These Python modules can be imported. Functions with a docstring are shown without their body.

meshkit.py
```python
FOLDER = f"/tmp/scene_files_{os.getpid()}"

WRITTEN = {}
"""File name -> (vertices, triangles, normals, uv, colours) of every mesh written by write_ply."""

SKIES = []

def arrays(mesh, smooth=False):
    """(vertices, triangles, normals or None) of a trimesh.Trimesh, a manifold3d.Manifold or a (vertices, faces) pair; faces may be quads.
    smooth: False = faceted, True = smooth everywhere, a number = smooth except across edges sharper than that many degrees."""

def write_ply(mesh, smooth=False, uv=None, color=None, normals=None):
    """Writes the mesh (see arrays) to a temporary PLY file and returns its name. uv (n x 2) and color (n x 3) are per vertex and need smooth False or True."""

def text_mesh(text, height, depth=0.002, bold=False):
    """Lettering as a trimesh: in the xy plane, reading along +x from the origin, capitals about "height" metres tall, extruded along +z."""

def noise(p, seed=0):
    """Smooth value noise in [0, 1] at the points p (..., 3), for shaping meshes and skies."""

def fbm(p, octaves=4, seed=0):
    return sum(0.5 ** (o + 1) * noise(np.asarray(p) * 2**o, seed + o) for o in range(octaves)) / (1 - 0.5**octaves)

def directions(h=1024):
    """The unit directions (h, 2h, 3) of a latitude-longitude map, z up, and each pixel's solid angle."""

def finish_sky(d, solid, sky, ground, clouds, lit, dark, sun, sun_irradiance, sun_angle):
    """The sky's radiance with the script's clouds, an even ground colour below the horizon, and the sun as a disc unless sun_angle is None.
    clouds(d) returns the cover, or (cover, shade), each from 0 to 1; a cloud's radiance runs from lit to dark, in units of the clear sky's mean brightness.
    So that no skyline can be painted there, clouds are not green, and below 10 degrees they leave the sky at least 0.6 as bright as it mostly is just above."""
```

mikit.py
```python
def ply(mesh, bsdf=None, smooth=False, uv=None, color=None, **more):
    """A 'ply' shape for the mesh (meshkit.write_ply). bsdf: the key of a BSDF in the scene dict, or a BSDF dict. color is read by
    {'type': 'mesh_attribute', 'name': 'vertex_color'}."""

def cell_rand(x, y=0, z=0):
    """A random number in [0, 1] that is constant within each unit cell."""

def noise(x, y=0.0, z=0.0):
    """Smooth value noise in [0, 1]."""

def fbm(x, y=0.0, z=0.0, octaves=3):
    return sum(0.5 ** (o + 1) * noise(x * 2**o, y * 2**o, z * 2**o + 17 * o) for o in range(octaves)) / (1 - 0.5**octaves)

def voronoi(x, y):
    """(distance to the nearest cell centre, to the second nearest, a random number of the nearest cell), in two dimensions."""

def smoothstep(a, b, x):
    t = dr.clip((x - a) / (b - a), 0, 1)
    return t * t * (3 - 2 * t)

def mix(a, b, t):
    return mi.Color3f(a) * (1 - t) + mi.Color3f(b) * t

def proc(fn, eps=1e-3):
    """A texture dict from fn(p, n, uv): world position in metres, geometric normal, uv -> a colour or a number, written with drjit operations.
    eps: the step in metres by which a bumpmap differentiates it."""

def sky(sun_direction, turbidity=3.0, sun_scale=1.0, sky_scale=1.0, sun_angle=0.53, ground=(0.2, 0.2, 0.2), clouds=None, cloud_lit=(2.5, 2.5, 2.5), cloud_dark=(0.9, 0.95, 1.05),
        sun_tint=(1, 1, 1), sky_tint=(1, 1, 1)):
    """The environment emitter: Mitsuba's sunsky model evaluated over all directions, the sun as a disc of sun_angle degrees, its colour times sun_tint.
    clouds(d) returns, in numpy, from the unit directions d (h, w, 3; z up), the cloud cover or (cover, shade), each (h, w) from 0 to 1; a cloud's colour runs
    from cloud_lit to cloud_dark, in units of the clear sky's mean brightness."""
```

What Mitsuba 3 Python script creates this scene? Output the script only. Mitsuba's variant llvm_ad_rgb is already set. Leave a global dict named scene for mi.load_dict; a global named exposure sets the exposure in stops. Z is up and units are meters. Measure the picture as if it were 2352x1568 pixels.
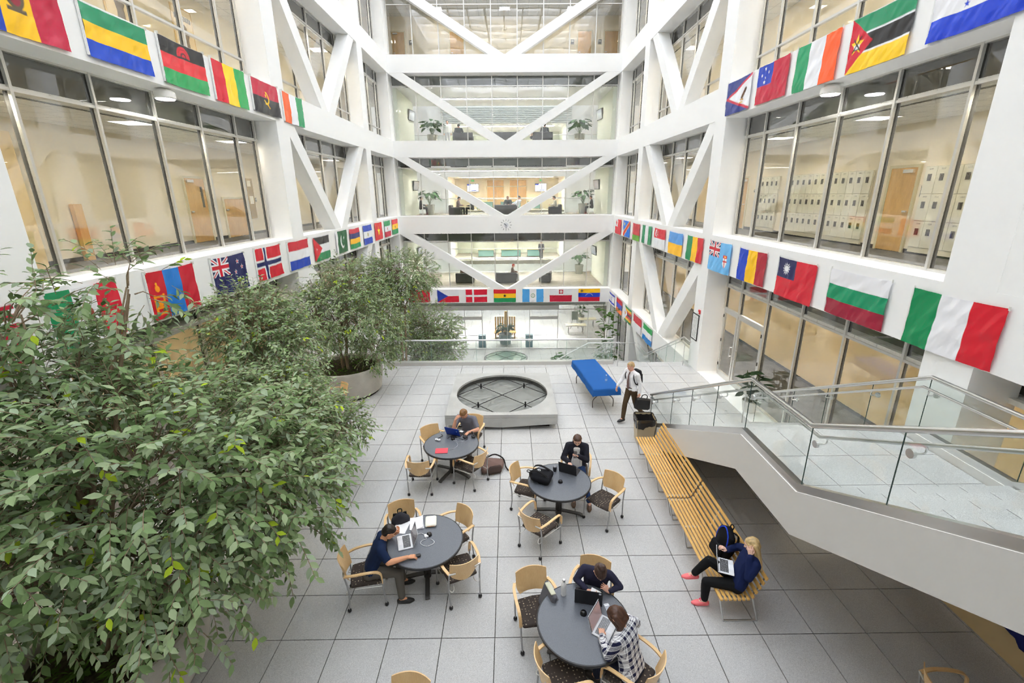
import math, random
import numpy as np, trimesh, manifold3d, shapely
import shapely.geometry as sg
import mitsuba as mi, drjit as dr
import mikit, meshkit

# ------------------------------------------------------------------ camera, sky, exposure
IMG_W, IMG_H = 2352, 1568
FOC, PITCH, YAW, ROLL, EYE = 1055.24, 0.29788, 0.00548, -0.00717, (0.0, 0.0, 6.06)
PCX, PCY = 1178.6, 768.9
exposure = 1.66


def camera_matrix():
    cp, sp, cy, sy = math.cos(PITCH), math.sin(PITCH), math.cos(YAW), math.sin(YAW)
    fwd = np.array([sy * cp, cy * cp, -sp])
    right = np.array([cy, -sy, 0.0])
    up = np.cross(right, fwd)
    r = right * math.cos(ROLL) + up * math.sin(ROLL)
    u = -right * math.sin(ROLL) + up * math.cos(ROLL)
    m = np.eye(4)
    m[:3, 0], m[:3, 1], m[:3, 2], m[:3, 3] = -r, u, fwd, EYE
    return m


scene, labels = {}, {}
TF = mi.ScalarTransform4f
scene['camera'] = {'type': 'perspective', 'fov': math.degrees(2 * math.atan(IMG_W / 2 / FOC)), 'fov_axis': 'x', 'near_clip': 0.05, 'far_clip': 500.0,
                   'principal_point_offset_x': (IMG_W / 2 - PCX) / IMG_W, 'principal_point_offset_y': (IMG_H / 2 - PCY) / IMG_H,
                   'to_world': TF(camera_matrix())}


def clouds(d):
    n = meshkit.fbm(np.asarray(d) * [2.2, 2.2, 4.0] + 5, 4)
    return np.ones(d.shape[:2]), np.clip((n - 0.35) * 1.6, 0, 1) * 0.6


scene['sky'] = mikit.sky((0.25, 0.35, 0.9), turbidity=4.0, sun_scale=0.0, sky_scale=1.0, clouds=clouds, cloud_lit=(8.5, 8.9, 9.6), cloud_dark=(6.0, 6.3, 6.8), ground=(0.3, 0.33, 0.28))
LAMP = 0.74
ORD = ('first', 'second', 'third', 'fourth', 'fifth', 'sixth', 'seventh', 'eighth', 'ninth')
STOREY = {-1: 'lowest', 0: 'ground', 1: 'second', 2: 'third', 3: 'fourth'}
# ------------------------------------------------------------------ helpers


def lin(c):
    """sRGB (0-255 or hex) to linear."""
    if isinstance(c, str):
        c = [int(c[i:i + 2], 16) for i in (0, 2, 4)]
    c = np.asarray(c, float) / 255.0
    return np.where(c < 0.04045, c / 12.92, ((c + 0.055) / 1.055) ** 2.4)


def rgb(c):
    return {'type': 'rgb', 'value': [float(x) for x in np.asarray(c)]}


def princ(base, rough=0.5, metal=0.0, spec=0.5, **kw):
    d = {'type': 'principled', 'base_color': base if isinstance(base, dict) else rgb(base), 'roughness': rough, 'metallic': metal, 'specular': spec}
    d.update(kw)
    return {'type': 'twosided', 'bsdf': d}


def fresh(name):
    if name not in scene and name not in labels:
        return name
    i = 1
    while f'{name}_{i:03d}' in scene or f'{name}_{i:03d}' in labels:
        i += 1
    return f'{name}_{i:03d}'


_count = {}


def numbered(base):
    """base, base_001, base_002 ... fast."""
    n = _count.get(base, 0)
    _count[base] = n + 1
    return base if n == 0 else f'{base}_{n:03d}'


def shape(mesh, mat, smooth=False, col=None):
    """The ply dict of a mesh; smooth may be an angle; col is an sRGB colour for the whole mesh, or linear (n,3)."""
    if hasattr(mesh, 'to_mesh'):
        m = mesh.to_mesh()
        mesh = trimesh.Trimesh(m.vert_properties[:, :3], m.tri_verts, process=False)
    if isinstance(mesh, tuple):
        v, f = np.asarray(mesh[0], float), np.asarray(mesh[1], int)
        if f.shape[1] == 4:
            f = np.vstack([f[:, [0, 1, 2]], f[:, [0, 2, 3]]])
        mesh = trimesh.Trimesh(v, f, process=False)
    color = None
    if mat.startswith('vc_'):
        if col is None:
            col = (128, 128, 128)
        if isinstance(col, np.ndarray) and col.ndim == 2:
            color = col
    if smooth is not True and smooth is not False and color is None:
        mesh = trimesh.graph.smooth_shade(mesh, angle=math.radians(smooth), facet_minarea=None)
        smooth = True
    if mat.startswith('vc_') and color is None:
        color = np.tile(lin(col), (len(mesh.vertices), 1))
    return mikit.ply(mesh, 'm_' + mat, smooth=smooth, color=color)


def put(key, mesh, mat, smooth=False, col=None, to=None):
    d = shape(mesh, mat, smooth, col) if not (isinstance(mesh, dict)) else mesh
    if to is not None:
        d = {**d, 'to_world': TF(np.asarray(to, float))}
    scene[key] = d
    return key


def tag(key, label=None, cat=None, group=None, kind=None):
    e = labels.setdefault(key, {})
    if label: e['label'] = label
    if cat: e['category'] = cat
    if group: e['group'] = group
    if kind: e['kind'] = kind
    return key


def thing(name, label, cat, group=None, kind=None):
    return tag(numbered(name), label, cat, group, kind)


def part(parent, name, mesh, mat='vc_matte', smooth=False, col=None, to=None, label=None, kind=None):
    key = put(numbered(f'{parent}__{name}'), mesh, mat, smooth, col, to)
    if label or kind:
        tag(key, label, None, None, kind)
    return key


def box(x0, x1, y0, y1, z0, z1):
    m = trimesh.creation.box((abs(x1 - x0), abs(y1 - y0), abs(z1 - z0)))
    m.apply_translation(((x0 + x1) / 2, (y0 + y1) / 2, (z0 + z1) / 2))
    return m


def cat(*ms):
    return trimesh.util.concatenate([m for m in ms])


def bbox(sx, sy, sz, r=0.01, at=(0, 0, 0), seg=8):
    """A box with rounded edges, centred at AT."""
    r = min(r, sx / 2.01, sy / 2.01, sz / 2.01)
    s = manifold3d.Manifold.sphere(r, seg)
    pts = [s.translate([a * (sx / 2 - r), b * (sy / 2 - r), c * (sz / 2 - r)]) for a in (-1, 1) for b in (-1, 1) for c in (-1, 1)]
    m = manifold3d.Manifold.batch_hull(pts).translate(list(map(float, at))).to_mesh()
    return trimesh.Trimesh(m.vert_properties[:, :3], m.tri_verts, process=False)


def frames(path):
    p = np.asarray(path, float)
    t = np.gradient(p, axis=0) if len(p) > 2 else np.repeat([p[1] - p[0]], 2, 0)
    if len(p) > 2:
        d = np.diff(p, axis=0); d /= np.linalg.norm(d, axis=1, keepdims=True) + 1e-12
        t = np.vstack([d[:1], d[:-1] + d[1:], d[-1:]])
    t = t / (np.linalg.norm(t, axis=1, keepdims=True) + 1e-12)
    a = np.array([0, 0, 1.0]) if abs(t[0][2]) < 0.9 else np.array([1.0, 0, 0])
    n = np.cross(t[0], a); n /= np.linalg.norm(n)
    N = [n]
    for i in range(1, len(p)):
        n = N[-1] - t[i] * (N[-1] @ t[i]); n /= np.linalg.norm(n) + 1e-12
        N.append(n)
    N = np.array(N)
    return p, t, N, np.cross(t, N)


def tube(path, r, n=8, closed=False):
    p, t, N, B = frames(path)
    r = np.broadcast_to(r, (len(p),))
    ang = np.arange(n) * 2 * np.pi / n
    v = p[:, None] + r[:, None, None] * (np.cos(ang)[None, :, None] * N[:, None] + np.sin(ang)[None, :, None] * B[:, None])
    f = []
    m = len(p)
    for i in range(m - 1):
        for j in range(n):
            k = (j + 1) % n
            f += [[i * n + j, i * n + k, (i + 1) * n + k], [i * n + j, (i + 1) * n + k, (i + 1) * n + j]]
    v = v.reshape(-1, 3)
    c0, c1 = len(v), len(v) + 1
    v = np.vstack([v, p[0], p[-1]])
    for j in range(n):
        k = (j + 1) % n
        f += [[c0, k, j], [c1, (m - 1) * n + j, (m - 1) * n + k]]
    return trimesh.Trimesh(v, f, process=False)


def band(path, w, h, side):
    """A rectangular section w (along SIDE) by h swept on PATH."""
    p, t, _, _ = frames(path)
    s = np.asarray(side, float) if np.ndim(side) == 2 else np.tile(np.asarray(side, float), (len(p), 1))
    s = s - t * np.sum(s * t, 1, keepdims=True); s /= np.linalg.norm(s, axis=1, keepdims=True)
    u = np.cross(t, s)
    v = np.stack([p + a * s * w / 2 + b * u * h / 2 for a, b in ((-1, -1), (1, -1), (1, 1), (-1, 1))], 1).reshape(-1, 3)
    f, m = [], len(p)
    for i in range(m - 1):
        for j in range(4):
            k = (j + 1) % 4
            f += [[i * 4 + j, i * 4 + k, (i + 1) * 4 + k], [i * 4 + j, (i + 1) * 4 + k, (i + 1) * 4 + j]]
    f += [[0, 2, 1], [0, 3, 2], [(m - 1) * 4, (m - 1) * 4 + 1, (m - 1) * 4 + 2], [(m - 1) * 4, (m - 1) * 4 + 2, (m - 1) * 4 + 3]]
    return trimesh.Trimesh(v, f, process=False)


def lathe(prof, n=32):
    m = trimesh.creation.revolve(np.asarray(prof, float), sections=n)
    return m


def bez(pts, n=12):
    """Catmull-Rom through the points."""
    p = np.asarray(pts, float)
    q = np.vstack([2 * p[0] - p[1], p, 2 * p[-1] - p[-2]])
    out = []
    for i in range(len(p) - 1):
        a, b, c, d = q[i], q[i + 1], q[i + 2], q[i + 3]
        for k in range(n):
            t = k / n
            out.append(0.5 * ((2 * b) + (c - a) * t + (2 * a - 5 * b + 4 * c - d) * t * t + (3 * b - a - 3 * c + d) * t ** 3))
    out.append(p[-1])
    return np.array(out)


def prism(poly, axis, a, b):
    """Extrudes a 2-d polygon along an axis from a to b; poly coordinates are the other two axes in order."""
    m = trimesh.creation.extrude_polygon(sg.Polygon(poly), b - a, engine='earcut')
    v = np.array(m.vertices)
    w = np.empty_like(v)
    if axis == 'x': w[:, 1], w[:, 2], w[:, 0] = v[:, 0], v[:, 1], v[:, 2] + a
    elif axis == 'y': w[:, 0], w[:, 2], w[:, 1] = v[:, 0], v[:, 1], v[:, 2] + a
    else: w[:, 0], w[:, 1], w[:, 2] = v[:, 0], v[:, 1], v[:, 2] + a
    m = trimesh.Trimesh(w, m.faces, process=False)
    m.fix_normals()
    return m


def place(x=0, y=0, z=0, deg=0, s=1.0, tilt=0, tiltx=0):
    c, sn = math.cos(math.radians(deg)), math.sin(math.radians(deg))
    m = np.array([[c, -sn, 0, x], [sn, c, 0, y], [0, 0, 1, z], [0, 0, 0, 1.0]])
    if tilt or tiltx:
        m = m @ trimesh.transformations.rotation_matrix(math.radians(tilt), [0, 1, 0]) @ trimesh.transformations.rotation_matrix(math.radians(tiltx), [1, 0, 0])
    m[:3, :3] *= s
    return m


# ------------------------------------------------------------------ materials


def speckle(p, n, uv):
    s = mikit.noise(p.x * 210, p.y * 210, p.z * 210)
    c = mikit.noise(p.x * 1.3, p.y * 1.3, 1.0)
    return mikit.mix((0.36, 0.358, 0.356), (0.60, 0.598, 0.597), dr.clip(0.85 * s + 0.3 * c - 0.08, 0, 1))


def concrete(p, n, uv):
    c = mikit.fbm(p.x * 4, p.y * 4, p.z * 4, 4)
    s = mikit.noise(p.x * 90, p.y * 90, p.z * 90)
    return mikit.mix((0.36, 0.34, 0.30), (0.52, 0.50, 0.45), dr.clip(c * 0.9 + s * 0.25 - 0.1, 0, 1))


def concrete_pale(p, n, uv):
    c = mikit.fbm(p.x * 3, p.y * 3, p.z * 3, 4)
    s = mikit.noise(p.x * 120, p.y * 120, p.z * 120)
    return mikit.mix((0.34, 0.34, 0.33), (0.50, 0.50, 0.485), dr.clip(c * 1.0 + s * 0.25 - 0.15, 0, 1))


def wood(lo, hi, f=9.0):
    def fn(p, n, uv):
        g = mikit.fbm(p.x * f, p.y * f, p.z * f * 0.25, 3)
        k = mikit.noise(p.x * f * 9, p.y * f * 9, p.z * f * 1.2)
        return mikit.mix(lo, hi, dr.clip(g * 0.8 + k * 0.35 - 0.1, 0, 1))
    return fn


def bench_grain(p, n, uv):
    g = mikit.noise(p.x * 34, p.y * 3.0, p.z * 34)
    k = mikit.noise(p.x * 120, p.y * 9, p.z * 120)
    return mikit.mix((0.56, 0.30, 0.07), (0.78, 0.48, 0.15), dr.clip(g * 0.75 + k * 0.35, 0, 1))


def carpet(p, n, uv):
    s = mikit.noise(p.x * 90, p.y * 90, p.z * 5)
    c = mikit.noise(p.x * 6, p.y * 6, 3.0)
    return mikit.mix((0.045, 0.043, 0.041), (0.10, 0.097, 0.092), dr.clip(0.7 * s + 0.4 * c, 0, 1))


def carpet_pale(p, n, uv):
    s = mikit.noise(p.x * 70, p.y * 70, p.z * 5)
    c = mikit.noise(p.x * 2, p.y * 5, 3.0)
    return mikit.mix((0.20, 0.18, 0.145), (0.36, 0.33, 0.28), dr.clip(0.6 * s + 0.5 * c, 0, 1))


def dots(p, n, uv):
    """Dark chair fabric with rows of small pale dots, in the seat's own uv (metres)."""
    u, v = uv.x * 22, uv.y * 22
    cx, cy = dr.floor(u), dr.floor(v)
    r = mikit.cell_rand(cx, cy, 1.0)
    dx, dy = u - cx - 0.5 - 0.2 * (r - 0.5), v - cy - 0.5 + 0.25 * (mikit.cell_rand(cx, cy, 2.0) - 0.5)
    on = dr.select((dx * dx + dy * dy < 0.034) & (r > 0.3), 1.0, 0.0)
    return mikit.mix((0.058, 0.047, 0.042), (0.50, 0.42, 0.31), on * (0.12 + 0.88 * mikit.cell_rand(cx, cy, 3.0)))


def granite_top(p, n, uv):
    s = mikit.noise(p.x * 300, p.y * 300, p.z * 3)
    return mikit.mix((0.082, 0.091, 0.110), (0.142, 0.155, 0.180), s)


def ceiling_tile(p, n, uv):
    fx, fy = p.x / 0.61 - dr.floor(p.x / 0.61), p.y / 0.61 - dr.floor(p.y / 0.61)
    line = dr.select((fx < 0.04) | (fy < 0.04), 1.0, 0.0)
    s = mikit.noise(p.x * 80, p.y * 80, 1.0)
    return mikit.mix(mikit.mix((0.66, 0.65, 0.61), (0.76, 0.75, 0.71), s), (0.50, 0.49, 0.46), line)


def soil(p, n, uv):
    return mikit.mix((0.015, 0.012, 0.008), (0.07, 0.055, 0.035), mikit.fbm(p.x * 30, p.y * 30, p.z * 30, 3))


def ripples(p, n, uv):
    return 0.03 * mikit.fbm(p.x * 10 + 0.6 * mikit.noise(p.x * 3, p.y * 3, 1.0), p.y * 10, 2.0, 3)


def bark(p, n, uv):
    return mikit.mix((0.16, 0.11, 0.07), (0.34, 0.26, 0.18), mikit.fbm(p.x * 20, p.y * 20, p.z * 6, 3))


def plaid(p, n, uv):
    """Navy and white plaid of the shirt, on the cloth's own axes (uv in metres)."""
    def stripes(u):
        t = u * 11 - dr.floor(u * 11)
        return dr.select(t < 0.42, 1.0, dr.select((t > 0.62) & (t < 0.68), 0.9, dr.select((t > 0.80) & (t < 0.85), 0.9, 0.0)))
    a, b = stripes(uv.x), stripes(uv.y)
    return mikit.mix((0.80, 0.80, 0.82), (0.018, 0.02, 0.055), dr.clip(0.5 * (a + b) + 0.35 * a * b, 0, 1))


vcol = {'type': 'mesh_attribute', 'name': 'vertex_color'}
MATS = {
    'white_paint': princ((0.86, 0.86, 0.85), 0.55, spec=0.35),
    'cream_wall': princ((0.79, 0.71, 0.56), 0.7, spec=0.2),
    'tan_wall': princ((0.70, 0.54, 0.31), 0.7, spec=0.2),
    'sage_wall': princ((0.74, 0.76, 0.66), 0.6, spec=0.25),
    'ceiling': princ(mikit.proc(ceiling_tile), 0.9, spec=0.1),
    'tile': princ(mikit.proc(speckle), 0.5, spec=0.35),
    'soffit_shade_grey': princ((0.30, 0.29, 0.28), 0.8, spec=0.1),  # colour kept low to deepen the shade under the stair
    'grout': princ((0.09, 0.088, 0.08), 0.9),
    'carpet': princ(mikit.proc(carpet), 0.95, spec=0.1),
    'carpet_pale': princ(mikit.proc(carpet_pale), 0.9, spec=0.1),
    'concrete': princ(mikit.proc(concrete), 0.75, spec=0.25),
    'concrete_pale': princ(mikit.proc(concrete_pale), 0.7, spec=0.25),
    'door_wood': princ(mikit.proc(wood((0.46, 0.26, 0.085), (0.62, 0.39, 0.15))), 0.4),
    'chair_wood': princ(mikit.proc(wood((0.66, 0.42, 0.19), (0.78, 0.55, 0.29), 14)), 0.32, spec=0.5),
    'bench_wood': princ(mikit.proc(bench_grain), 0.35, spec=0.5),
    'seat_fabric': princ(mikit.proc(dots), 0.9, spec=0.15),
    'table_top': princ(mikit.proc(granite_top), 0.32, spec=0.5),
    'plaid': princ(mikit.proc(plaid), 0.9, spec=0.1),
    'soil': princ(mikit.proc(soil), 0.95, spec=0.1),
    'bark': princ(mikit.proc(bark), 0.85, spec=0.2),
    'alu': princ((0.70, 0.69, 0.66), 0.38, 0.75),
    'steel': princ((0.72, 0.72, 0.71), 0.24, 0.95),
    'panel_steel': princ((0.60, 0.585, 0.56), 0.36, 0.55),
    'chair_metal': princ((0.36, 0.36, 0.365), 0.35, 0.4),
    'stringer_paint': princ((0.60, 0.585, 0.56), 0.42, spec=0.5),
    'vc_matte': princ(vcol, 0.85, spec=0.2),
    'vc_satin': princ(vcol, 0.42, spec=0.5),
    'vc_gloss': princ(vcol, 0.16, spec=0.5),
    'leaf': {'type': 'principledthin', 'base_color': vcol, 'roughness': 0.42, 'spec_trans': 0.0, 'diff_trans': 0.35, 'eta': 1.45},
    'glass': {'type': 'thindielectric', 'int_ior': 1.8, 'specular_transmittance': rgb((0.96, 0.98, 0.965))},
    'glass_green': {'type': 'thindielectric', 'int_ior': 1.5, 'specular_transmittance': rgb((0.92, 0.97, 0.945))},
    'water': {'type': 'bumpmap', 'arbitrary': mikit.proc(ripples, 0.004), 'bsdf': {'type': 'roughplastic', 'diffuse_reflectance': rgb((0.19, 0.20, 0.19)), 'alpha': 0.05, 'int_ior': 1.9}, 'scale': 1.0},
}
scene.update({'m_' + k: v for k, v in MATS.items()})
# ------------------------------------------------------------------ the building: levels and planes
XL, XR, YF = -7.0, 6.57, 29.9              # faces of the white frames
GL, GR, GF = -7.65, 7.22, 30.6             # planes of the glass
BL, BR = -10.2, 9.75                       # back walls of the side corridors
FL = {-1: -4.5, 0: 0.0, 1: 4.6, 2: 9.12, 3: 13.7}
BEAM = {0: (-0.87, 0.05), 1: (3.66, 4.74), 2: (8.21, 9.15), 3: (12.79, 13.73), 4: (17.3, 18.3)}
ROOF = 18.3
Y0 = -2.7
PLAT = 16.12                               # edge of the main platform


def structure(name, label, cat='structure'):
    return tag(name, label, cat, None, 'structure')


# -- main floor of square pavers
structure('floor', 'speckled light grey paver floor of the atrium platform', 'floor')
put('floor', cat(box(GL, GR, Y0, PLAT, -0.5, -0.012)), 'grout')
TX, TY, TS = -4.074, 5.011, 0.762
tile_shape = shape(box(0.0065, TS - 0.0065, 0.0065, TS - 0.0065, -0.03, 0.0), 'tile')
cells = []
for i in range(-5, 16):
    for j in range(-10, 16):
        x, y = TX + i * TS, TY + j * TS
        if x + TS <= GL + 0.02 or x >= GR - 0.02 or y + TS <= Y0 or y >= PLAT: continue
        whole = x >= GL and x + TS <= GR + 0.3 and y + TS <= PLAT + 0.02
        ang = math.hypot(x + .4, y + .4)
        seen = y > 3.3 and x > -6.2 and whole and x + TS < GR + .3
        cells.append((0 if seen else 1, ang, x, y, whole))
cells.sort()
rest, n = [], 0
for seen, a, x, y, whole in cells:
    if whole and seen == 0 and n < 300:
        part('floor', 'paver', tile_shape, to=place(x, y, 0)); n += 1
    else:
        rest.append(box(max(x + .005, GL), min(x + TS - .005, GR), max(y + .005, Y0), min(y + TS - .005, PLAT), -0.03, 0.0))
part('floor', 'paving', cat(*rest), 'tile', kind='stuff')

# -- lower floor beyond the platform
structure('floor_001', 'lower atrium floor of pale pavers in front of the lobby glass', 'floor')
put('floor_001', box(-10.4, 9.9, 12.0, 44.0, -4.9, -4.512), 'grout')
rest = []
lt = shape(box(0.006, TS - 0.006, 0.006, TS - 0.006, -0.03, 0.0), 'tile')
for i in range(-5, 16):
    for j in range(0, 37):
        x, y = TX + i * TS, 16.12 + j * TS
        if x < -10.3 or x + TS > 9.8: continue
        if 26.0 < y < 34.5 and -5.5 < x < 7: part('floor_001', 'paver', lt, to=place(x, y, -4.5))
        else: rest.append(box(x + .006, x + TS - .006, y + .006, y + TS - .006, -4.53, -4.5))
part('floor_001', 'paving', cat(*rest), 'tile', kind='stuff')
structure('wall_platform', 'white face of the platform edge above the lower floor', 'wall')
put('wall_platform', cat(box(GL, 3.78, PLAT - 0.02, PLAT + 0.14, -4.5, -0.02), box(3.78, GR, PLAT - .02, PLAT + .01, -4.5, -.02)), 'white_paint')
structure('trim_1', 'low steel clad curb along the platform edge under the glass balustrade', 'curb')
put('trim_1', box(-4.62, 3.78, 15.93, 16.13, -0.01, 0.13), 'panel_steel')

# -- side walls: beams, columns and V braces
YB0, YB1 = Y0, YF + 0.72
for side, xf, dx, nm in (('left', XL, -1, 'wall_left'), ('right', XR, 1, 'wall_right')):
    structure(nm, f'white steel frame of the {side} atrium side with beams, columns and V braces', 'wall')
    a, b = sorted((xf, xf + dx * 0.78))
    first = True
    for k, (z0, z1) in BEAM.items():
        y0 = PLAT + 0.05 if k == 0 else YB0
        part(nm, 'beam', box(a, b, y0, YB1, z0, z1), 'white_paint')
    for (c0, c1) in ((-3.1, -2.3), (6.05, 6.85), (15.15, 15.95), (24.2, 25.0), (29.72, 30.65)):
        zb = -4.5 if c0 > 15.9 else (0.0 if c0 < 15 else -4.5)
        if c0 == 29.72: a2, b2 = sorted((xf + dx * 0.02, xf + dx * 0.78))
        else: a2, b2 = a, b
        part(nm, 'column', box(a2, b2, c0, c1, zb, ROOF), 'white_paint')
    a3, b3 = sorted((xf + dx * 0.015, xf + dx * 0.50))
    zz = [(0, 1), (1, 2), (2, 3), (3, 4)]
    for (k, k1) in zz:
        zb, zt = BEAM[k][1] - 0.02, BEAM[k1][0] + 0.02
        part(nm, 'brace', prism([(19.70, zb), (20.38, zb), (23.90, zt), (23.15, zt)], 'x', a3, b3), 'white_paint')
        part(nm, 'brace', prism([(19.02, zb), (19.70, zb), (16.38, zt), (15.62, zt)], 'x', a3, b3), 'white_paint')
    # brace legs below the platform level
    part(nm, 'brace', prism([(19.70, -4.5), (20.38, -4.5), (23.90, -0.85), (23.15, -0.85)], 'x', a3, b3), 'white_paint')
    part(nm, 'brace', prism([(19.02, -4.5), (19.70, -4.5), (16.38, -0.85), (15.62, -0.85)], 'x', a3, b3), 'white_paint')
# solid white panel beside the near column, one storey up
for nm, xf, dx in (('wall_left', XL, -1), ('wall_right', XR, 1)):
    a, b = sorted((xf + dx * .004, xf + dx * 0.4))
    part(nm, 'panel', box(a, b, 0.5, 6.1, 3.7, ROOF), 'white_paint')

# wall under the stair, below the landing level
structure('wall_under_stair', 'plain wall under the stair in the dark at the right', 'wall')
put('wall_under_stair', cat(box(6.63, 6.75, Y0, 6.05, 0.0, 2.25), box(6.63, 6.75, Y0, 3.2, 2.25, 4.0)), 'tan_wall')
structure('floor_gallery', 'gallery floor behind the viewer at the head of the stair', 'floor')
put('floor_gallery', box(XL, XR, Y0 - .6, -.3, 4.1, 4.6), 'white_paint')
structure('wall_near_block', 'unseen wall added behind the viewer to block light on the ground storey', 'wall')
put('wall_near_block', box(3.6, 6.63, -1.2, -1.0, 0.0, 4.6), 'cream_wall')  # added out of view to keep stray light from under the stair

# -- far wall
structure('wall_far', 'white steel frame of the far atrium side with beams and V braces', 'wall')
for k, (z0, z1) in BEAM.items():
    part('wall_far', 'beam', box(XL, XR, YF, YF + 0.72, z0, z1), 'white_paint')
XC = -0.22
for k in range(4):
    zb, zt = BEAM[k][1] - 0.02, BEAM[k + 1][0] + 0.02
    for s in (1, -1):
        p = [(XC, zb), (XC + s * 0.92, zb), (XC + s * 6.79, zt - .02), (XC + s * 5.95, zt)]
        part('wall_far', 'brace', prism(p if s > 0 else p[::-1], 'y', YF + .012, YF + 0.45), 'white_paint')
# -- near wall behind the camera
structure('wall_near', 'white steel frame of the near atrium side', 'wall')
for k, (z0, z1) in BEAM.items():
    if k: part('wall_near', 'beam', box(XL, XR, Y0 - 0.6, Y0, z0, z1), 'white_paint')

# -- roof and skylight
structure('ceiling', 'white atrium roof around the skylight with its steel lattice', 'roof')
put('ceiling', cat(box(BL - .4, XL, Y0 - .6, 51, ROOF, ROOF + .25), box(XR, BR + .4, Y0 - .6, 51, ROOF, ROOF + .25), box(XL, XR, YF, 36.8, ROOF, ROOF + .25), box(XL, XR, 44, 51, ROOF, ROOF + .25)), 'white_paint')
bars = [box(x - .05, x + .05, Y0, YF, ROOF + .35, ROOF + .65) for x in np.arange(XL + 1.3, XR, 1.357)]
bars += [box(XL, XR, y - .05, y + .05, ROOF + .35, ROOF + .65) for y in np.arange(Y0 + 1.63, YF, 1.63)]
bars += [box(XL, XR, y - .15, y + .15, ROOF - .1, ROOF + .35) for y in (6.45, 15.55, 24.6)]
for b in bars: part('ceiling', 'skylight_bar', b, 'white_paint')

# ------------------------------------------------------------------ glazing


def pane_mesh(axis, g, a0, a1, z0, z1, seed):
    """One sheet of glass, slightly wavy as the real panes are."""
    nu, nz = 7, 8
    A, Z = np.meshgrid(np.linspace(a0, a1, nu), np.linspace(z0, z1, nz), indexing='ij')
    w = 0.006 * (meshkit.noise(np.stack([A * 1.1 + seed * 3.7, Z * 0.7, np.full_like(A, seed)], -1)) - 0.5)
    P = np.stack([np.full_like(A, g) + w, A, Z] if axis == 'x' else [A, np.full_like(A, g) + w, Z], -1).reshape(-1, 3)
    i, j = np.meshgrid(np.arange(nu - 1), np.arange(nz - 1), indexing='ij')
    q = np.stack([i * nz + j, (i + 1) * nz + j, (i + 1) * nz + j + 1, i * nz + j + 1], -1).reshape(-1, 4)
    return (P, q)


_pane = [0]


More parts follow.
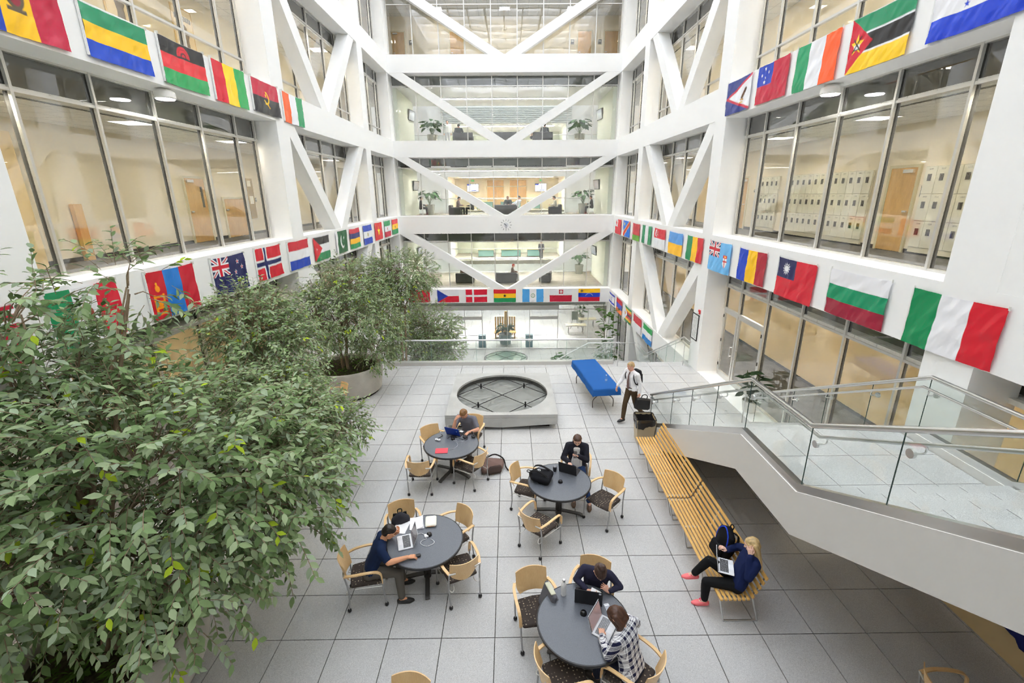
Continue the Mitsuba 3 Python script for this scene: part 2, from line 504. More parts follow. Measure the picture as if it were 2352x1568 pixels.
def glazing(key, axis, g, stops, levels, depth=0.05, w=0.05, inward=1, panes=True, skip=()):
    """A grid of mullions (at STOPS) and transoms (at LEVELS) with a pane in every cell. INWARD: which way the room lies."""
    z0, z1 = levels[0], levels[-1]
    d0, d1 = sorted((g - inward * .002, g + inward * depth))
    e0, e1 = sorted((g - inward * .075, g - inward * .003))
    for a in stops:
        b = (e0, e1, a - w * .45, a + w * .45, z0, z1) if axis == 'x' else (a - w * .45, a + w * .45, e0, e1, z0, z1)
        if axis == 'x': part(key, 'gasket', box(*b), 'vc_satin', False, (52, 52, 50))
        b = (d0, d1, a - w / 2, a + w / 2, z0, z1) if axis == 'x' else (a - w / 2, a + w / 2, d0, d1, z0, z1)
        part(key, 'mullion', box(*b), 'alu')
    d0, d1 = sorted((g - inward * .05, g + inward * depth * .8))
    for z in levels:
        b = (d0, d1, stops[0], stops[-1], z - w / 2, z + w / 2) if axis == 'x' else (stops[0], stops[-1], d0, d1, z - w / 2, z + w / 2)
        part(key, 'transom', box(*b), 'alu')
    if panes:
        for i in range(len(stops) - 1):
            for j in range(len(levels) - 1):
                if (i, j) in skip: continue
                _pane[0] += 1
                part(key, 'pane', pane_mesh(axis, g - inward * .02, stops[i] + .02, stops[i + 1] - .02, levels[j] + .02, levels[j + 1] - .02, _pane[0]), 'glass', True)


M0 = 13.97 - 1.524 * 4
near_stops = [6.9] + [M0 + 1.524 * i for i in range(5)] + [14.98]
truss_stops = [15.98, 17.02, 18.54, 20.07, 21.59, 23.11, 24.18]
narrow_stops = [25.05, 26.16, 27.68, 29.2, 29.72]
wn = 0
for side, g, inward in (('left', GL, 1), ('right', GR, -1)):
    for bay, stops in (('near bay', near_stops), ('truss bay', truss_stops), ('far narrow bay', narrow_stops)):
        for lv in (0, 1, 2, 3):
            wn += 1
            nm = f'window_{wn}'
            structure(nm, f'aluminium framed glazing of the {side} side, {bay}, storey {lv + 1}', 'window')
            zb = BEAM[lv][1] if lv else 0.02
            zt = BEAM[lv + 1][0]
            lev = [zb + .02, zt - 0.57, zt - .01]
            if lv == 2: lev = [zb + .02, zb + 0.62, zt - 0.57, zt - .01]
            if bay == 'near bay' and lv == 0 and side == 'right':
                # entrance leaf beside the column: door height transom
                glazing(nm, 'x', g, near_stops[:-2], lev, inward=inward)
                glazing(nm, 'x', g, near_stops[-3:], [2.36, lev[1], lev[2]], inward=inward)
            else:
                glazing(nm, 'x', g, stops, lev, inward=inward)
        if bay != 'near bay':
            wn += 1
            nm = f'window_{wn}'
            structure(nm, f'aluminium framed glazing of the {side} side, {bay}, lower storey', 'window')
            glazing(nm, 'x', g, stops, [-4.48, -1.44, -0.88], inward=inward)
# white threshold slab between the columns under the right glass
structure('trim_2', 'white stone threshold under the right glass wall', 'threshold')
put('trim_2', box(XR + .01, GR + .06, 6.86, 15.14, -.01, .02), 'white_paint')
# entrance doors at the right column
for i, (y0, y1) in enumerate(((12.49, 13.95), (13.99, 14.95))):
    nm = f'door_{i + 1}'
    structure(nm, 'aluminium framed glass entrance door beside the right column' if i else 'second aluminium framed glass door next to the planter', 'door')
    fr = cat(box(GR - .03, GR + .03, y0, y0 + .09, .02, 2.33), box(GR - .03, GR + .03, y1 - .09, y1, .02, 2.33), box(GR - .03, GR + .03, y0 + .09, y1 - .09, .02, .2), box(GR - .03, GR + .03, y0 + .09, y1 - .09, 2.22, 2.33))
    put(nm, fr, 'alu')
    part(nm, 'pane', pane_mesh('x', GR, y0 + .09, y1 - .09, .2, 2.22, 900 + i), 'glass', True)
    yh = y0 + .14 if i else y1 - .14
    part(nm, 'handle', cat(tube([(GR - .09, yh, .9), (GR - .09, yh, 1.25)], .014), tube([(GR - .02, yh, .93), (GR - .09, yh, .93)], .01), tube([(GR - .02, yh, 1.22), (GR - .09, yh, 1.22)], .01)), 'steel', 40)
    for z in (.35, 1.2, 2.05):
        part(nm, 'hinge', box(GR - .055, GR - .03, (y1 - .05) if i else y0 + .02, (y1 - .02) if i else y0 + .05, z, z + .1), 'vc_satin', False, (70, 68, 62))

# far glazing
far_stops = [XL + .02] + [-5.572 + 1.524 * i for i in range(8)] + [XR - .02]
for lv in (0, 1, 2, 3):
    wn += 1
    nm = f'window_{wn}'
    structure(nm, f'white framed glazing of the far side, storey {lv + 1}, behind the V brace', 'window')
    zb, zt = BEAM[lv][1], BEAM[lv + 1][0]
    glazing(nm, 'y', GF, far_stops, [zb + .02, zt - (0.57 if lv < 3 else .9), zt - .01], inward=-1, w=.05)
# lower lobby glass under the far beam, with two steel door heads
wn += 1
structure(f'window_{wn}', 'glass wall of the lower lobby with steel door heads', 'window')
lob = f'window_{wn}'
LG = 31.0
glazing(lob, 'y', LG, [XL + .1, -5.6, -3.2, -1.99, -.22, 1.33, 3.3, 5.4, XR - .1], [-4.47, -1.62], inward=-1, w=.04, depth=.08)
part(lob, 'head', box(XL, 3.35, LG - .14, LG + .06, -1.62, -1.30), 'panel_steel')
part(lob, 'glazing_strip', box(XL, XR, LG - .06, LG + .02, -1.30, -.87), 'vc_satin', False, (150, 155, 150))
part(lob, 'sill', box(XL, XR, LG - .06, LG + .06, -4.5, -4.42), 'white_paint')
for x0, x1 in ((-3.95, -1.99), (1.33, 3.3)):
    part(lob, 'door_head', box(x0 + .03, x1 - .03, LG - .12, LG + .04, -2.30, -2.10), 'panel_steel')
    part(lob, 'push_bar', tube([(x0 + .3, LG - .1, -3.45), ((x0 + x1) / 2 - .1, LG - .1, -3.45)], .016), 'steel', 40)
    part(lob, 'push_bar', tube([((x0 + x1) / 2 + .1, LG - .1, -3.45), (x1 - .3, LG - .1, -3.45)], .016), 'steel', 40)
# near glazing behind the camera
wn += 1
structure(f'window_{wn}', 'glazing of the near side behind the viewer', 'window')
part(f'window_{wn}', 'blind', box(XL, XR, Y0 - .75, Y0 - .6, 3.6, ROOF), 'white_paint')  # solid white sheet added to shut out sky light behind the viewer
for lv in (1, 2, 3):
    glazing(f'window_{wn}', 'y', Y0 - .5, [XL + .1, -5.572, -2.524, .524, 3.572, XR - .1], [BEAM[lv][1] + .02, BEAM[lv + 1][0] - .01], inward=1)
structure('wall_near_base', 'white wall under the near glazing', 'wall')
put('wall_near_base', box(XL, XR, Y0 - .6, Y0 - .3, -0.5, 3.7), 'white_paint')

# ------------------------------------------------------------------ side corridors: floors, ceilings, back walls
fl, cl = 1, 0
LIGHT_Y = (3.5, 7.3, 11.1, 14.9, 18.7, 22.9, 26.5)
for side, g, bk, lx in (('left', GL, BL, -8.3), ('right', GR, BR, 8.2)):
    for lv in (-1, 0, 1, 2, 3):
        z = FL[lv]
        a, b = sorted((g, bk))
        fl += 1
        y0 = 15.9 if lv == -1 else Y0
        structure(f'floor_{fl:03d}', f'dark carpet of the {side} corridor, storey {lv + 1}', 'floor')
        put(f'floor_{fl:03d}', box(a, b, y0, 36.8, z - .35, z + (0.0 if lv else .004)), 'carpet' if lv != 2 else 'carpet_pale')
        cl += 1
        zt = z + (3.1 if lv == 0 else 3.02 if lv != -1 else 3.0)
        structure(f'ceiling_{cl:03d}', f'white tile ceiling of the {side} corridor, storey {lv + 1}', 'ceiling')
        put(f'ceiling_{cl:03d}', box(a, b, y0, 36.8, zt, zt + .08), 'ceiling')
        nm = f'wall_{side}_corridor_{lv + 1}'
        structure(nm, f'cream back wall of the {side} corridor, storey {lv + 1}', 'wall')
        a2, b2 = sorted((bk, bk + (.2 if side == 'right' else -.2)))
        put(nm, box(a2, b2, y0 - .5, 44.0, z, z + 4.2), 'tan_wall' if lv == 0 else 'cream_wall')
        nm = f'baseboard_{side}_{lv + 1}'
        structure(nm, f'dark baseboard of the {side} corridor, storey {lv + 1}', 'baseboard')
        a3, b3 = sorted((bk, bk + (-.015 if side == 'right' else .015)))
        put(nm, box(a3, b3, y0, 36.8, z, z + .1), 'vc_matte', False, (52, 50, 48))
        # end walls of the corridor
        part(f'wall_{side}_corridor_{lv + 1}', 'end_wall', box(a, b, Y0 - .6, Y0 - .4, z, z + 4.2), 'cream_wall')
        # dark grey sheet stands in for the plenum shade behind the top panes
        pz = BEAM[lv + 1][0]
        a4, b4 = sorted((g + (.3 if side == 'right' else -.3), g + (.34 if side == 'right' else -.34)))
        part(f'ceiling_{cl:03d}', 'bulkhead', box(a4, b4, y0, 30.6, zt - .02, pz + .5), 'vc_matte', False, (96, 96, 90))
        if lv >= 0:
            for ly in LIGHT_Y:
                if lv == 0 and side == 'left' and ly > 15: continue
                k = thing('ceiling_light', f'{ORD[LIGHT_Y.index(ly)]} square lit ceiling panel from the viewer in the {side} {STOREY[lv]} storey corridor', 'ceiling light', f'lit panels along the {side} {STOREY[lv]} storey corridor')
                part(k, 'frame', cat(box(lx - .32, lx + .32, ly - .32, ly - .295, zt - .02, zt), box(lx - .32, lx + .32, ly + .295, ly + .32, zt - .02, zt), box(lx - .32, lx - .295, ly - .295, ly + .295, zt - .02, zt), box(lx + .295, lx + .32, ly - .295, ly + .295, zt - .02, zt)), 'white_paint')
                d = mikit.ply((np.array([[lx - .295, ly - .295, zt - .008], [lx + .295, ly - .295, zt - .008], [lx + .295, ly + .295, zt - .008], [lx - .295, ly + .295, zt - .008]]), np.array([[0, 2, 1], [0, 3, 2]])), 'm_white_paint')
                e = LAMP * (24 if lv == 0 else 27)
                scene[numbered(f'{k}__diffuser')] = {**d, 'emitter': {'type': 'area', 'radiance': rgb((e, e * .89, e * .70))}}
# ------------------------------------------------------------------ the stair on the right
SX0, SX1 = 3.60, 6.46
top = [(11.02, 0.08), (6.43, 2.42), (4.97, 2.42), (0.0, 4.93)]
low = [(0.0, 4.30), (4.93, 1.80), (6.42, 1.80), (9.97, 0.0), (11.02, 0.0)]
stair = thing('staircase', 'wide stair with pale stone treads, grey stringers and a tiled landing rising towards the viewer', 'staircase')
part(stair, 'stringer', prism(top + low, 'x', SX0, SX0 + 0.12), 'stringer_paint', label='grey metal clad stringer facing the tables')
part(stair, 'stringer', prism(top + low, 'x', SX1 - 0.12, SX1), 'stringer_paint', label='grey metal clad stringer beside the glass wall')
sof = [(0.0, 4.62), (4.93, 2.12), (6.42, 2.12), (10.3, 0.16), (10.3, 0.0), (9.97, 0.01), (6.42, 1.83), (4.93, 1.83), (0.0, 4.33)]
part(stair, 'soffit', prism(sof, 'x', SX0 + .12, SX1 - .12), 'soffit_shade_grey')


def tread(y0, y1, z, i):
    xs = np.linspace(SX0 + .13, SX1 - .13, 5)
    off = (i % 2) * .0
    return cat(*[box(a + .004, b - .004, y0, y1 + .012, z - .05, z) for a, b in zip(xs[:-1] + (off if 1 else 0), xs[1:] + off)])


R1, N1 = 2.3 / 14, 14
for i in range(13):
    y1 = 11.0 - i * .3264
    part(stair, 'tread', tread(y1 - .3264, y1, (i + 1) * R1, i), 'tile')
    part(stair, 'riser', box(SX0 + .13, SX1 - .13, y1 - .012, y1, i * R1, (i + 1) * R1 - .05), 'tile')
for i in range(13):
    y1 = 4.97 - i * .355
    part(stair, 'tread', tread(y1 - .355, y1, 2.3 + (i + 1) * R1, i), 'tile')
    part(stair, 'riser', box(SX0 + .13, SX1 - .13, y1 - .012, y1, 2.3 + i * R1, 2.3 + (i + 1) * R1 - .05), 'tile')
xs = np.linspace(SX0 + .13, SX1 - .13, 5)
for a, b in zip(xs[:-1], xs[1:]):
    for c, d in ((4.97, 5.26), (5.26, 5.98), (5.98, 6.76)):
        part(stair, 'paver', box(a + .004, b - .004, c + .004, d - .004, 2.24, 2.30), 'tile')
part(stair, 'landing_slab', box(SX0 + .12, SX1 - .12, 4.95, 6.72, 2.12, 2.245), 'grout')


def interp(y, pts):
    p = sorted(pts)
    return float(np.interp(y, [a for a, b in p], [b for a, b in p]))


def balustrade(name, label, x, inner, joints, curb, side_cat='railing', rail_h=0.93, start_post=True, pieces=True):
    """Glass balustrade in the plane x: shoe along the curb, a pane between each pair of joints, top rail and an inner handrail on disc brackets."""
    k = thing(name, label, side_cat)
    knots = [y for y, z in curb]
    path = [(x, y, z + .05) for y, z in curb]
    part(k, 'shoe', band(path, .09, .11, (1, 0, 0)), 'steel', 30)
    for a, b in zip(joints[:-1], joints[1:]):
        ys = sorted([a - .006, b + .006] + [y for y in knots if b + .02 < y < a - .02])
        lo = [(y, interp(y, curb) + .09) for y in ys]
        hi = [(y, interp(y, curb) + rail_h - .02) for y in ys][::-1]
        m = prism(lo + hi, 'x', x - .0005, x + .0005)
        v, f = [], []
        for (y, z) in lo + hi: v.append((x, y, z))
        n = len(v)
        tri = trimesh.creation.triangulate_polygon(sg.Polygon(lo + hi), engine='earcut')
        vv = np.column_stack([np.full(len(tri[0]), x), tri[0][:, 0], tri[0][:, 1]])
        part(k, 'pane', trimesh.Trimesh(vv, tri[1], process=False), 'glass_green')
    for y in joints:
        z = interp(y, curb)
        part(k, 'edge', box(x - .006, x + .006, y - .0025, y + .0025, z + .08, z + rail_h - .02), 'vc_satin', False, (28, 52, 46))
    part(k, 'top_rail', tube([(x, y, z + rail_h) for y, z in curb], .032, 12), 'steel', 50)
    xi = x + inner * .10
    rail = [(xi, y, z + rail_h - .15) for y, z in curb]
    rail = [(xi, rail[0][1] + .25, rail[0][2] - (.02))] + rail if start_post else rail
    part(k, 'handrail', tube(rail, .021, 10), 'steel', 50)
    for a, b in zip(joints[:-1], joints[1:]):
        y = a - .12
        z = interp(y, curb) + rail_h - .15
        disc = trimesh.creation.cylinder(radius=.045, height=.03, sections=20)
        disc.apply_transform(trimesh.transformations.rotation_matrix(math.pi / 2, [0, 1, 0])); disc.apply_translation((x - inner * .018, y, z - .09))
        part(k, 'bracket', cat(disc, tube(bez([(x, y, z - .09), (xi, y, z - .09), (xi + inner * .015, y, z - .05), (xi, y, z - .01)], 4), .009, 6)), 'steel', 40)
    if start_post:
        y, z = rail[0][1], rail[0][2]
        part(k, 'post', tube([(xi, y, 0.0), (xi, y, z)], .02, 10), 'steel', 50)
    return k


near_j = [10.9, 9.5, 8.49, 7.45, 6.43, 4.97, 3.78, 2.66, 1.5, 0.3]
balustrade('stair_balustrade', 'glass stair balustrade with steel rails on the side facing the bench', SX0 + .06, 1, near_j, top)
balustrade('stair_balustrade', 'glass stair balustrade with steel rails on the side next to the right wall', SX1 - .06, -1, near_j, top)

# platform balustrade
pb = thing('platform_balustrade', 'long glass balustrade with a steel top rail along the platform edge behind the stone basin', 'railing')
PX = [-4.56, -2.93, -1.27, .38, 2.05, 3.72]
for a, b in zip(PX[:-1], PX[1:]):
    part(pb, 'pane', (np.array([[a + .006, 16.03, .12], [b - .006, 16.03, .12], [b - .006, 16.03, .92], [a + .006, 16.03, .92]]), np.array([[0, 1, 2], [0, 2, 3]])), 'glass_green')
for a in PX:
    part(pb, 'edge', box(a - .004, a + .004, 16.022, 16.038, .12, .92), 'vc_satin', False, (120, 160, 145))
part(pb, 'top_rail', tube([(-4.6, 16.03, .95), (3.76, 16.03, .95)], .03, 12), 'steel', 50)
part(pb, 'handrail', tube([(3.4, 15.9, .86), (3.95, 15.9, .86), (4.0, 16.1, .8)], .02, 8), 'steel', 50)
# return of the balustrade along the stairwell
for x, lab in ((3.80, 'glass balustrade along the open side of the stair going down'), (6.40, 'glass balustrade of the stair going down beside the white column')):
    k = thing('lower_stair_balustrade', lab, 'railing')
    curb = [(16.15, .05), (20.4, -2.1), (22.0, -2.1)] if x > 6 else [(16.15, .05), (20.4, -2.1)]
    hi = [(y, z + .92) for y, z in curb]
    tri = trimesh.creation.triangulate_polygon(sg.Polygon(curb + hi[::-1]), engine='earcut')
    part(k, 'pane', trimesh.Trimesh(np.column_stack([np.full(len(tri[0]), x), tri[0]]), tri[1], process=False), 'glass_green')
    part(k, 'top_rail', tube([(x, 15.5, .97), (x, 16.1, .97)] * (x > 6) + [(x, y, z) for y, z in hi], .026, 10), 'steel', 50)
    xi = x + (.1 if x < 5 else -.1)
    part(k, 'handrail', tube([(xi, 15.75, .82), (xi, 16.1, .82)] + [(xi, y, z - .13) for y, z in hi[1:]], .018, 8), 'steel', 50)
    for y in (15.5, 16.9, 17.8, 18.7, 19.6):
        if y > 16: part(k, 'edge', box(x - .004, x + .004, y - .004, y + .004, interp(y, curb), interp(y, curb) + .9), 'vc_satin', False, (120, 160, 145))
    if x > 6:
        part(k, 'pane', (np.array([[x, 15.45, .05], [x, 16.12, .05], [x, 16.12, .95], [x, 15.45, .95]]), np.array([[0, 1, 2], [0, 2, 3]])), 'glass_green')
    part(k, 'post', tube([(xi, 15.75, 0), (xi, 15.75, .82)], .016, 8), 'steel', 50)
ls = thing('lower_staircase', 'stone stair going down from the platform beside the right wall', 'staircase')
for i in range(13):
    y0 = 16.14 + i * .33
    part(ls, 'tread', box(3.9, 6.45, y0, y0 + .345, -.164 * (i + 1) - .05, -.164 * (i + 1)), 'tile')
part(ls, 'landing', box(3.9, 6.45, 20.4, 22.0, -2.35, -2.13), 'tile')
for i in range(12):
    x1 = 3.9 - i * .33
    part(ls, 'tread', box(x1 - .345, x1, 20.45, 21.95, -2.13 - .18 * (i + 1) - .05, -2.13 - .18 * (i + 1)), 'tile')
part(ls, 'stringer', prism([(3.9, -2.1), (0.0, -4.3), (0.0, -4.5), (.4, -4.5), (3.9, -2.5)], 'y', 21.96, 22.04), 'panel_steel')
k = thing('lower_stair_balustrade', 'glass balustrade along the turned flight of the stair going down', 'railing')
lo = [(3.9, -2.08), (0.0, -4.28)]; hi = [(a, b + .92) for a, b in lo]
tri = trimesh.creation.triangulate_polygon(sg.Polygon(lo + hi[::-1]), engine='earcut')
part(k, 'pane', trimesh.Trimesh(np.column_stack([tri[0][:, 0], np.full(len(tri[0]), 22.0), tri[0][:, 1]]), tri[1], process=False), 'glass_green')
part(k, 'top_rail', tube([(6.3, 22.0, -1.17)] + [(a, 22.0, b) for a, b in hi], .026, 10), 'steel', 50)
for x in (3.82, 6.46):
    part(ls, 'stringer', prism([(16.14, .02), (20.4, -2.1), (22.0, -2.1), (22.0, -2.5), (20.4, -2.5), (16.14, -.4)], 'x', x - .04, x + .04), 'panel_steel')

# ------------------------------------------------------------------ the stone basin
BX, BY, BRAD = -0.27, 12.53, 1.335
bas = thing('stone_basin', 'square pale concrete fountain basin with a round pool and black cross bars', 'fountain')
_sl = trimesh.creation.extrude_polygon(sg.Polygon([(-1.5, .17), (0, .075), (1.5, .17), (1.5, .45), (-1.5, .45)]), 2.98, engine='earcut')
_v = np.array(_sl.vertices); _sl = trimesh.Trimesh(np.column_stack([_v[:, 0] + BX, BY + 1.49 - _v[:, 2], _v[:, 1]]), _sl.faces, process=True); _sl.fix_normals()
slab = manifold3d.Manifold(manifold3d.Mesh(np.asarray(_sl.vertices, np.float32), np.asarray(_sl.faces, np.uint32)))
for _c in (box(BX - .006, BX + .006, BY - 1.51, BY - 1.478, 0, .5), box(BX - 1.6, BX + 1.6, BY - 1.51, BY - 1.483, .355, .362), box(BX - .006, BX + .006, BY + 1.2, BY + 1.6, .44, .5)):
    slab = slab - manifold3d.Manifold(manifold3d.Mesh(np.asarray(_c.vertices, np.float32), np.asarray(_c.faces, np.uint32)))
slab = slab - manifold3d.Manifold.cylinder(1, BRAD, BRAD, 96).translate([BX, BY, -.1])
slab = slab + (manifold3d.Manifold.cylinder(.05, 1.47, 1.47, 96).translate([BX, BY, .08]) - manifold3d.Manifold.cylinder(1, BRAD, BRAD, 96).translate([BX, BY, -.1]))
part(bas, 'slab', slab, 'concrete_pale')
part(bas, 'plinth', cat(box(BX - 1.3, BX + 1.3, BY - 1.29, BY - 1.2, 0, .13), box(BX - 1.3, BX + 1.3, BY + 1.2, BY + 1.29, 0, .13), box(BX - 1.3, BX - 1.2, BY - 1.29, BY + 1.29, 0, .13), box(BX + 1.2, BX + 1.3, BY - 1.29, BY + 1.29, 0, .13)), 'vc_matte', False, (48, 46, 44))
disc = trimesh.creation.cylinder(radius=BRAD + .01, height=.02, sections=96); disc.apply_translation((BX, BY, .27))
part(bas, 'water', disc, 'water', 40, label='rippled water in the round pool')
ring = trimesh.creation.annulus(r_min=BRAD - .015, r_max=BRAD + .008, height=.10, sections=96); ring.apply_translation((BX, BY, .345))
part(bas, 'rim', ring, 'vc_satin', 40, (60, 60, 58))


def lattice(holder, cx, cy, z, R, mat, col, w=.03):
    a = R / 2
    for s in (1, -1):
        for off in (0, 2 * a, -2 * a):
            d = np.array([1, s]) / math.sqrt(2); nrm = np.array([-s, 1]) / math.sqrt(2)
            o = nrm * off / math.sqrt(2)
            h = math.sqrt(max(R * R - o @ o, 0)) - .01
            p, q = o - d * h, o + d * h
            part(holder, 'bar', tube([(cx + p[0], cy + p[1], z), (cx + q[0], cy + q[1], z)], w / 2, 6), mat, 40, col)
    for sx in (1, -1):
        for sy in (1, -1):
            part(holder, 'post', tube([(cx + sx * a, cy + sy * a, z - .08), (cx + sx * a, cy + sy * a, z + .09)], .022, 8), mat, 40, col)


lattice(bas, BX, BY, .35, BRAD, 'vc_satin', (22, 22, 24), .022)
bas2 = thing('floor_basin', 'round floor level basin with dark rim on the lower floor before the lobby glass', 'fountain')
ring = trimesh.creation.annulus(r_min=1.36, r_max=1.46, height=.03, sections=64); ring.apply_translation((-.33, 29.1, -4.49))
part(bas2, 'rim', ring, 'vc_satin', 40, (40, 46, 44))
disc = trimesh.creation.cylinder(radius=1.37, height=.012, sections=64); disc.apply_translation((-.33, 29.1, -4.492))
part(bas2, 'water', disc, 'vc_gloss', 40, (104, 128, 116))
lattice(bas2, -.33, 29.1, -4.475, 1.36, 'vc_satin', (50, 62, 56), .02)

# clock, sign board and alarm on the frames
ck = thing('wall_clock', 'round clock of black hour strokes and hands on the white beam', 'clock')
cx, cz, cy = -.24, 4.17, YF - .012
for h in range(12):
    a = math.radians(90 - 30 * h)
    d = np.array([math.cos(a), math.sin(a)]); n = np.array([-d[1], d[0]])
    r0, r1, w = .25, .36, .013
    q = [d * r0 - n * w, d * r1 - n * w, d * r1 + n * w, d * r0 + n * w]
    part(ck, 'hour_stroke', prism([(cx + p[0], cz + p[1]) for p in q], 'y', cy, cy + .012), 'vc_satin', False, (120, 120, 122))
disc = trimesh.creation.cylinder(radius=.15, height=.01, sections=40); disc.apply_transform(trimesh.transformations.rotation_matrix(math.pi / 2, [1, 0, 0])); disc.apply_translation((cx, cy + .006, cz))
part(ck, 'face', disc, 'vc_satin', 40, (205, 208, 214))
for ang, L, w in ((90 + 52, .16, .016), (-90, .27, .011)):
    d = np.array([math.cos(math.radians(ang)), math.sin(math.radians(ang))]); n = np.array([-d[1], d[0]])
    q = [-d * .03 - n * w, d * L - n * w, d * L + n * w, -d * .03 + n * w]
    part(ck, 'hand', prism([(cx + p[0], cz + p[1]) for p in q], 'y', cy - .012, cy - .004), 'vc_satin', False, (40, 42, 48))
sb = thing('sign_board', 'white notice board of small print in a black frame on the right column', 'sign')
part(sb, 'frame', cat(box(XR - .03, XR + .01, 15.40, 15.43, 1.03, 1.97), box(XR - .03, XR + .01, 15.92, 15.95, 1.03, 1.97), box(XR - .03, XR + .01, 15.43, 15.92, 1.03, 1.06), box(XR - .03, XR + .01, 15.43, 15.92, 1.94, 1.97)), 'vc_satin', False, (30, 30, 32))
part(sb, 'sheet', box(XR - .018, XR - .008, 15.43, 15.92, 1.06, 1.94), 'vc_satin', False, (228, 228, 226))
rng = random.Random(4)
for r in range(16):
    z = 1.88 - r * .05
    y = 15.87
    while y > 15.50:
        L = rng.uniform(.03, .09)
        part(sb, 'print_line', box(XR - .0195, XR - .018, max(y - L, 15.47), y, z - .008, z + .006), 'vc_matte', False, (110, 110, 112) if r < 11 else (50, 50, 52))
        y -= L + .02
al = thing('fire_alarm', 'small red fire alarm strobe with a white lamp above the notice board', 'alarm')
put(al, bbox(.05, .13, .14, .012, (XR - .02, 15.42, 2.10)), 'vc_satin', 30, (200, 40, 45))
part(al, 'lamp', bbox(.03, .06, .05, .01, (XR - .055, 15.42, 2.075)), 'vc_gloss', 30, (236, 236, 236))

# the two floodlights under the second beam
for x, y, lab in ((XL + .02, 10.72, 'round white floodlight under the left upper flag beam'), (XR - .02, 10.68, 'round white floodlight under the right upper flag beam')):
    k = thing('floodlight', lab, 'lamp')
    s = 1 if x > 0 else -1
    m = lathe([(0, .16), (.12, .155), (.19, .11), (.20, .0), (.185, -.02), (0, -.02)], 28); m.apply_translation((x + s * .22, y, 8.03))
    part(k, 'housing', m, 'vc_satin', 40, (236, 234, 230))
    m = trimesh.creation.cylinder(radius=.165, height=.014, sections=28); m.apply_translation((x + s * .22, y, 8.0))
    d = mikit.ply(m, 'm_white_paint')
    scene[f'{k}__lens'] = {**d, 'emitter': {'type': 'area', 'radiance': rgb((55, 52, 46))}}

# ------------------------------------------------------------------ right corridor, storey 2: lockers and a wooden door
LW, LH = .312, .61


def lockers(label, y0, n, z0=4.77, rows=3):
    k = thing('locker_bank', label, 'lockers')
    put(k, box(BR - .05, BR - .004, y0, y0 + n * LW, z0 - .12, z0 + rows * LH), 'vc_satin', False, (196, 190, 170))
    dshape = shape(bbox(.018, LW - .014, LH - .014, .006), 'vc_satin', 30, (226, 222, 204))
    lshape = shape(cat(box(-.014, 0, -.045, .045, -.075, .075), box(-.022, -.014, -.03, .03, -.06, 0), box(-.026, -.014, -.012, .012, .02, .05)), 'vc_satin', False, (64, 60, 54))
    vshape = shape(cat(*[box(-.004, 0, -.05, .05, z, z + .008) for z in (0, .02)]), 'vc_satin', False, (150, 146, 130))
    for r in range(rows):
        for i in range(n):
            y, z = y0 + (i + .5) * LW, z0 + (r + .5) * LH
            dk = part(k, 'door', dshape, to=place(BR - .057, y, z))
            part(dk, 'latch', lshape, to=place(BR - .066, y, z + .06))
            part(dk, 'label_slot', vshape, to=place(BR - .066, y, z + .23))


lockers('long bank of cream steel lockers in three tiers behind the right upper windows', 12.88, 12)
lockers('short bank of cream steel lockers nearer than the wooden door', 10.02, 4)
lockers('bank of cream lockers seen behind the right V brace', 17.3, 5)


def wood_door(label, x, y0, y1, z, face=-1, h=2.0, axis='x', handle_low=True, closer=True, window=False, lever=0):
    """A flush wooden door in a painted frame on the wall plane; face: the way it looks along its axis."""
    k = thing('wooden_door', label, 'door')
    f = face
    def B(a, b, c0, c1, z0, z1):
        p, q = sorted((x + f * a, x + f * b))
        return box(p, q, c0, c1, z0, z1) if axis == 'x' else box(c0, c1, p, q, z0, z1)
    put(k, B(.006, .035, y0, y1, z + .01, z + h), 'door_wood')
    part(k, 'frame', cat(B(0, .05, y0 - .07, y0, z, z + h + .07), B(0, .05, y1, y1 + .07, z, z + h + .07), B(0, .05, y0, y1, z + h, z + h + .07)), 'vc_satin', False, (206, 196, 166))
    yy = y0 + .07 if lever == 0 else y1 - .07
    part(k, 'handle', B(.035, .075, yy - .02 if lever else yy - .02, yy + .1 if lever == 0 else yy + .02, z + .96, z + 1.0), 'steel')
    if closer: part(k, 'closer', B(.035, .09, y0 + .08, y0 + .38, z + h - .12, z + h - .04), 'alu')
    if window: part(k, 'vision_pane', B(.034, .04, y1 - .25, y1 - .14, z + 1.1, z + 1.75), 'vc_gloss', False, (70, 62, 48))
    return k


wood_door('honey wooden door with a steel closer between the two locker banks', BR, 11.5, 12.3, 4.6)
def wall_plate(name, label, cat_, x, y, z, w, h, face, col, axis='x'):
    k = thing(name, label, cat_)
    p, q = sorted((x, x + face * .025))
    put(k, box(p, q, y - w / 2, y + w / 2, z - h / 2, z + h / 2) if axis == 'x' else box(y - w / 2, y + w / 2, p, q, z - h / 2, z + h / 2), 'vc_satin', False, col)
    p, q = sorted((x + face * .025, x + face * .03))
    part(k, 'print', box(p, q, y - w * .3, y + w * .3, z, z + h * .3) if axis == 'x' else box(y - w * .3, y + w * .3, p, q, z, z + h * .3), 'vc_satin', False, (220, 220, 215))
    return k


wall_plate('room_sign', 'grey room sign plate beside the honey wooden door', 'sign', BR, 11.22, 6.05, .2, .26, -1, (92, 90, 84))
wall_plate('room_sign', 'small grey room sign at the far end of the right upper corridor', 'sign', BR, 19.0, 6.1, .16, .1, -1, (140, 138, 130))
wood_door('wooden door at the far end of the right upper corridor', BR, 19.6, 20.5, 4.6)
dp = thing('entrance_panel', 'tan wall panel at the far end of the right upper corridor', 'panel')
put(dp, box(BR - .04, BR - .004, 20.7, 24.6, 4.62, 6.9), 'tan_wall')
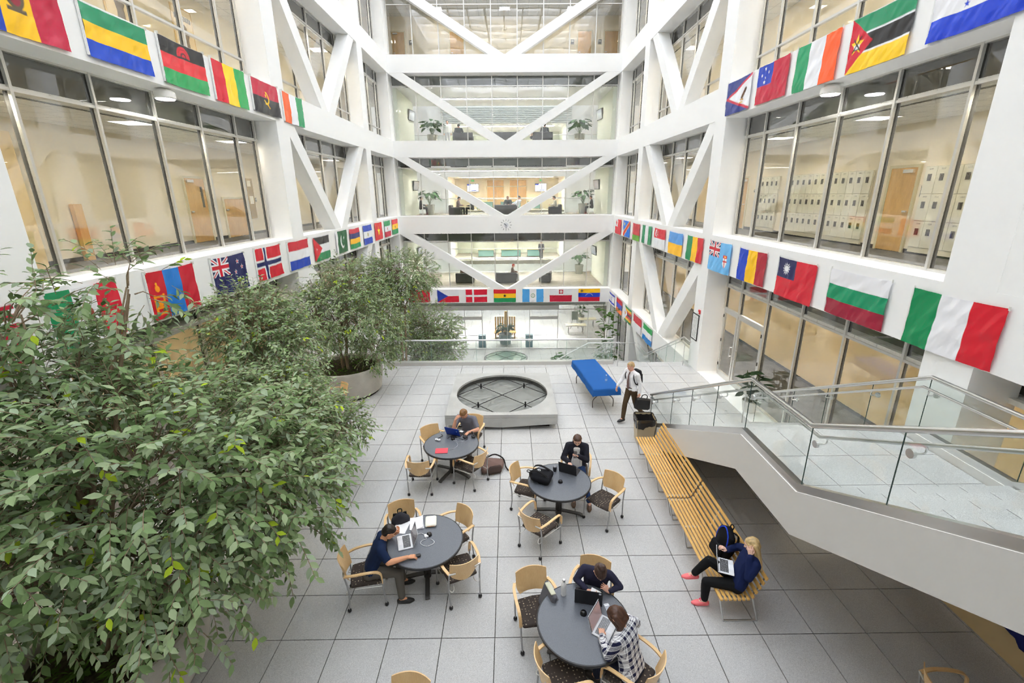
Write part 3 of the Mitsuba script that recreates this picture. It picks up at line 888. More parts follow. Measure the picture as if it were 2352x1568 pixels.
# left corridor, storey 2
wood_door('orange wooden door with a narrow vision pane in the left upper corridor', BL, 15.2, 16.15, 4.6, face=1, window=True, lever=0)
wood_door('wooden double leaf further along the left upper corridor', BL, 17.1, 18.6, 4.6, face=1, h=1.35, closer=False)
wall_plate('wall_switch', 'small wall switch beside the far left door', 'switch', BL, 19.3, 5.9, .1, .16, 1, (120, 118, 110))
nt = thing('notice_board', 'dark notice board with pinned papers in the left upper corridor', 'notice board')
put(nt, box(BL + .004, BL + .03, 18.75, 19.2, 5.2, 6.7), 'vc_matte', False, (150, 130, 96))
part(nt, 'paper', box(BL + .03, BL + .034, 18.8, 19.05, 6.4, 6.62), 'vc_matte', False, (238, 232, 214))
part(nt, 'paper', box(BL + .03, BL + .034, 18.85, 19.1, 5.75, 6.05), 'vc_matte', False, (240, 236, 224))
for y0, lab in ((9.0, 'tan wall pier in the left upper corridor'), (6.9, 'nearest tan wall pier in the left upper corridor')):
    k = thing('wall_pier', lab, 'pier')
    put(k, box(BL + .004, BL + .35, y0, y0 + .9, 4.6, 7.3), 'tan_wall')
wp = thing('wood_post', 'narrow brown wooden post in the left upper corridor', 'post')
put(wp, box(BL + .02, BL + .12, 11.1, 11.32, 4.6, 5.9), 'door_wood')
# posters, storey 3 left
for y, z, lab in ((13.6, 10.9, 'framed film poster with a standing figure near the left column'), (16.2, 10.9, 'framed poster with dark lettering beyond the left column')):
    k = thing('wall_poster', lab, 'poster')
    put(k, box(BL + .004, BL + .03, y, y + .95, z - .75, z + .75), 'vc_satin', False, (206, 176, 120))
    part(k, 'sheet', box(BL + .03, BL + .034, y + .05, y + .9, z - .7, z + .7), 'vc_satin', False, (226, 206, 168))
    part(k, 'headline', cat(*[box(BL + .034, BL + .036, y + .1 + i * .085, y + .16 + i * .085, z + .38, z + .52) for i in range(9)]), 'vc_satin', False, (62, 52, 44))
    part(k, 'figure', prism([(y + .35, z - .65), (y + .65, z - .65), (y + .62, z - .1), (y + .68, z + .0), (y + .58, z + .12), (y + .6, z + .22), (y + .5, z + .3), (y + .42, z + .22), (y + .44, z + .1), (y + .34, z + .0), (y + .38, z - .2)], 'x', BL + .034, BL + .036), 'vc_satin', False, (92, 80, 68))
wood_door('wooden door in the left corridor of the third storey', BL, 9.2, 10.1, 9.12, face=1)
wall_plate('room_sign', 'dark room sign beside the left third storey door', 'sign', BL, 10.35, 10.5, .16, .16, 1, (70, 66, 58))
# ------------------------------------------------------------------ bridge lobbies behind the far glass, the second void and the hall beyond
LX0, LX1 = -9.3, 8.9
for lv in (0, 1, 2, 3):
    z = FL[lv]
    fl += 1
    structure(f'floor_{fl:03d}', f'lounge floor behind the far glass, storey {lv + 1}', 'floor')
    put(f'floor_{fl:03d}', box(GL + .02, GR - .02, GF - .05, 36.8, z - .5, z + .03), 'carpet_pale' if lv < 3 else 'carpet')
    cl += 1
    structure(f'ceiling_{cl:03d}', f'white lounge ceiling behind the far glass, storey {lv + 1}', 'ceiling')
    h = 3.05
    put(f'ceiling_{cl:03d}', box(GL, GR, GF + .02, 36.8, z + h, z + h + .1), 'white_paint' if lv < 3 else 'ceiling')
    part(f'ceiling_{cl:03d}', 'bulkhead', box(XL, XR, GF + .25, GF + .3, z + h, z + h + .7), 'vc_matte', False, (105, 108, 104))  # dark sheet painted as the shade above the lounge ceiling
    if lv < 3:
        structure(f'trim_{lv + 3}', f'white slab edge at the second void, storey {lv + 1}', 'trim')
        put(f'trim_{lv + 3}', box(LX0, LX1, 36.78, 36.9, z - .52, z + .1), 'white_paint')
        for sx, xw in ((-1, -6.75), (1, 6.31)):
            nm = f'wall_lounge_{"left" if sx < 0 else "right"}_{lv + 1}'
            structure(nm, 'pale lounge wall with a screen behind the far glass', 'wall')
            a, b = sorted((xw, xw + sx * .9))
            put(nm, box(a, b, 30.75, 35.6, z, z + h), 'sage_wall')
            k = thing('wall_screen', f'flat screen on the {"left" if sx < 0 else "right"} lounge wall of the {STOREY[lv]} storey', 'screen')
            m = box(-.05, .05, -.55, .55, -.33, .33)
            put(k, m, 'vc_satin', False, (40, 42, 44), to=place(xw - sx * .12, 34.2, z + 2.05, sx * 8, tilt=-sx * 8))
            part(k, 'display', box(-.055 if sx > 0 else .05, -.05 if sx > 0 else .055, -.51, .51, -.29, .29), 'vc_gloss', False, (140, 146, 160), to=place(xw - sx * .12, 34.2, z + 2.05, sx * 8, tilt=-sx * 8))
        # glass balustrade at the void
        k = thing('lounge_balustrade', f'glass balustrade at the back of the {STOREY[lv]} storey lounge', 'railing')
        for i in range(10):
            x0 = LX0 + i * 1.82
            part(k, 'pane', (np.array([[x0 + .01, 36.85, z + .12], [x0 + 1.81, 36.85, z + .12], [x0 + 1.81, 36.85, z + 1.06], [x0 + .01, 36.85, z + 1.06]]), np.array([[0, 1, 2], [0, 2, 3]])), 'glass_green')
        part(k, 'top_rail', tube([(LX0, 36.85, z + 1.1), (LX1, 36.85, z + 1.1)], .025, 8), 'steel', 50)
# white walls of the second void with the hall openings
structure('wall_void', 'bright white wall of the second void with a hall opening on each storey', 'wall')
HX0, HX1 = -5.6, 5.05
put('wall_void', cat(box(-10.5, HX0, 44, 44.3, -4.5, ROOF), box(HX1, 10, 44, 44.3, -4.5, ROOF)), 'white_paint')
for lv in (-1, 0, 1, 2):
    z = FL[lv]
    zt = {-1: -1.6, 0: 2.6, 1: 7.55, 2: 11.95}[lv]
    znext = {-1: -.35, 0: 4.25, 1: 8.8, 2: ROOF}[lv]
    part('wall_void', 'fascia', box(HX0, HX1, 44, 44.25, zt, znext), 'white_paint')
part('wall_void', 'side_wall', box(-10.3, -10.0, 36.8, 44.2, -4.5, ROOF), 'white_paint')
part('wall_void', 'side_wall', box(9.75, 10.0, 36.8, 44.2, -4.5, ROOF), 'white_paint')
for i in range(9):
    part('wall_void', 'slat', box(HX0 - .35, HX1 + .45, 43.86, 43.97, 12.02 + i * .145, 12.02 + i * .145 + .085), 'vc_satin', False, (214, 220, 216))
for lv in (0, 1, 2):
    z = FL[lv]
    fl += 1
    structure(f'floor_{fl:03d}', f'hall floor beyond the second void, storey {lv + 1}', 'floor')
    put(f'floor_{fl:03d}', box(HX0 - 2, HX1 + 2, 44.05, 51, z - .35, z), 'carpet_pale')
    cl += 1
    structure(f'ceiling_{cl:03d}', f'hall ceiling beyond the second void, storey {lv + 1}', 'ceiling')
    put(f'ceiling_{cl:03d}', box(HX0 - 2, HX1 + 2, 44.3, 51, {0: 2.65, 1: 7.6, 2: 12.0}[lv], {0: 2.75, 1: 7.7, 2: 12.1}[lv]), 'white_paint')
    structure(f'wall_hall_{lv + 1}', f'end wall of the hall beyond the second void, storey {lv + 1}', 'wall')
    put(f'wall_hall_{lv + 1}', cat(box(HX0 - 2, HX1 + 2, 50.0, 50.3, z, z + 4.2), box(HX0 - .2, HX0, 44.3, 50, z, z + 3.2), box(HX1, HX1 + .2, 44.3, 50, z, z + 3.2)), 'cream_wall' if lv == 1 else 'sage_wall')
    k = thing('hall_balustrade', f'glass balustrade at the {STOREY[lv]} storey hall edge across the second void', 'railing')
    for i in range(6):
        a, b = -4.6 + i * 1.42, -4.6 + (i + 1) * 1.42
        part(k, 'pane', (np.array([[a + .01, 44.02, z + .1], [b - .01, 44.02, z + .1], [b - .01, 44.02, z + 1.06], [a + .01, 44.02, z + 1.06]]), np.array([[0, 1, 2], [0, 2, 3]])), 'glass_green')
    part(k, 'top_rail', tube([(HX0, 44.02, z + 1.1), (HX1, 44.02, z + 1.1)], .025, 8), 'steel', 50)
    # one long lit strip over the hall opening
    k = thing('hall_light', f'long lit ceiling strip over the {STOREY[lv]} storey hall across the second void', 'ceiling light')
    zt = {0: 2.64, 1: 7.59, 2: 11.99}[lv]
    for yy in (45.4, 45.95): part(k, 'frame', box(-4.6, 4.1, yy, yy + .05, zt - .03, zt), 'white_paint')
    d = mikit.ply((np.array([[-4.6, 45.45, zt - .01], [4.1, 45.45, zt - .01], [4.1, 45.95, zt - .01], [-4.6, 45.95, zt - .01]]), np.array([[0, 2, 1], [0, 3, 2]])), 'm_white_paint')
    e = LAMP * 40
    scene[f'{k}__diffuser'] = {**d, 'emitter': {'type': 'area', 'radiance': rgb((e, e * (.92 if lv == 1 else 1.0), e * (.76 if lv == 1 else .95)))}}
# lounge ceilings: one lit cove each, storeys 1-3
for lv in (-1, 0, 1, 2):
    z = FL[lv] + 3.03
    k = thing('lounge_light', f'lit ceiling strip over the lounge of the {STOREY[lv]} storey behind the far glass', 'ceiling light')
    y = 33.8 if lv >= 0 else 34.5
    for yy in (y - .05, y + .3): part(k, 'frame', box(-5.5, 5.0, yy, yy + .05, z - .03, z + .02), 'white_paint')
    d = mikit.ply((np.array([[-5.5, y, z - .01], [5.0, y, z - .01], [5.0, y + .3, z - .01], [-5.5, y + .3, z - .01]]), np.array([[0, 2, 1], [0, 3, 2]])), 'm_white_paint')
    e = LAMP * (44 if lv >= 0 else 60)
    scene[f'{k}__diffuser'] = {**d, 'emitter': {'type': 'area', 'radiance': rgb((e, e, e * .95))}}
# hall, storey 2: wooden double doors and two lit screens
for x0, lab in ((-2.3, 'left pair of honey wooden doors with transom panels at the end of the upper hall'), (.05, 'right pair of honey wooden doors with transom panels at the end of the upper hall')):
    k = wood_door(lab, 50.0, x0, x0 + 1.7, 4.6, axis='y', h=2.15, closer=False)
    part(k, 'transom_panel', box(x0, x0 + 1.7, 49.96, 49.99, 6.85, 7.4), 'door_wood')
    part(k, 'stile', box(x0 + .84, x0 + .86, 49.955, 49.965, 4.62, 6.75), 'vc_satin', False, (120, 80, 36))
    part(k, 'handle', tube([(x0 + 1.0, 49.93, 5.5), (x0 + 1.0, 49.93, 5.9)], .015, 6), 'steel')
for x0, lab in ((-4.35, 'lit white screen with a blue corner left of the hall doors'), (2.68, 'lit white screen with a blue corner right of the hall doors')):
    k = thing('lit_screen', lab, 'screen')
    put(k, box(x0 - .03, x0 + 1.15, 49.9, 49.99, 6.28, 7.06), 'vc_satin', False, (40, 42, 52))
    d = mikit.ply(box(x0, x0 + 1.12, 49.892, 49.9, 6.31, 7.03), 'm_white_paint')
    scene[f'{k}__display'] = {**d, 'emitter': {'type': 'area', 'radiance': rgb((1.7, 1.8, 2.2))}}
    part(k, 'banner', box(x0, x0 + .35, 49.885, 49.892, 6.9, 7.03), 'vc_gloss', False, (40, 60, 190))
    part(k, 'banner', box(x0 + .4, x0 + .95, 49.885, 49.892, 6.35, 6.43), 'vc_gloss', False, (60, 80, 190))
    e = thing('exit_sign', 'small green exit sign above the ' + ('left' if x0 < 0 else 'right') + ' lit screen', 'sign')
    put(e, box(x0 + .42, x0 + .72, 49.9, 49.97, 7.28, 7.45), 'vc_gloss', False, (90, 200, 110))
# storey 4 corridor behind the far glass
structure('wall_far_corridor', 'white corridor wall of the fourth storey behind the far glass', 'wall')
put('wall_far_corridor', box(GL - 2, GR + 2, 33.5, 33.7, 13.7, 17.3), 'cream_wall')
for x0, x1, lab in ((-7.4, -6.6, 'wooden door at the far left of the fourth storey'), (-3.7, -2.85, 'second wooden door on the left of the fourth storey'), (4.45, 5.3, 'wooden door on the right of the fourth storey'), (6.15, 7.0, 'wooden door at the far right of the fourth storey')):
    wood_door(lab, 33.5, x0, x1, 13.73, axis='y', h=2.15, closer=x0 < -7)
for x, lab in ((-6.2, 'grey sign beside the far left door of the fourth storey'), (4.1, 'framed grey sign left of the right door of the fourth storey'), (5.85, 'grey sign between the right doors of the fourth storey')):
    wall_plate('room_sign', lab, 'sign', 33.5, x, 15.3, .22, .26, -1, (96, 94, 90), 'y')
for x in (-4.3, -.2, 3.9):
    k = thing('ceiling_light', {-4.3: 'left', -.2: 'middle', 3.9: 'right'}[x] + ' square lit ceiling panel behind the far glass of the fourth storey', 'ceiling light', 'lit panels of the fourth storey far corridor')
    for yy in (31.9, 32.46): part(k, 'frame', box(x - .34, x + .34, yy, yy + .04, 16.71, 16.75), 'white_paint')
    d = mikit.ply((np.array([[x - .3, 31.94, 16.73], [x + .3, 31.94, 16.73], [x + .3, 32.46, 16.73], [x - .3, 32.46, 16.73]]), np.array([[0, 2, 1], [0, 3, 2]])), 'm_white_paint')
    e = LAMP * 22
    scene[f'{k}__diffuser'] = {**d, 'emitter': {'type': 'area', 'radiance': rgb((e, e * .9, e * .75))}}
# ------------------------------------------------------------------ flags of cloth hung along the beams
W_, R_, G_, B_, Y_, K_ = (232, 232, 236), (196, 24, 44), (0, 128, 84), (12, 60, 176), (252, 196, 16), (30, 30, 34)


class Paint:
    """A flag as a function of U (hoist to fly, 0-1) and V (top to bottom, 0-1), built up from stripes and shapes."""
    A = 1.667

    def __init__(self, U, V, base):
        self.U, self.V = U, V
        self.c = np.tile(lin(base), (len(U), 1))

    def put(self, mask, col):
        self.c[mask] = lin(col); return self

    def rect(self, u0, u1, v0, v1, col): return self.put((self.U >= u0) & (self.U < u1) & (self.V >= v0) & (self.V < v1), col)
    def hor(self, *cols):
        n = len(cols)
        for i, c in enumerate(cols): self.rect(-1, 2, i / n, (i + 1) / n + (i == n - 1), c)
        return self
    def ver(self, *cols):
        n = len(cols)
        for i, c in enumerate(cols): self.rect(i / n - (i == 0), (i + 1) / n + (i == n - 1), -1, 2, c)
        return self
    def tri(self, depth, col, v0=0.0, v1=1.0):
        m = (v0 + v1) / 2
        return self.put(self.U < depth * (1 - np.abs(self.V - m) / (v1 - m)), col)
    def disc(self, u, v, r, col, r_in=0.0):
        d = np.hypot((self.U - u) * self.A, self.V - v); return self.put((d < r) & (d >= r_in), col)
    def star(self, u, v, r, col, n=5, k=.42, rot=0.0):
        x, y = (self.U - u) * self.A, v - self.V
        th, d = np.arctan2(x, y) + rot, np.hypot(x, y)
        t = np.abs((th * n / (2 * np.pi)) % 1 - .5) * 2        # 0 at valleys .. 1 at tips
        a, b = math.pi / n, 0
        # straight edge between the tip (r,0) and the valley (k r, pi/n)
        ph = (1 - t) * math.pi / n
        x0, y0, x1, y1 = r, 0.0, k * r * math.cos(math.pi / n), k * r * math.sin(math.pi / n)
        den = (np.cos(ph) * (y1 - y0) - np.sin(ph) * (x1 - x0))
        lim = (x0 * (y1 - y0) - y0 * (x1 - x0)) / den
        return self.put(d < lim, col)
    def line(self, p, q, w, col):
        p, q = np.array(p, float) * [self.A, 1], np.array(q, float) * [self.A, 1]
        d = q - p; L = np.hypot(*d); d /= L
        x, y = self.U * self.A - p[0], self.V - p[1]
        s, t = x * d[0] + y * d[1], np.abs(-x * d[1] + y * d[0])
        return self.put((t < w) & (s > 0) & (s < L), col)
    def cross(self, u, v, w, col): return self.put((np.abs(self.U - u) * self.A < w) | (np.abs(self.V - v) < w), col)
    def union_jack(self, u1=.48, v1=.5):
        U, V = self.U / u1, self.V / v1
        m = (U < 1) & (V < 1) & (U >= 0)
        a, b = np.abs(U - .5) * 2, np.abs(V - .5)
        self.put(m, (22, 26, 84))
        for wd, col in ((.13, W_), (.045, (200, 24, 48))):
            self.put(m & ((np.abs(U - V) < wd) | (np.abs(U + V - 1) < wd)), col)
        self.put(m & ((np.abs(U - .5) < .13) | (np.abs(V - .5) < .18)), W_)
        self.put(m & ((np.abs(U - .5) < .07) | (np.abs(V - .5) < .1)), (200, 24, 48))
        return self


def fl_moldova(p): p.ver((18, 60, 176), Y_, (190, 20, 60)); p.disc(.5, .45, .16, (96, 80, 60)); p.disc(.5, .47, .09, (150, 40, 60)); return p.line((.4, .62), (.6, .62), .03, (96, 80, 60))
def fl_gabon(p): return p.hor((30, 140, 96), (253, 200, 30), (10, 66, 190))
def fl_malawi(p):
    p.hor(K_, (226, 52, 60), (44, 160, 90))
    for i in range(31): 
        a = math.pi * i / 30; c, s = math.cos(a), math.sin(a)
        p.line((.5 + .105 * c, .29 - .175 * s), (.5 + .14 * c, .29 - .235 * s), .012, (206, 40, 54))
    m = np.hypot((p.U - .5) * p.A, p.V - .29)
    p.put((m < .17) & (m > .1) & (p.V < .29), (206, 40, 54)); return p.put((m < .07) & (p.V < .29), (206, 40, 54))
def fl_guinea(p): return p.ver((212, 30, 50), (252, 216, 40), (40, 164, 86))
def fl_angola(p):
    p.hor((190, 30, 62), (34, 34, 38)); a = np.arctan2(p.V - .5, (p.U - .47) * p.A); d = np.hypot((p.U - .47) * p.A, p.V - .5)
    p.put((d < .2) & (d > .15) & (a > -1.6) & (a < 1.9), Y_); p.star(.47, .42, .07, Y_); return p.line((.40, .58), (.60, .78), .022, Y_)
def fl_ivory(p): return p.ver((242, 100, 40), W_, (40, 150, 96))
def fl_usa(p):
    for i in range(13): p.rect(-1, 2, i / 13, (i + 1) / 13 + (i == 12), (190, 24, 56) if i % 2 == 0 else W_)
    return p.rect(-1, .4, -1, 7 / 13, (30, 36, 96))
def fl_mexico(p): p.ver((20, 134, 84), W_, (210, 30, 56)); p.disc(.5, .5, .15, (150, 70, 60)); p.disc(.5, .56, .1, (110, 120, 70)); return p.disc(.5, .46, .07, (120, 66, 44))
def fl_mongolia(p):
    p.ver((200, 24, 44), (34, 120, 206), (196, 20, 48))
    for v in (.5, .62, .74, .86): p.rect(.1, .24, v, v + .05, (250, 150, 20))
    p.rect(.07, .11, .48, .92, (250, 150, 20)); p.rect(.23, .27, .48, .92, (250, 150, 20)); p.disc(.17, .68, .07, (250, 150, 20)); p.disc(.17, .36, .07, (250, 150, 20)); return p.disc(.17, .26, .035, (250, 170, 20))
def fl_newzealand(p):
    p.put(p.U > -1, (22, 26, 84)); p.union_jack()
    for u, v in ((.76, .2), (.88, .38), (.66, .48), (.76, .8)): p.star(u, v, .085, W_); p.star(u, v, .055, (200, 30, 54))
    return p
def fl_norway(p): p.put(p.U > -1, (206, 26, 48)); p.cross(.36, .5, .125, W_); return p.cross(.36, .5, .066, (22, 30, 92))
def fl_netherlands(p): return p.hor((196, 26, 46), W_, (30, 66, 176))
def fl_jordan(p): p.hor(K_, W_, (20, 128, 76)); p.tri(.5, (206, 26, 44)); return p.star(.17, .5, .05, W_, 7)
def fl_pakistan(p):
    p.put(p.U > -1, (10, 90, 50)); p.rect(-1, .16, -1, 2, W_)
    a = np.hypot((p.U - .55) * p.A, p.V - .5); b = np.hypot((p.U - .60) * p.A, p.V - .44)
    p.put((a < .3) & (b > .27), W_); return p.star(.69, .34, .1, W_)
def fl_mauritius(p): return p.hor((200, 34, 60), (44, 40, 110), (252, 190, 24), (20, 140, 80))
def fl_elsalvador(p): p.hor((24, 64, 182), W_, (24, 64, 182)); p.disc(.5, .5, .1, (150, 150, 110)); return p.disc(.5, .5, .05, (210, 200, 140))
def fl_vietnam(p): p.put(p.U > -1, (214, 32, 40)); return p.star(.5, .5, .3, (252, 220, 30))
def fl_iran(p): p.hor((36, 150, 92), W_, (190, 24, 60)); p.disc(.5, .5, .07, (206, 60, 70)); return p.line((.5, .38), (.5, .6), .015, (206, 60, 70))
def fl_bolivia(p): p.hor((206, 34, 52), (248, 190, 24), (24, 138, 80)); return p.disc(.5, .5, .08, (90, 90, 60))
def fl_tonga(p): p.put(p.U > -1, (206, 24, 40)); p.rect(-1, .45, -1, .5, W_); p.rect(.17, .27, .08, .42, (206, 24, 40)); return p.rect(.1, .34, .19, .31, (206, 24, 40))
def fl_congo(p): p.put(p.U > -1, (24, 110, 214)); p.line((-.2, 1.12), (1.2, -.12), .16, (250, 214, 40)); p.line((-.2, 1.12), (1.2, -.12), .115, (214, 40, 40)); return p.star(.17, .22, .16, (250, 220, 40))
def fl_belarus(p): p.hor((196, 34, 50), (196, 34, 50), (96, 160, 40)); p.rect(-1, .12, -1, 2, W_); return p.rect(.04, .08, -1, 2, (200, 60, 70))
def fl_nigeria(p): return p.ver((20, 132, 84), W_, (20, 132, 84))
def fl_singapore(p):
    p.hor((206, 30, 50), W_); a = np.hypot((p.U - .22) * p.A, p.V - .25); b = np.hypot((p.U - .28) * p.A, p.V - .25)
    p.put((a < .18) & (b > .17), W_)
    for i in range(5):
        t = math.radians(90 + 72 * i); p.star(.32 + .055 * math.cos(t), .25 - .09 * math.sin(t), .04, W_)
    return p
def fl_ukraine(p): return p.hor((80, 150, 220), (252, 190, 24))
def fl_mali(p): return p.ver((20, 134, 84), (252, 196, 24), (206, 30, 50))
def fl_fiji(p):
    p.put(p.U > -1, (104, 178, 232)); p.union_jack(.5, .5)
    p.rect(.68, .86, .38, .48, (206, 40, 50)); p.rect(.68, .86, .48, .66, W_); p.put((p.U > .68) & (p.U < .86) & (p.V >= .66) & (p.V < .66 + .13 * (1 - (np.abs(p.U - .77) / .09) ** 2)), W_)
    p.rect(.755, .785, .48, .78, (200, 40, 50)); p.rect(.68, .86, .56, .61, (200, 40, 50)); return p.rect(.73, .81, .41, .45, (250, 200, 60))
def fl_romania(p): return p.ver((18, 60, 186), (252, 196, 24), (170, 20, 48))
def fl_taiwan(p):
    p.put(p.U > -1, (206, 28, 50)); p.rect(-1, .5, -1, .5, (26, 30, 84)); p.star(.25, .25, .17, W_, 12, .55)
    p.disc(.25, .25, .095, (26, 30, 84)); return p.disc(.25, .25, .08, W_)
def fl_bulgaria(p): return p.hor(W_, (20, 140, 96), (150, 24, 52))
def fl_italy(p): return p.ver((12, 132, 80), W_, (206, 24, 44))
def fl_amsamoa(p):
    p.put(p.U > -1, (34, 50, 130)); p.put(np.abs(p.V - .5) < .5 * p.U + .02, (196, 30, 64)); p.put(np.abs(p.V - .5) < .5 * p.U - .06, W_)
    p.line((.66, .62), (.80, .36), .05, (104, 70, 44)); p.line((.76, .46), (.82, .34), .04, (84, 56, 40)); p.line((.62, .64), (.72, .66), .02, (200, 150, 60)); return p.line((.60, .74), (.70, .72), .02, (220, 176, 80))
def fl_samoa(p):
    p.put(p.U > -1, (190, 24, 56)); p.rect(-1, .5, -1, .53, (24, 56, 176))
    for u, v, r in ((.25, .1, .055), (.14, .25, .055), (.36, .21, .05), (.27, .33, .035), (.25, .44, .065)): p.star(u, v, r, W_)
    return p
def fl_ireland(p): return p.ver((24, 148, 96), W_, (250, 96, 40))
def fl_mozambique(p):
    p.hor((30, 140, 96), K_, (252, 204, 30)); p.rect(-1, 2, .315, .35, W_); p.rect(-1, 2, .65, .685, W_); p.tri(.42, (206, 24, 48))
    p.star(.15, .5, .2, (252, 204, 30)); p.rect(.10, .20, .49, .58, W_); p.line((.08, .62), (.22, .36), .014, K_); p.line((.22, .62), (.08, .38), .014, K_); return p.line((.1, .585), (.2, .585), .01, K_)
def fl_honduras(p):
    p.hor((20, 60, 200), W_, (20, 60, 200))
    for u, v in ((.5, .5), (.38, .42), (.62, .42), (.38, .58), (.62, .58)): p.star(u, v, .06, (20, 60, 200))
    return p
def fl_israel(p):
    p.put(p.U > -1, W_); p.rect(-1, 2, .1, .25, (40, 60, 176)); p.rect(-1, 2, .75, .9, (40, 60, 176))
    p.star(.5, .5, .19, (40, 60, 176), 6, .577); return p.star(.5, .5, .12, W_, 6, .577)
def fl_armenia(p): return p.hor((206, 44, 56), (50, 60, 176), (242, 116, 30))
def fl_zimbabwe(p):
    cols = ((20, 124, 60), (252, 196, 30), (206, 40, 44), K_, (206, 40, 44), (252, 196, 30), (20, 124, 60))
    p.hor(*cols); p.tri(.42, K_); p.tri(.40, W_); p.star(.13, .5, .16, (206, 40, 44)); return p.disc(.13, .48, .06, (250, 200, 40))
def fl_monaco(p): return p.hor((206, 26, 48), W_)
def fl_sierra(p): return p.hor((24, 152, 72), W_, (10, 120, 200))
def fl_darkred(p): p.put(p.U > -1, (176, 24, 50)); return p.rect(.62, 2, -1, .5, (196, 40, 54))
def fl_czech(p): p.hor(W_, (206, 24, 48)); return p.tri(.5, (36, 60, 160))
def fl_denmark(p): p.put(p.U > -1, (206, 20, 50)); return p.cross(.34, .5, .07, W_)
def fl_ghana(p): p.hor((212, 34, 44), (252, 196, 24), (20, 140, 84)); return p.star(.5, .5, .15, K_)
def fl_guatemala(p): p.ver((80, 164, 228), W_, (80, 164, 228)); p.disc(.5, .5, .17, (120, 150, 110), .12); return p.disc(.5, .5, .06, (200, 204, 190))
def fl_poland(p): p.hor(W_, (190, 24, 56)); p.rect(.41, .61, .06, .38, (190, 40, 62)); p.disc(.51, .22, .1, W_); return p.disc(.51, .22, .05, (200, 170, 150))
def fl_venezuela(p):
    p.hor((252, 196, 24), (20, 54, 182), (206, 20, 50)); p.disc(.15, .16, .1, (120, 100, 60))
    for i in range(8):
        t = math.radians(160 - 20 * i); p.star(.5 + .17 * math.cos(t), .62 - .25 * math.sin(t), .035, W_)
    return p


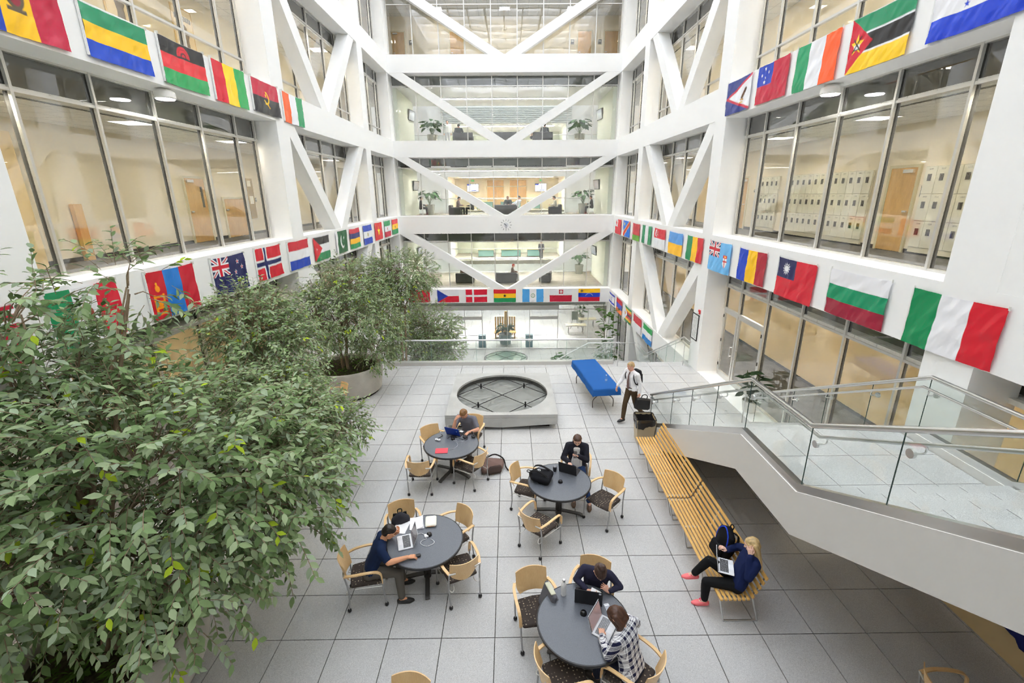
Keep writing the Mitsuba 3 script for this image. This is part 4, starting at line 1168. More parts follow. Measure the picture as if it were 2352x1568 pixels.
FLAGS = [  # painter, plane, hoist, fly, z of top, z of bottom, label
    ('moldova', 'L', 6.90, 8.37, 9.16, 8.26, 'blue, yellow and dark red flag with a crest, nearest on the left upper beam'),
    ('gabon', 'L', 8.73, 10.18, 9.12, 8.30, 'green, yellow and blue horizontal flag on the left upper beam'),
    ('malawi', 'L', 10.50, 11.92, 9.16, 8.28, 'black, red and green flag with a red rising sun on the left upper beam'),
    ('guinea', 'L', 12.20, 13.61, 9.16, 8.25, 'red, yellow and green vertical flag on the left upper beam'),
    ('angola', 'L', 13.92, 15.42, 9.16, 8.30, 'red over black flag with a yellow half wheel and blade on the left upper beam'),
    ('ivory', 'L', 15.70, 17.13, 9.14, 8.26, 'orange, white and green vertical flag at the far end of the left upper row'),
    ('usa', 'L', 4.85, 6.31, 4.64, 3.78, 'red and white striped flag half hidden by the leaves, nearest on the left lower beam'),
    ('mexico', 'L', 6.76, 8.06, 4.68, 3.72, 'green, white and red vertical flag with a brown crest behind the leaves'),
    ('mongolia', 'L', 8.74, 10.14, 4.66, 3.72, 'red, blue and red vertical flag with a golden emblem on the left lower beam'),
    ('newzealand', 'L', 10.75, 12.15, 4.65, 3.76, 'navy flag with a union cross canton and four red stars'),
    ('norway', 'L', 12.68, 14.12, 4.66, 3.77, 'red flag with a white edged blue cross on the left lower beam'),
    ('netherlands', 'L', 14.62, 16.12, 4.65, 3.75, 'red, white and blue horizontal flag on the left lower beam'),
    ('jordan', 'L', 16.58, 18.02, 4.62, 3.76, 'black, white and green flag with a red triangle'),
    ('pakistan', 'L', 18.75, 20.05, 4.66, 3.77, 'dark green flag with a white crescent and star'),
    ('mauritius', 'L', 20.42, 21.77, 4.64, 3.77, 'flag of red, navy, yellow and green stripes'),
    ('elsalvador', 'L', 22.38, 23.75, 4.66, 3.75, 'blue, white and blue horizontal flag with a small crest'),
    ('vietnam', 'L', 24.30, 25.68, 4.66, 3.78, 'red flag with one large yellow star'),
    ('iran', 'L', 26.22, 27.50, 4.66, 3.78, 'green, white and red horizontal flag with a small red emblem'),
    ('bolivia', 'L', 27.96, 29.36, 4.66, 3.78, 'red, yellow and green horizontal flag at the far left corner'),
    ('tonga', 'R', 29.10, 27.60, 4.56, 3.70, 'red flag with a red cross on a white canton, at the far right corner'),
    ('congo', 'R', 27.05, 25.58, 4.58, 3.71, 'blue flag with a yellow edged red diagonal'),
    ('belarus', 'R', 25.08, 23.60, 4.56, 3.70, 'red over green flag with a white ornament band'),
    ('nigeria', 'R', 23.12, 21.58, 4.57, 3.72, 'green, white and green vertical flag on the right lower beam'),
    ('singapore', 'R', 21.15, 19.62, 4.57, 3.72, 'red over white flag with a white crescent and five stars'),
    ('ukraine', 'R', 19.15, 17.60, 4.57, 3.70, 'light blue over yellow flag on the right lower beam'),
    ('mali', 'R', 17.14, 15.70, 4.57, 3.71, 'green, yellow and red vertical flag left of the right column'),
    ('fiji', 'R', 15.14, 13.63, 4.58, 3.66, 'pale blue flag with a union cross canton and a shield'),
    ('romania', 'R', 13.13, 11.68, 4.56, 3.69, 'blue, yellow and dark red vertical flag on the right lower beam'),
    ('taiwan', 'R', 11.14, 9.72, 4.56, 3.66, 'red flag with a white sun on a navy canton'),
    ('bulgaria', 'R', 9.26, 7.72, 4.58, 3.68, 'white, green and dark red horizontal flag on the right lower beam'),
    ('italy', 'R', 7.27, 5.80, 4.57, 3.68, 'green, white and red vertical flag nearest on the right lower beam'),
    ('amsamoa', 'R', 15.18, 13.73, 9.13, 8.25, 'navy flag with a red edged white triangle and a brown bird'),
    ('samoa', 'R', 13.41, 12.01, 9.14, 8.25, 'red flag with five white stars on a blue canton'),
    ('ireland', 'R', 11.72, 10.28, 9.14, 8.21, 'green, white and orange vertical flag on the right upper beam'),
    ('mozambique', 'R', 9.97, 8.53, 9.14, 8.21, 'green, black and yellow flag with a red triangle and star'),
    ('honduras', 'R', 8.15, 6.65, 9.14, 8.24, 'blue, white and blue flag with small blue stars, nearest on the right upper beam'),
    ('israel', 'R', 29.68, 28.18, -0.02, -0.82, 'white flag with two blue stripes and a blue six pointed star'),
    ('armenia', 'R', 27.60, 26.16, -0.01, -0.87, 'red, blue and orange horizontal flag on the lowest right beam'),
    ('zimbabwe', 'R', 25.50, 24.04, -0.01, -0.87, 'green, yellow, red and black striped flag with a white triangle'),
    ('monaco', 'R', 23.58, 22.08, -0.01, -0.83, 'red over white flag on the lowest right beam'),
    ('sierra', 'R', 21.73, 20.27, -0.01, -0.83, 'green, white and blue horizontal flag on the lowest right beam'),
    ('darkred', 'F', -6.75, -5.33, 0.05, -0.78, 'dark red flag half hidden by leaves on the far beam'),
    ('czech', 'F', -4.83, -3.41, 0.05, -0.79, 'white over red flag with a blue triangle on the far beam'),
    ('denmark', 'F', -2.95, -1.54, 0.05, -0.80, 'red flag with a white cross on the far beam'),
    ('ghana', 'F', -1.10, 0.36, 0.05, -0.82, 'red, yellow and green flag with a black star on the far beam'),
    ('guatemala', 'F', 0.80, 2.19, 0.05, -0.82, 'sky blue and white vertical flag with a wreath'),
    ('poland', 'F', 2.61, 4.07, 0.05, -0.81, 'white over red flag with a red crest shield'),
    ('venezuela', 'F', 4.51, 5.93, 0.05, -0.80, 'yellow, blue and red flag with an arc of white stars'),
]
for n_, (nm, plane, h0, h1, zt, zb, lab) in enumerate(FLAGS):
    mid = (h0 + h1) / 2
    nu, nv = (120, 74) if (plane != 'F' and mid < 12.6) else (84, 52) if (plane != 'F' and mid < 17) else (56, 36)
    u, v = np.meshgrid(np.linspace(0, 1, nu), np.linspace(0, 1, nv), indexing='ij')
    U, V = u.ravel(), v.ravel()
    acc = 0
    rg = np.random.default_rng(n_ + 11)
    for du, dv in ((-.25, -.25), (.25, .25), (-.25, .25), (.25, -.25)):
        p = Paint(U + du / nu, V + dv / nv, W_)
        globals()['fl_' + nm](p); acc = acc + p.c
    col = acc / 4
    sd = n_ * 7.3
    fold = meshkit.fbm(np.stack([U * 5 + V * 1.3 + sd, V * 1.6 + sd, np.full_like(U, sd)], -1), 4, n_) - .5
    ruck = meshkit.noise(np.stack([U * 13 + V * 4 + sd, V * 5, np.full_like(U, 3.0)], -1), n_) - .5
    off = .036 + .080 * fold * (0.30 + .70 * V) + .020 * ruck + .012 * V
    off = np.maximum(off, .006)
    sag = .016 * np.sin(np.pi * U) * (1 - V * .6) + .010 * (meshkit.noise(np.stack([U * 4 + sd, V * 0, V * 0], -1), n_) - .5)
    edge = .012 * (meshkit.noise(np.stack([V * 4 + sd, U * 0, U * 0 + 9], -1), n_) - .5)
    ax = h0 + (h1 - h0) * (U + edge * (U - .5) * 2)
    zz = zt + (zb - zt) * V - sag
    if plane == 'L': P = np.stack([XL + off, ax, zz], -1)
    elif plane == 'R': P = np.stack([XR - off, ax, zz], -1)
    else: P = np.stack([ax, YF - off, zz], -1)
    i, j = np.meshgrid(np.arange(nu - 1), np.arange(nv - 1), indexing='ij')
    q = np.stack([i * nv + j, i * nv + j + 1, (i + 1) * nv + j + 1, (i + 1) * nv + j], -1).reshape(-1, 4)
    k = thing('flag', lab, 'flag')
    put(k, (P, q), 'vc_satin', True, col)
    # white hoist sleeve and the two cords it hangs by
    e = .02 * (1 if h1 > h0 else -1)
    def at(a, o, z): return (XL + o, a, z) if plane == 'L' else (XR - o, a, z) if plane == 'R' else (a, YF - o, z)
    if mid < 17 and plane != 'F':
        b0, b1 = at(h0 - e, .012, zb + .02), at(h0 + e * .2, .045, zt + .005)
        part(k, 'sleeve', box(*sorted((b0[0], b1[0])), *sorted((b0[1], b1[1])), *sorted((b0[2], b1[2]))), 'vc_matte', False, (228, 228, 226))
        for a in (h0, h1):
            part(k, 'clip', box(*[t for s in zip(np.array(at(a, .016, zt - .01)) - .012, np.array(at(a, .05, zt + .02)) + .012) for t in s]), 'vc_satin', False, (206, 206, 200))
# ------------------------------------------------------------------ chairs
MF = manifold3d.Manifold


def grid_uv(mesh, s=1.0):
    return np.asarray(mesh.vertices)[:, :2] * s


def chair_parts():
    """(name, parent part or None, shape) of one chair; origin on the floor, the sitter faces +y."""
    out = []
    seat = MF.batch_hull([MF.sphere(.03, 10).translate([x, y, .43 + dz]) for x, y, dz in ((-.20, -.20, 0), (.20, -.20, 0), (-.225, .20, 0), (.225, .20, 0), (-.21, 0, .012), (.21, 0, .012), (0, .225, 0), (0, -.215, 0))])
    sm = seat.to_mesh(); sm = trimesh.Trimesh(sm.vert_properties[:, :3], sm.tri_verts, process=False)
    sm2 = trimesh.graph.smooth_shade(sm, angle=math.radians(50), facet_minarea=None)
    out.append(('seat', mikit.ply(sm2, 'm_seat_fabric', smooth=True, uv=np.asarray(sm2.vertices)[:, :2].copy())))
    # curved plywood back
    nx, nz = 11, 7
    front, rear = [], []
    for j in range(nz):
        t = j / (nz - 1)
        z = .53 + .32 * t
        hw = .185 + .045 * min(1, t * 3) ** .7
        for i in range(nx):
            u = -1 + 2 * i / (nx - 1)
            x = u * hw
            y = -.225 - .075 * t - .080 * (1 - u * u)
            zz = z - (.035 * (1 - u * u) if j == 0 else 0)
            front.append((x, y, zz)); rear.append((x * .995, y - .014, zz))
    v = np.array(front + rear); n = nx * nz; f = []
    for j in range(nz - 1):
        for i in range(nx - 1):
            a, b, c, d = j * nx + i, j * nx + i + 1, (j + 1) * nx + i + 1, (j + 1) * nx + i
            f += [[a, c, b], [a, d, c], [n + a, n + b, n + c], [n + a, n + c, n + d]]
    loop = [i for i in range(nx)] + [j * nx + nx - 1 for j in range(1, nz)] + [(nz - 1) * nx + i for i in range(nx - 2, -1, -1)] + [j * nx for j in range(nz - 2, 0, -1)]
    for a, b in zip(loop, loop[1:] + loop[:1]): f += [[a, b, n + b], [a, n + b, n + a]]
    out.append(('backrest', shape(trimesh.Trimesh(v, f, process=False), 'chair_wood', 40)))
    for s in (-1, 1):
        arm = bez([(s * .245, -.30, .665), (s * .285, -.16, .69), (s * .30, .02, .70), (s * .30, .15, .685), (s * .297, .215, .64), (s * .292, .232, .56), (s * .288, .235, .46)], 5)
        side = np.array([[1, 0, 0]] * len(arm))
        out.append(('arm', shape(band(arm, .042, .018, side), 'chair_wood', 50)))
    for s in (-1, 1):
        out.append(('leg', shape(tube(bez([(s * .287, .232, .50), (s * .284, .24, .3), (s * .272, .262, .055)], 4), .0125, 8), 'chair_metal', 60)))
        out.append(('leg', shape(tube(bez([(s * .248, -.30, .67), (s * .25, -.265, .45), (s * .25, -.262, .25), (s * .24, -.285, .055)], 4), .0125, 8), 'chair_metal', 60)))
    c = cat(lathe([(0, .058), (.018, .058), (.026, .045), (.03, .03), (.026, .012), (.014, 0), (0, 0)], 12))
    for x, y in ((-.272, .262), (.272, .262), (-.24, -.285), (.24, -.285)):
        m = c.copy(); m.apply_translation((x, y, 0)); out.append(('caster', shape(m, 'vc_satin', 60, (26, 26, 28))))
    br = [tube([(s * .255, -.302, .668), (s * .15, -.318, .668)], .013, 8) for s in (-1, 1)]
    br += [tube([(-.24, y, .395), (.24, y, .395)], .01, 6) for y in (-.17, .17)]
    br += [tube(bez([(s * .25, -.262, .36), (s * .215, -.30, .33), (s * .17, -.26, .35), (s * .17, -.15, .39)], 4), .007, 6) for s in (-1, 1)]
    br += [tube([(s * .24, -.17, .395), (s * .284, .235, .40)], .01, 6) for s in (-1, 1)]
    for nm_, b_ in zip(('bracket', 'bracket', 'stretcher', 'stretcher', 'hoop', 'hoop', 'rail', 'rail'), br): out.append((nm_, shape(b_, 'alu', 60)))
    return out


CHAIR = chair_parts()
CHAIRS = [
    (-1.93, 8.56, 0, 'empty wooden armchair in front of the far left table, its back to the viewer'),
    (-.90, 8.75, 56, 'empty wooden armchair at the near right of the far left table, beside a brown bag'),
    (-1.77, 9.47, -146, 'wooden armchair pushed in behind the far left table, left of the blue laptop'),
    (-1.0, 9.97, 162, 'wooden armchair under the man in the grey polo shirt'),
    (.33, 7.90, -111, 'wooden armchair pushed in behind the black backpack on the table'),
    (.49, 6.83, -42, 'empty wooden armchair pulled out at the near left of the middle table'),
    (1.77, 7.50, 133, 'empty wooden armchair to the right of the table with the black backpack'),
    (1.37, 8.53, 168, 'wooden armchair under the woman in the black jacket'),
    (-2.27, 5.77, -75, 'wooden armchair under the man in the navy polo shirt'),
    (-1.88, 6.64, -162, 'wooden armchair carrying a dark backpack behind the white laptop'),
    (-1.05, 6.53, 131, 'empty wooden armchair at the far right of the left table with the white laptop'),
    (-.86, 5.85, 27, 'empty wooden armchair at the near right of the left table with the white laptop'),
    (.33, 5.07, -167, 'wooden armchair with a grey bag at the left of the nearest table'),
    (.63, 4.12, -74, 'empty wooden armchair at the near left of the nearest table'),
    (1.43, 4.16, 48, 'wooden armchair under the person in the plaid shirt'),
    (1.14, 5.27, 161, 'wooden armchair under the person with the hair bun'),
    (-5.05, 12.12, 131, 'wooden armchair by the round concrete planter near the basin, partly behind leaves'),
    (-1.2, 3.52, 172, 'wooden armchair at the lower edge of the view, only its back showing'),
    (5.02, 3.66, -100, 'wooden armchair in the dark under the stair'),
]
for x, y, d, lab in CHAIRS:
    k = thing('armchair', lab, 'chair', 'wooden armchairs on the atrium floor')
    for name, sh in CHAIR:
        part(k, name, sh, to=place(x, y, 0, d))

# ------------------------------------------------------------------ round tables


def table_parts():
    out = []
    top = lathe([(0, .74), (.585, .74), (.6, .739)], 72)
    out.append(('top', shape(lathe([(0, .705), (.59, .705), (.596, .708), (.596, .742), (.592, .745), (0, .745)], 72), 'table_top', 30)))
    out.append(('edge', shape(lathe([(.592, .704), (.608, .706), (.612, .716), (.612, .735), (.608, .743), (.594, .746), (.594, .704)], 72), 'vc_satin', 40, (34, 35, 38))))
    out.append(('column', shape(lathe([(0, .02), (.06, .02), (.06, .68), (.17, .69), (.17, .706), (0, .706)], 24), 'vc_satin', 40, (40, 36, 34))))
    for i in range(4):
        a = math.pi / 4 + i * math.pi / 2 + .25
        d = np.array([math.cos(a), math.sin(a), 0])
        p = np.array([.04 * d + [0, 0, .09], .2 * d + [0, 0, .075], .42 * d + [0, 0, .045], .47 * d + [0, 0, .02]])
        out.append(('foot', shape(band(p, .07, .03, np.tile(np.cross(d, [0, 0, 1]), (4, 1))), 'vc_satin', 40, (66, 64, 62))))
    return out


TABLE = table_parts()
for x, y, a, lab in ((-1.345, 9.1, 0, 'round dark grey table with the blue laptop, farthest left, near the stone basin'), (.915, 7.66, 20, 'round dark grey table with the black backpack, in the middle'), (-1.41, 6.12, 40, 'round dark grey table with the white laptop and papers on the left'), (.915, 4.62, 10, 'round dark grey table nearest the viewer with two laptops and a white bottle')):
    k = thing('round_table', lab, 'table', 'round tables on the atrium floor')
    for name, sh in TABLE: part(k, name, sh, to=place(x, y, 0, a))
TZ = .746


def laptop(label, x, y, d, lid, base, key=(40, 40, 44), w=.33, dp=.23, open_deg=108, screen=(60, 60, 66), z=TZ, emit=False, tiltx=0, emblem=None):
    """d: the user looks along +y of the laptop (towards its screen)."""
    k = thing('laptop', label, 'laptop')
    to = place(x, y, z, d, tiltx=tiltx)
    part(k, 'base', bbox(w, dp, .016, .006, (0, 0, .008)), 'vc_satin', 40, base, to)
    nk = 14
    kb = [box(-w * .42 + i * w * .84 / nk + .0015, -w * .42 + (i + 1) * w * .84 / nk - .0015, dp * .36 - (j + 1) * .019 + .0015, dp * .36 - j * .019 - .0015, .016, .0178) for i in range(nk) for j in range(6)]
    part(k, 'keyboard', cat(*kb), 'vc_satin', False, key, to, kind='stuff')
    part(k, 'touchpad', box(-.05, .05, -dp * .45, -dp * .13, .016, .0166), 'vc_satin', False, tuple(min(255, c + 12) for c in base), to)
    h = trimesh.transformations.rotation_matrix(math.radians(180 - open_deg), [-1, 0, 0]) if False else np.eye(4)
    a = math.radians(open_deg - 90)
    up, back = np.array([0, math.sin(a), math.cos(a)]), np.array([0, math.cos(a), -math.sin(a)])
    L = np.eye(4); L[:3, 0], L[:3, 1], L[:3, 2], L[:3, 3] = (1, 0, 0), back, up, (0, dp / 2 - .004, .014)
    lidk = part(k, 'lid', bbox(w, .010, dp, .005, (0, 0, dp / 2)), 'vc_satin', 40, lid, to @ L)
    part(lidk, 'screen', box(-w / 2 + .012, w / 2 - .012, -.0062, -.005, .014, dp - .012), 'vc_gloss', False, screen, to @ L)
    part(lidk, 'bezel', cat(box(-w / 2 + .003, -w / 2 + .012, -.0058, -.005, .006, dp - .004), box(w / 2 - .012, w / 2 - .003, -.0058, -.005, .006, dp - .004), box(-w / 2 + .003, w / 2 - .003, -.0058, -.005, dp - .012, dp - .004)), 'vc_satin', False, (28, 28, 30), to @ L)
    if emblem: 
        m = trimesh.creation.cylinder(radius=.016, height=.001, sections=20); m.apply_transform(trimesh.transformations.rotation_matrix(math.pi / 2, [1, 0, 0])); m.apply_translation((w * emblem[1], .0055, dp * emblem[2]))
        part(lidk, 'emblem', m, 'vc_satin', False, emblem[0], to @ L)
    return k


laptop('open laptop with a blue lid in front of the man in grey', -1.30, 9.56, 158, (14, 56, 160), (40, 40, 44), w=.36, open_deg=112, emblem=((150, 170, 210), -.32, .62))
laptop('open black laptop in front of the woman with the phone', 1.16, 8.0, 152, (24, 24, 28), (36, 36, 40), w=.37, dp=.24, open_deg=102)
laptop('open silver laptop in front of the man in navy', -1.72, 6.06, -72, (196, 198, 202), (214, 215, 218), open_deg=112, screen=(116, 112, 118))
laptop('open black laptop in front of the person with the bun', 1.04, 4.98, 168, (22, 22, 26), (36, 34, 40), w=.37, dp=.25, open_deg=97, emblem=((200, 206, 216), -.4, .9))
laptop('open silver laptop with a pinkish screen in front of the plaid shirt', 1.17, 4.50, 56, (190, 192, 196), (200, 202, 206), key=(110, 112, 116), open_deg=106, screen=(196, 168, 168))

def prop(name, label, cat_, mesh, mat, col, smooth=40, group=None):
    k = thing(name, label, cat_, group)
    put(k, mesh, mat, smooth, col)
    return k


# cable hubs: a small black dome in the middle of each table
for x, y, lab in ((-1.33, 9.28, 'black round socket dome on the farthest left table'), (.93, 7.62, 'black round socket dome on the table with the backpack'), (-1.36, 6.22, 'black round socket dome beside the white charger'), (.93, 4.72, 'black round socket dome on the nearest table')):
    m = lathe([(0, .05), (.02, .048), (.036, .036), (.044, .018), (.046, 0), (0, 0)], 24); m.apply_translation((x, y, TZ))
    prop('socket_dome', lab, 'socket', m, 'vc_gloss', (20, 20, 22))
# farthest left table
k = prop('red_folder', 'red folder lying on the farthest left table', 'folder', bbox(.27, .20, .012, .004), 'vc_satin', (226, 62, 78))
scene[k]['to_world'] = TF(place(-1.52, 8.79, TZ + .006, 3))
k = thing('headphones', 'white and black headphones lying on the left of the far table', 'headphones')
part(k, 'band', tube(bez([(-1.70, 9.27, TZ + .02), (-1.63, 9.32, TZ + .03), (-1.58, 9.40, TZ + .03), (-1.62, 9.47, TZ + .02)], 6), .009, 8), 'vc_satin', 50, (30, 30, 34))
for p in ((-1.70, 9.25, TZ + .024), (-1.64, 9.22, TZ + .024)):
    m = trimesh.creation.torus(.026, .012, 16, 8); m.apply_translation(p); part(k, 'ear_pad', m, 'vc_satin', 60, (220, 220, 224))
k = thing('headset', 'big black headset lying at the right of the blue laptop', 'headphones')
part(k, 'band', tube(bez([(-1.07, 9.33, TZ + .03), (-1.1, 9.42, TZ + .05), (-1.02, 9.52, TZ + .06), (-.90, 9.50, TZ + .05), (-.86, 9.36, TZ + .03)], 6), .016, 8), 'vc_satin', 50, (24, 24, 28))
for p in ((-1.06, 9.33, TZ + .035), (-.87, 9.35, TZ + .035)):
    m = trimesh.creation.torus(.034, .02, 18, 10); m.apply_translation(p); part(k, 'ear_pad', m, 'vc_satin', 60, (34, 34, 38))
prop('cable', 'grey cable looped across the farthest left table', 'cable', tube(bez([(-1.40, 8.82, TZ + .006), (-1.26, 8.88, TZ + .004), (-1.20, 9.0, TZ + .004), (-1.22, 9.12, TZ + .004), (-1.32, 9.27, TZ + .006), (-1.12, 9.30, TZ + .004), (-1.08, 9.2, TZ + .004), (-1.18, 9.14, TZ + .006), (-1.28, 9.24, TZ + .01)], 8), .004, 6), 'vc_satin', (176, 178, 184))
prop('black_cable', 'black cable and power brick behind the blue laptop', 'cable', cat(tube(bez([(-1.45, 9.30, TZ + .006), (-1.42, 9.38, TZ + .006), (-1.28, 9.36, TZ + .006), (-1.05, 9.24, TZ + .006), (-1.0, 9.33, TZ + .006), (-1.04, 9.42, TZ + .006)], 8), .005, 6), bbox(.13, .06, .03, .01, (-1.33, 9.385, TZ + .016))), 'vc_satin', (22, 22, 26))
k = prop('white_phone', 'white phone lying on the blue laptop keyboard', 'phone', bbox(.09, .07, .01, .006), 'vc_satin', (226, 228, 230)); scene[k]['to_world'] = TF(place(-1.17, 9.60, TZ + .024, 155))
k = thing('brown_bag', 'brown backpack lying on the floor behind the right chair of the far table', 'bag')
part(k, 'body', MF.batch_hull([MF.sphere(r, 14).translate([x, y, z]) for x, y, z, r in ((-.62, 9.05, .09, .08), (-.28, 9.18, .09, .08), (-.24, 9.40, .08, .07), (-.62, 9.42, .09, .08), (-.45, 9.2, .14, .07))]), 'vc_matte', 50, (116, 94, 88))
part(k, 'pocket', MF.batch_hull([MF.sphere(.05, 12).translate([x, y, z]) for x, y, z in ((-.50, 8.99, .07), (-.28, 9.06, .07), (-.47, 9.04, .13), (-.28, 9.10, .13))]), 'vc_matte', 50, (70, 58, 54))
part(k, 'strap', tube(bez([(-.6, 9.48, .14), (-.4, 9.52, .2), (-.2, 9.40, .16), (-.14, 9.22, .06), (-.08, 9.12, .03)], 6), .016, 6), 'vc_matte', 50, (36, 32, 32))


def backpack(label, to, col, w=.30, h=.44, d=.18, strap=True, accent=None, loop=True):
    """Stands upright on z = 0, the straps on its -y side."""
    k = thing('backpack', label, 'backpack')
    S = lambda x, y, z, r: MF.sphere(r, 14).translate([x, y, z])
    part(k, 'body', MF.batch_hull([S(-w / 2 + .06, 0, .07, .07), S(w / 2 - .06, 0, .07, .07), S(-w / 2 + .07, 0, h - .13, .065), S(w / 2 - .07, 0, h - .13, .065), S(0, 0, h - .07, .07), S(0, d / 2 - .05, .14, .07), S(0, d / 2 - .06, h - .2, .06)]), 'vc_matte', 50, col, to)
    part(k, 'pocket', MF.batch_hull([S(-w / 2 + .08, d / 2, .08, .045), S(w / 2 - .08, d / 2, .08, .045), S(-w / 2 + .09, d / 2 - .005, .21, .04), S(w / 2 - .09, d / 2 - .005, .21, .04)]), 'vc_matte', 50, tuple(int(c * .8 + 6) for c in col), to)
    if accent: part(k, 'zip_trim', tube(bez([(-w / 2 + .04, .05, .12), (-w / 2 + .05, .06, h - .14), (0, .06, h - .01), (w / 2 - .05, .06, h - .14), (w / 2 - .04, .05, .12)], 6), .012, 6), 'vc_matte', 50, accent, to)
    if strap:
        for s in (-1, 1):
            part(k, 'strap', band(bez([(s * .07, -.06, h - .06), (s * .09, -.13, h - .10), (s * .10, -.15, h * .55), (s * .11, -.10, .12), (s * .12, -.05, .05)], 6), .045, .012, np.tile([1.0, 0, 0], (25, 1))), 'vc_matte', 50, (24, 24, 26), to)
    if loop: part(k, 'loop', tube(bez([(-.035, -.04, h - .03), (-.03, -.05, h + .03), (.03, -.05, h + .03), (.035, -.04, h - .03)], 5), .009, 6), 'vc_matte', 50, (24, 24, 26), to)
    return k


bp = backpack('full black backpack with a white emblem lying on the middle table', place(.56, 7.70, TZ + .10, 70) @ trimesh.transformations.rotation_matrix(math.radians(-90), [1, 0, 0]) @ trimesh.transformations.translation_matrix((0, 0, -.22)), (24, 25, 30), .36, .46, .2)
to = place(.52, 7.70, TZ + .218, 15)
m = trimesh.creation.annulus(r_min=.028, r_max=.036, height=.004, sections=24)
part(bp, 'emblem', cat(m, box(-.006, .004, -.02, .02, -.001, .002), box(-.02, .018, .008, .014, -.001, .002)), 'vc_satin', False, (210, 214, 218), to)
k = thing('travel_mug', 'small black lidded cup behind the backpack on the middle table', 'cup')
m = lathe([(0, 0), (.034, 0), (.04, .07), (.038, .09), (0, .095)], 20); m.apply_translation((.86, 8.0, TZ)); put(k, m, 'vc_satin', 40, (30, 30, 34))
m = lathe([(0, .095), (.03, .094), (.026, .105), (0, .108)], 20); m.apply_translation((.86, 8.0, TZ)); part(k, 'lid', m, 'vc_satin', 40, (120, 122, 128))
# left table: papers, pencil case, charger
for i, (x, y, a, dz, lab) in enumerate(((-1.86, 6.42, -12, .0, 'white paper sheets left of the silver laptop lid'), (-1.62, 6.50, 10, .006, 'open white notebook with a curled page beside the pale pouch'))):
    u, v = np.meshgrid(np.linspace(-.11, .11, 9), np.linspace(-.15, .15, 9), indexing='ij')
    z = .004 + dz + (.035 * np.clip((u + .02) / .13, 0, 1) ** 2 if i else .004 * (v > .1))
    P = np.stack([u, v, z], -1).reshape(-1, 3)
    ii, jj = np.meshgrid(np.arange(8), np.arange(8), indexing='ij')
    q = np.stack([ii * 9 + jj, (ii + 1) * 9 + jj, (ii + 1) * 9 + jj + 1, ii * 9 + jj + 1], -1).reshape(-1, 4)
    k = thing('paper_sheets', lab, 'paper')
    put(k, (P, q), 'vc_matte', True, (238, 238, 240), place(x, y, TZ, a))
    part(k, 'under_sheet', box(-.105, .115, -.15, .14, .0, .003), 'vc_matte', False, (226, 226, 230), place(x, y, TZ, a + 5))
k = thing('pouch', 'pale ivory zipped pouch on the left table', 'pouch')
put(k, bbox(.19, .25, .05, .024), 'vc_satin', 40, (226, 226, 214), place(-1.38, 6.52, TZ + .026, 8))
part(k, 'zip', tube([(-.06, -.126, .0), (.06, -.126, .0)], .005, 6), 'vc_satin', 40, (190, 130, 80), place(-1.38, 6.52, TZ + .026, 8))
k = thing('charger', 'white laptop charger with a coiled cable on the left table', 'charger')
put(k, bbox(.065, .065, .028, .008), 'vc_satin', 40, (236, 236, 238), place(-1.40, 6.19, TZ + .015, 20))
ring = [(-1.36 + .10 * math.cos(t) + .01 * math.cos(3 * t), 6.05 + .085 * math.sin(t), TZ + .006) for t in np.linspace(1.9, 7.4, 40)]
part(k, 'cable', tube(np.array([(-1.56, 6.22, TZ + .02), (-1.50, 6.26, TZ + .006), (-1.43, 6.22, TZ + .008)] + ring), .0045, 6), 'vc_satin', 50, (228, 228, 232))
k = prop('computer_mouse', 'dark computer mouse under the hand of the man in navy', 'mouse', bbox(.06, .10, .03, .015), 'vc_satin', (26, 26, 28)); scene[k]['to_world'] = TF(place(-1.46, 5.76, TZ + .016, -70))
# nearest table: bottle, phone
k = thing('water_bottle', 'white bottle with a metal cap standing on the nearest table', 'bottle')
m = lathe([(0, 0), (.034, 0), (.036, .01), (.036, .15), (.03, .19), (.018, .215), (.017, .225), (0, .225)], 28); put(k, m, 'vc_satin', 40, (226, 226, 226), place(.70, 5.03, TZ))
m = lathe([(0, .225), (.019, .225), (.02, .25), (.016, .257), (0, .257)], 24); part(k, 'cap', m, 'steel', 40, None, place(.70, 5.03, TZ))
k = thing('phone', 'phone with a bright screen beside the black laptop', 'phone')
put(k, bbox(.07, .14, .009, .004), 'vc_satin', 40, (206, 208, 212), place(1.27, 4.80, TZ + .005, 12))
part(k, 'screen', box(-.031, .031, -.056, .056, .0045, .0052), 'vc_gloss', False, (150, 156, 168), place(1.27, 4.80, TZ + .005, 12))
part(k, 'banner', cat(box(-.031, .031, .03, .05, .0052, .0056), box(-.031, .031, -.056, -.035, .0052, .0056)), 'vc_satin', False, (222, 226, 232), place(1.27, 4.80, TZ + .005, 12))
backpack('dark backpack standing on the chair behind the silver laptop', place(-1.90, 6.56, .46, -162), (46, 46, 52), .32, .46)
k = thing('grey_bag', 'grey roll top bag leaning on the left chair of the nearest table', 'bag')
to = place(.44, 5.02, .47, -70, tiltx=-12)
S = lambda x, y, z, r: MF.sphere(r, 12).translate([x, y, z])
part(k, 'body', MF.batch_hull([S(-.12, 0, .05, .05), S(.12, 0, .05, .05), S(-.13, .02, .34, .035), S(.13, .02, .34, .035), S(0, .06, .12, .05)]), 'vc_matte', 50, (92, 92, 98), to)
part(k, 'flap', MF.batch_hull([S(-.12, .07, .30, .02), S(.12, .07, .30, .02), S(-.12, .10, .08, .02), S(.12, .10, .08, .02)]), 'vc_matte', 50, (120, 120, 126), to)
part(k, 'lining', MF.batch_hull([S(-.10, -.02, .37, .012), S(.10, -.02, .37, .012), S(-.10, .03, .375, .012), S(.10, .03, .375, .012)]), 'vc_matte', 50, (196, 196, 176), to)

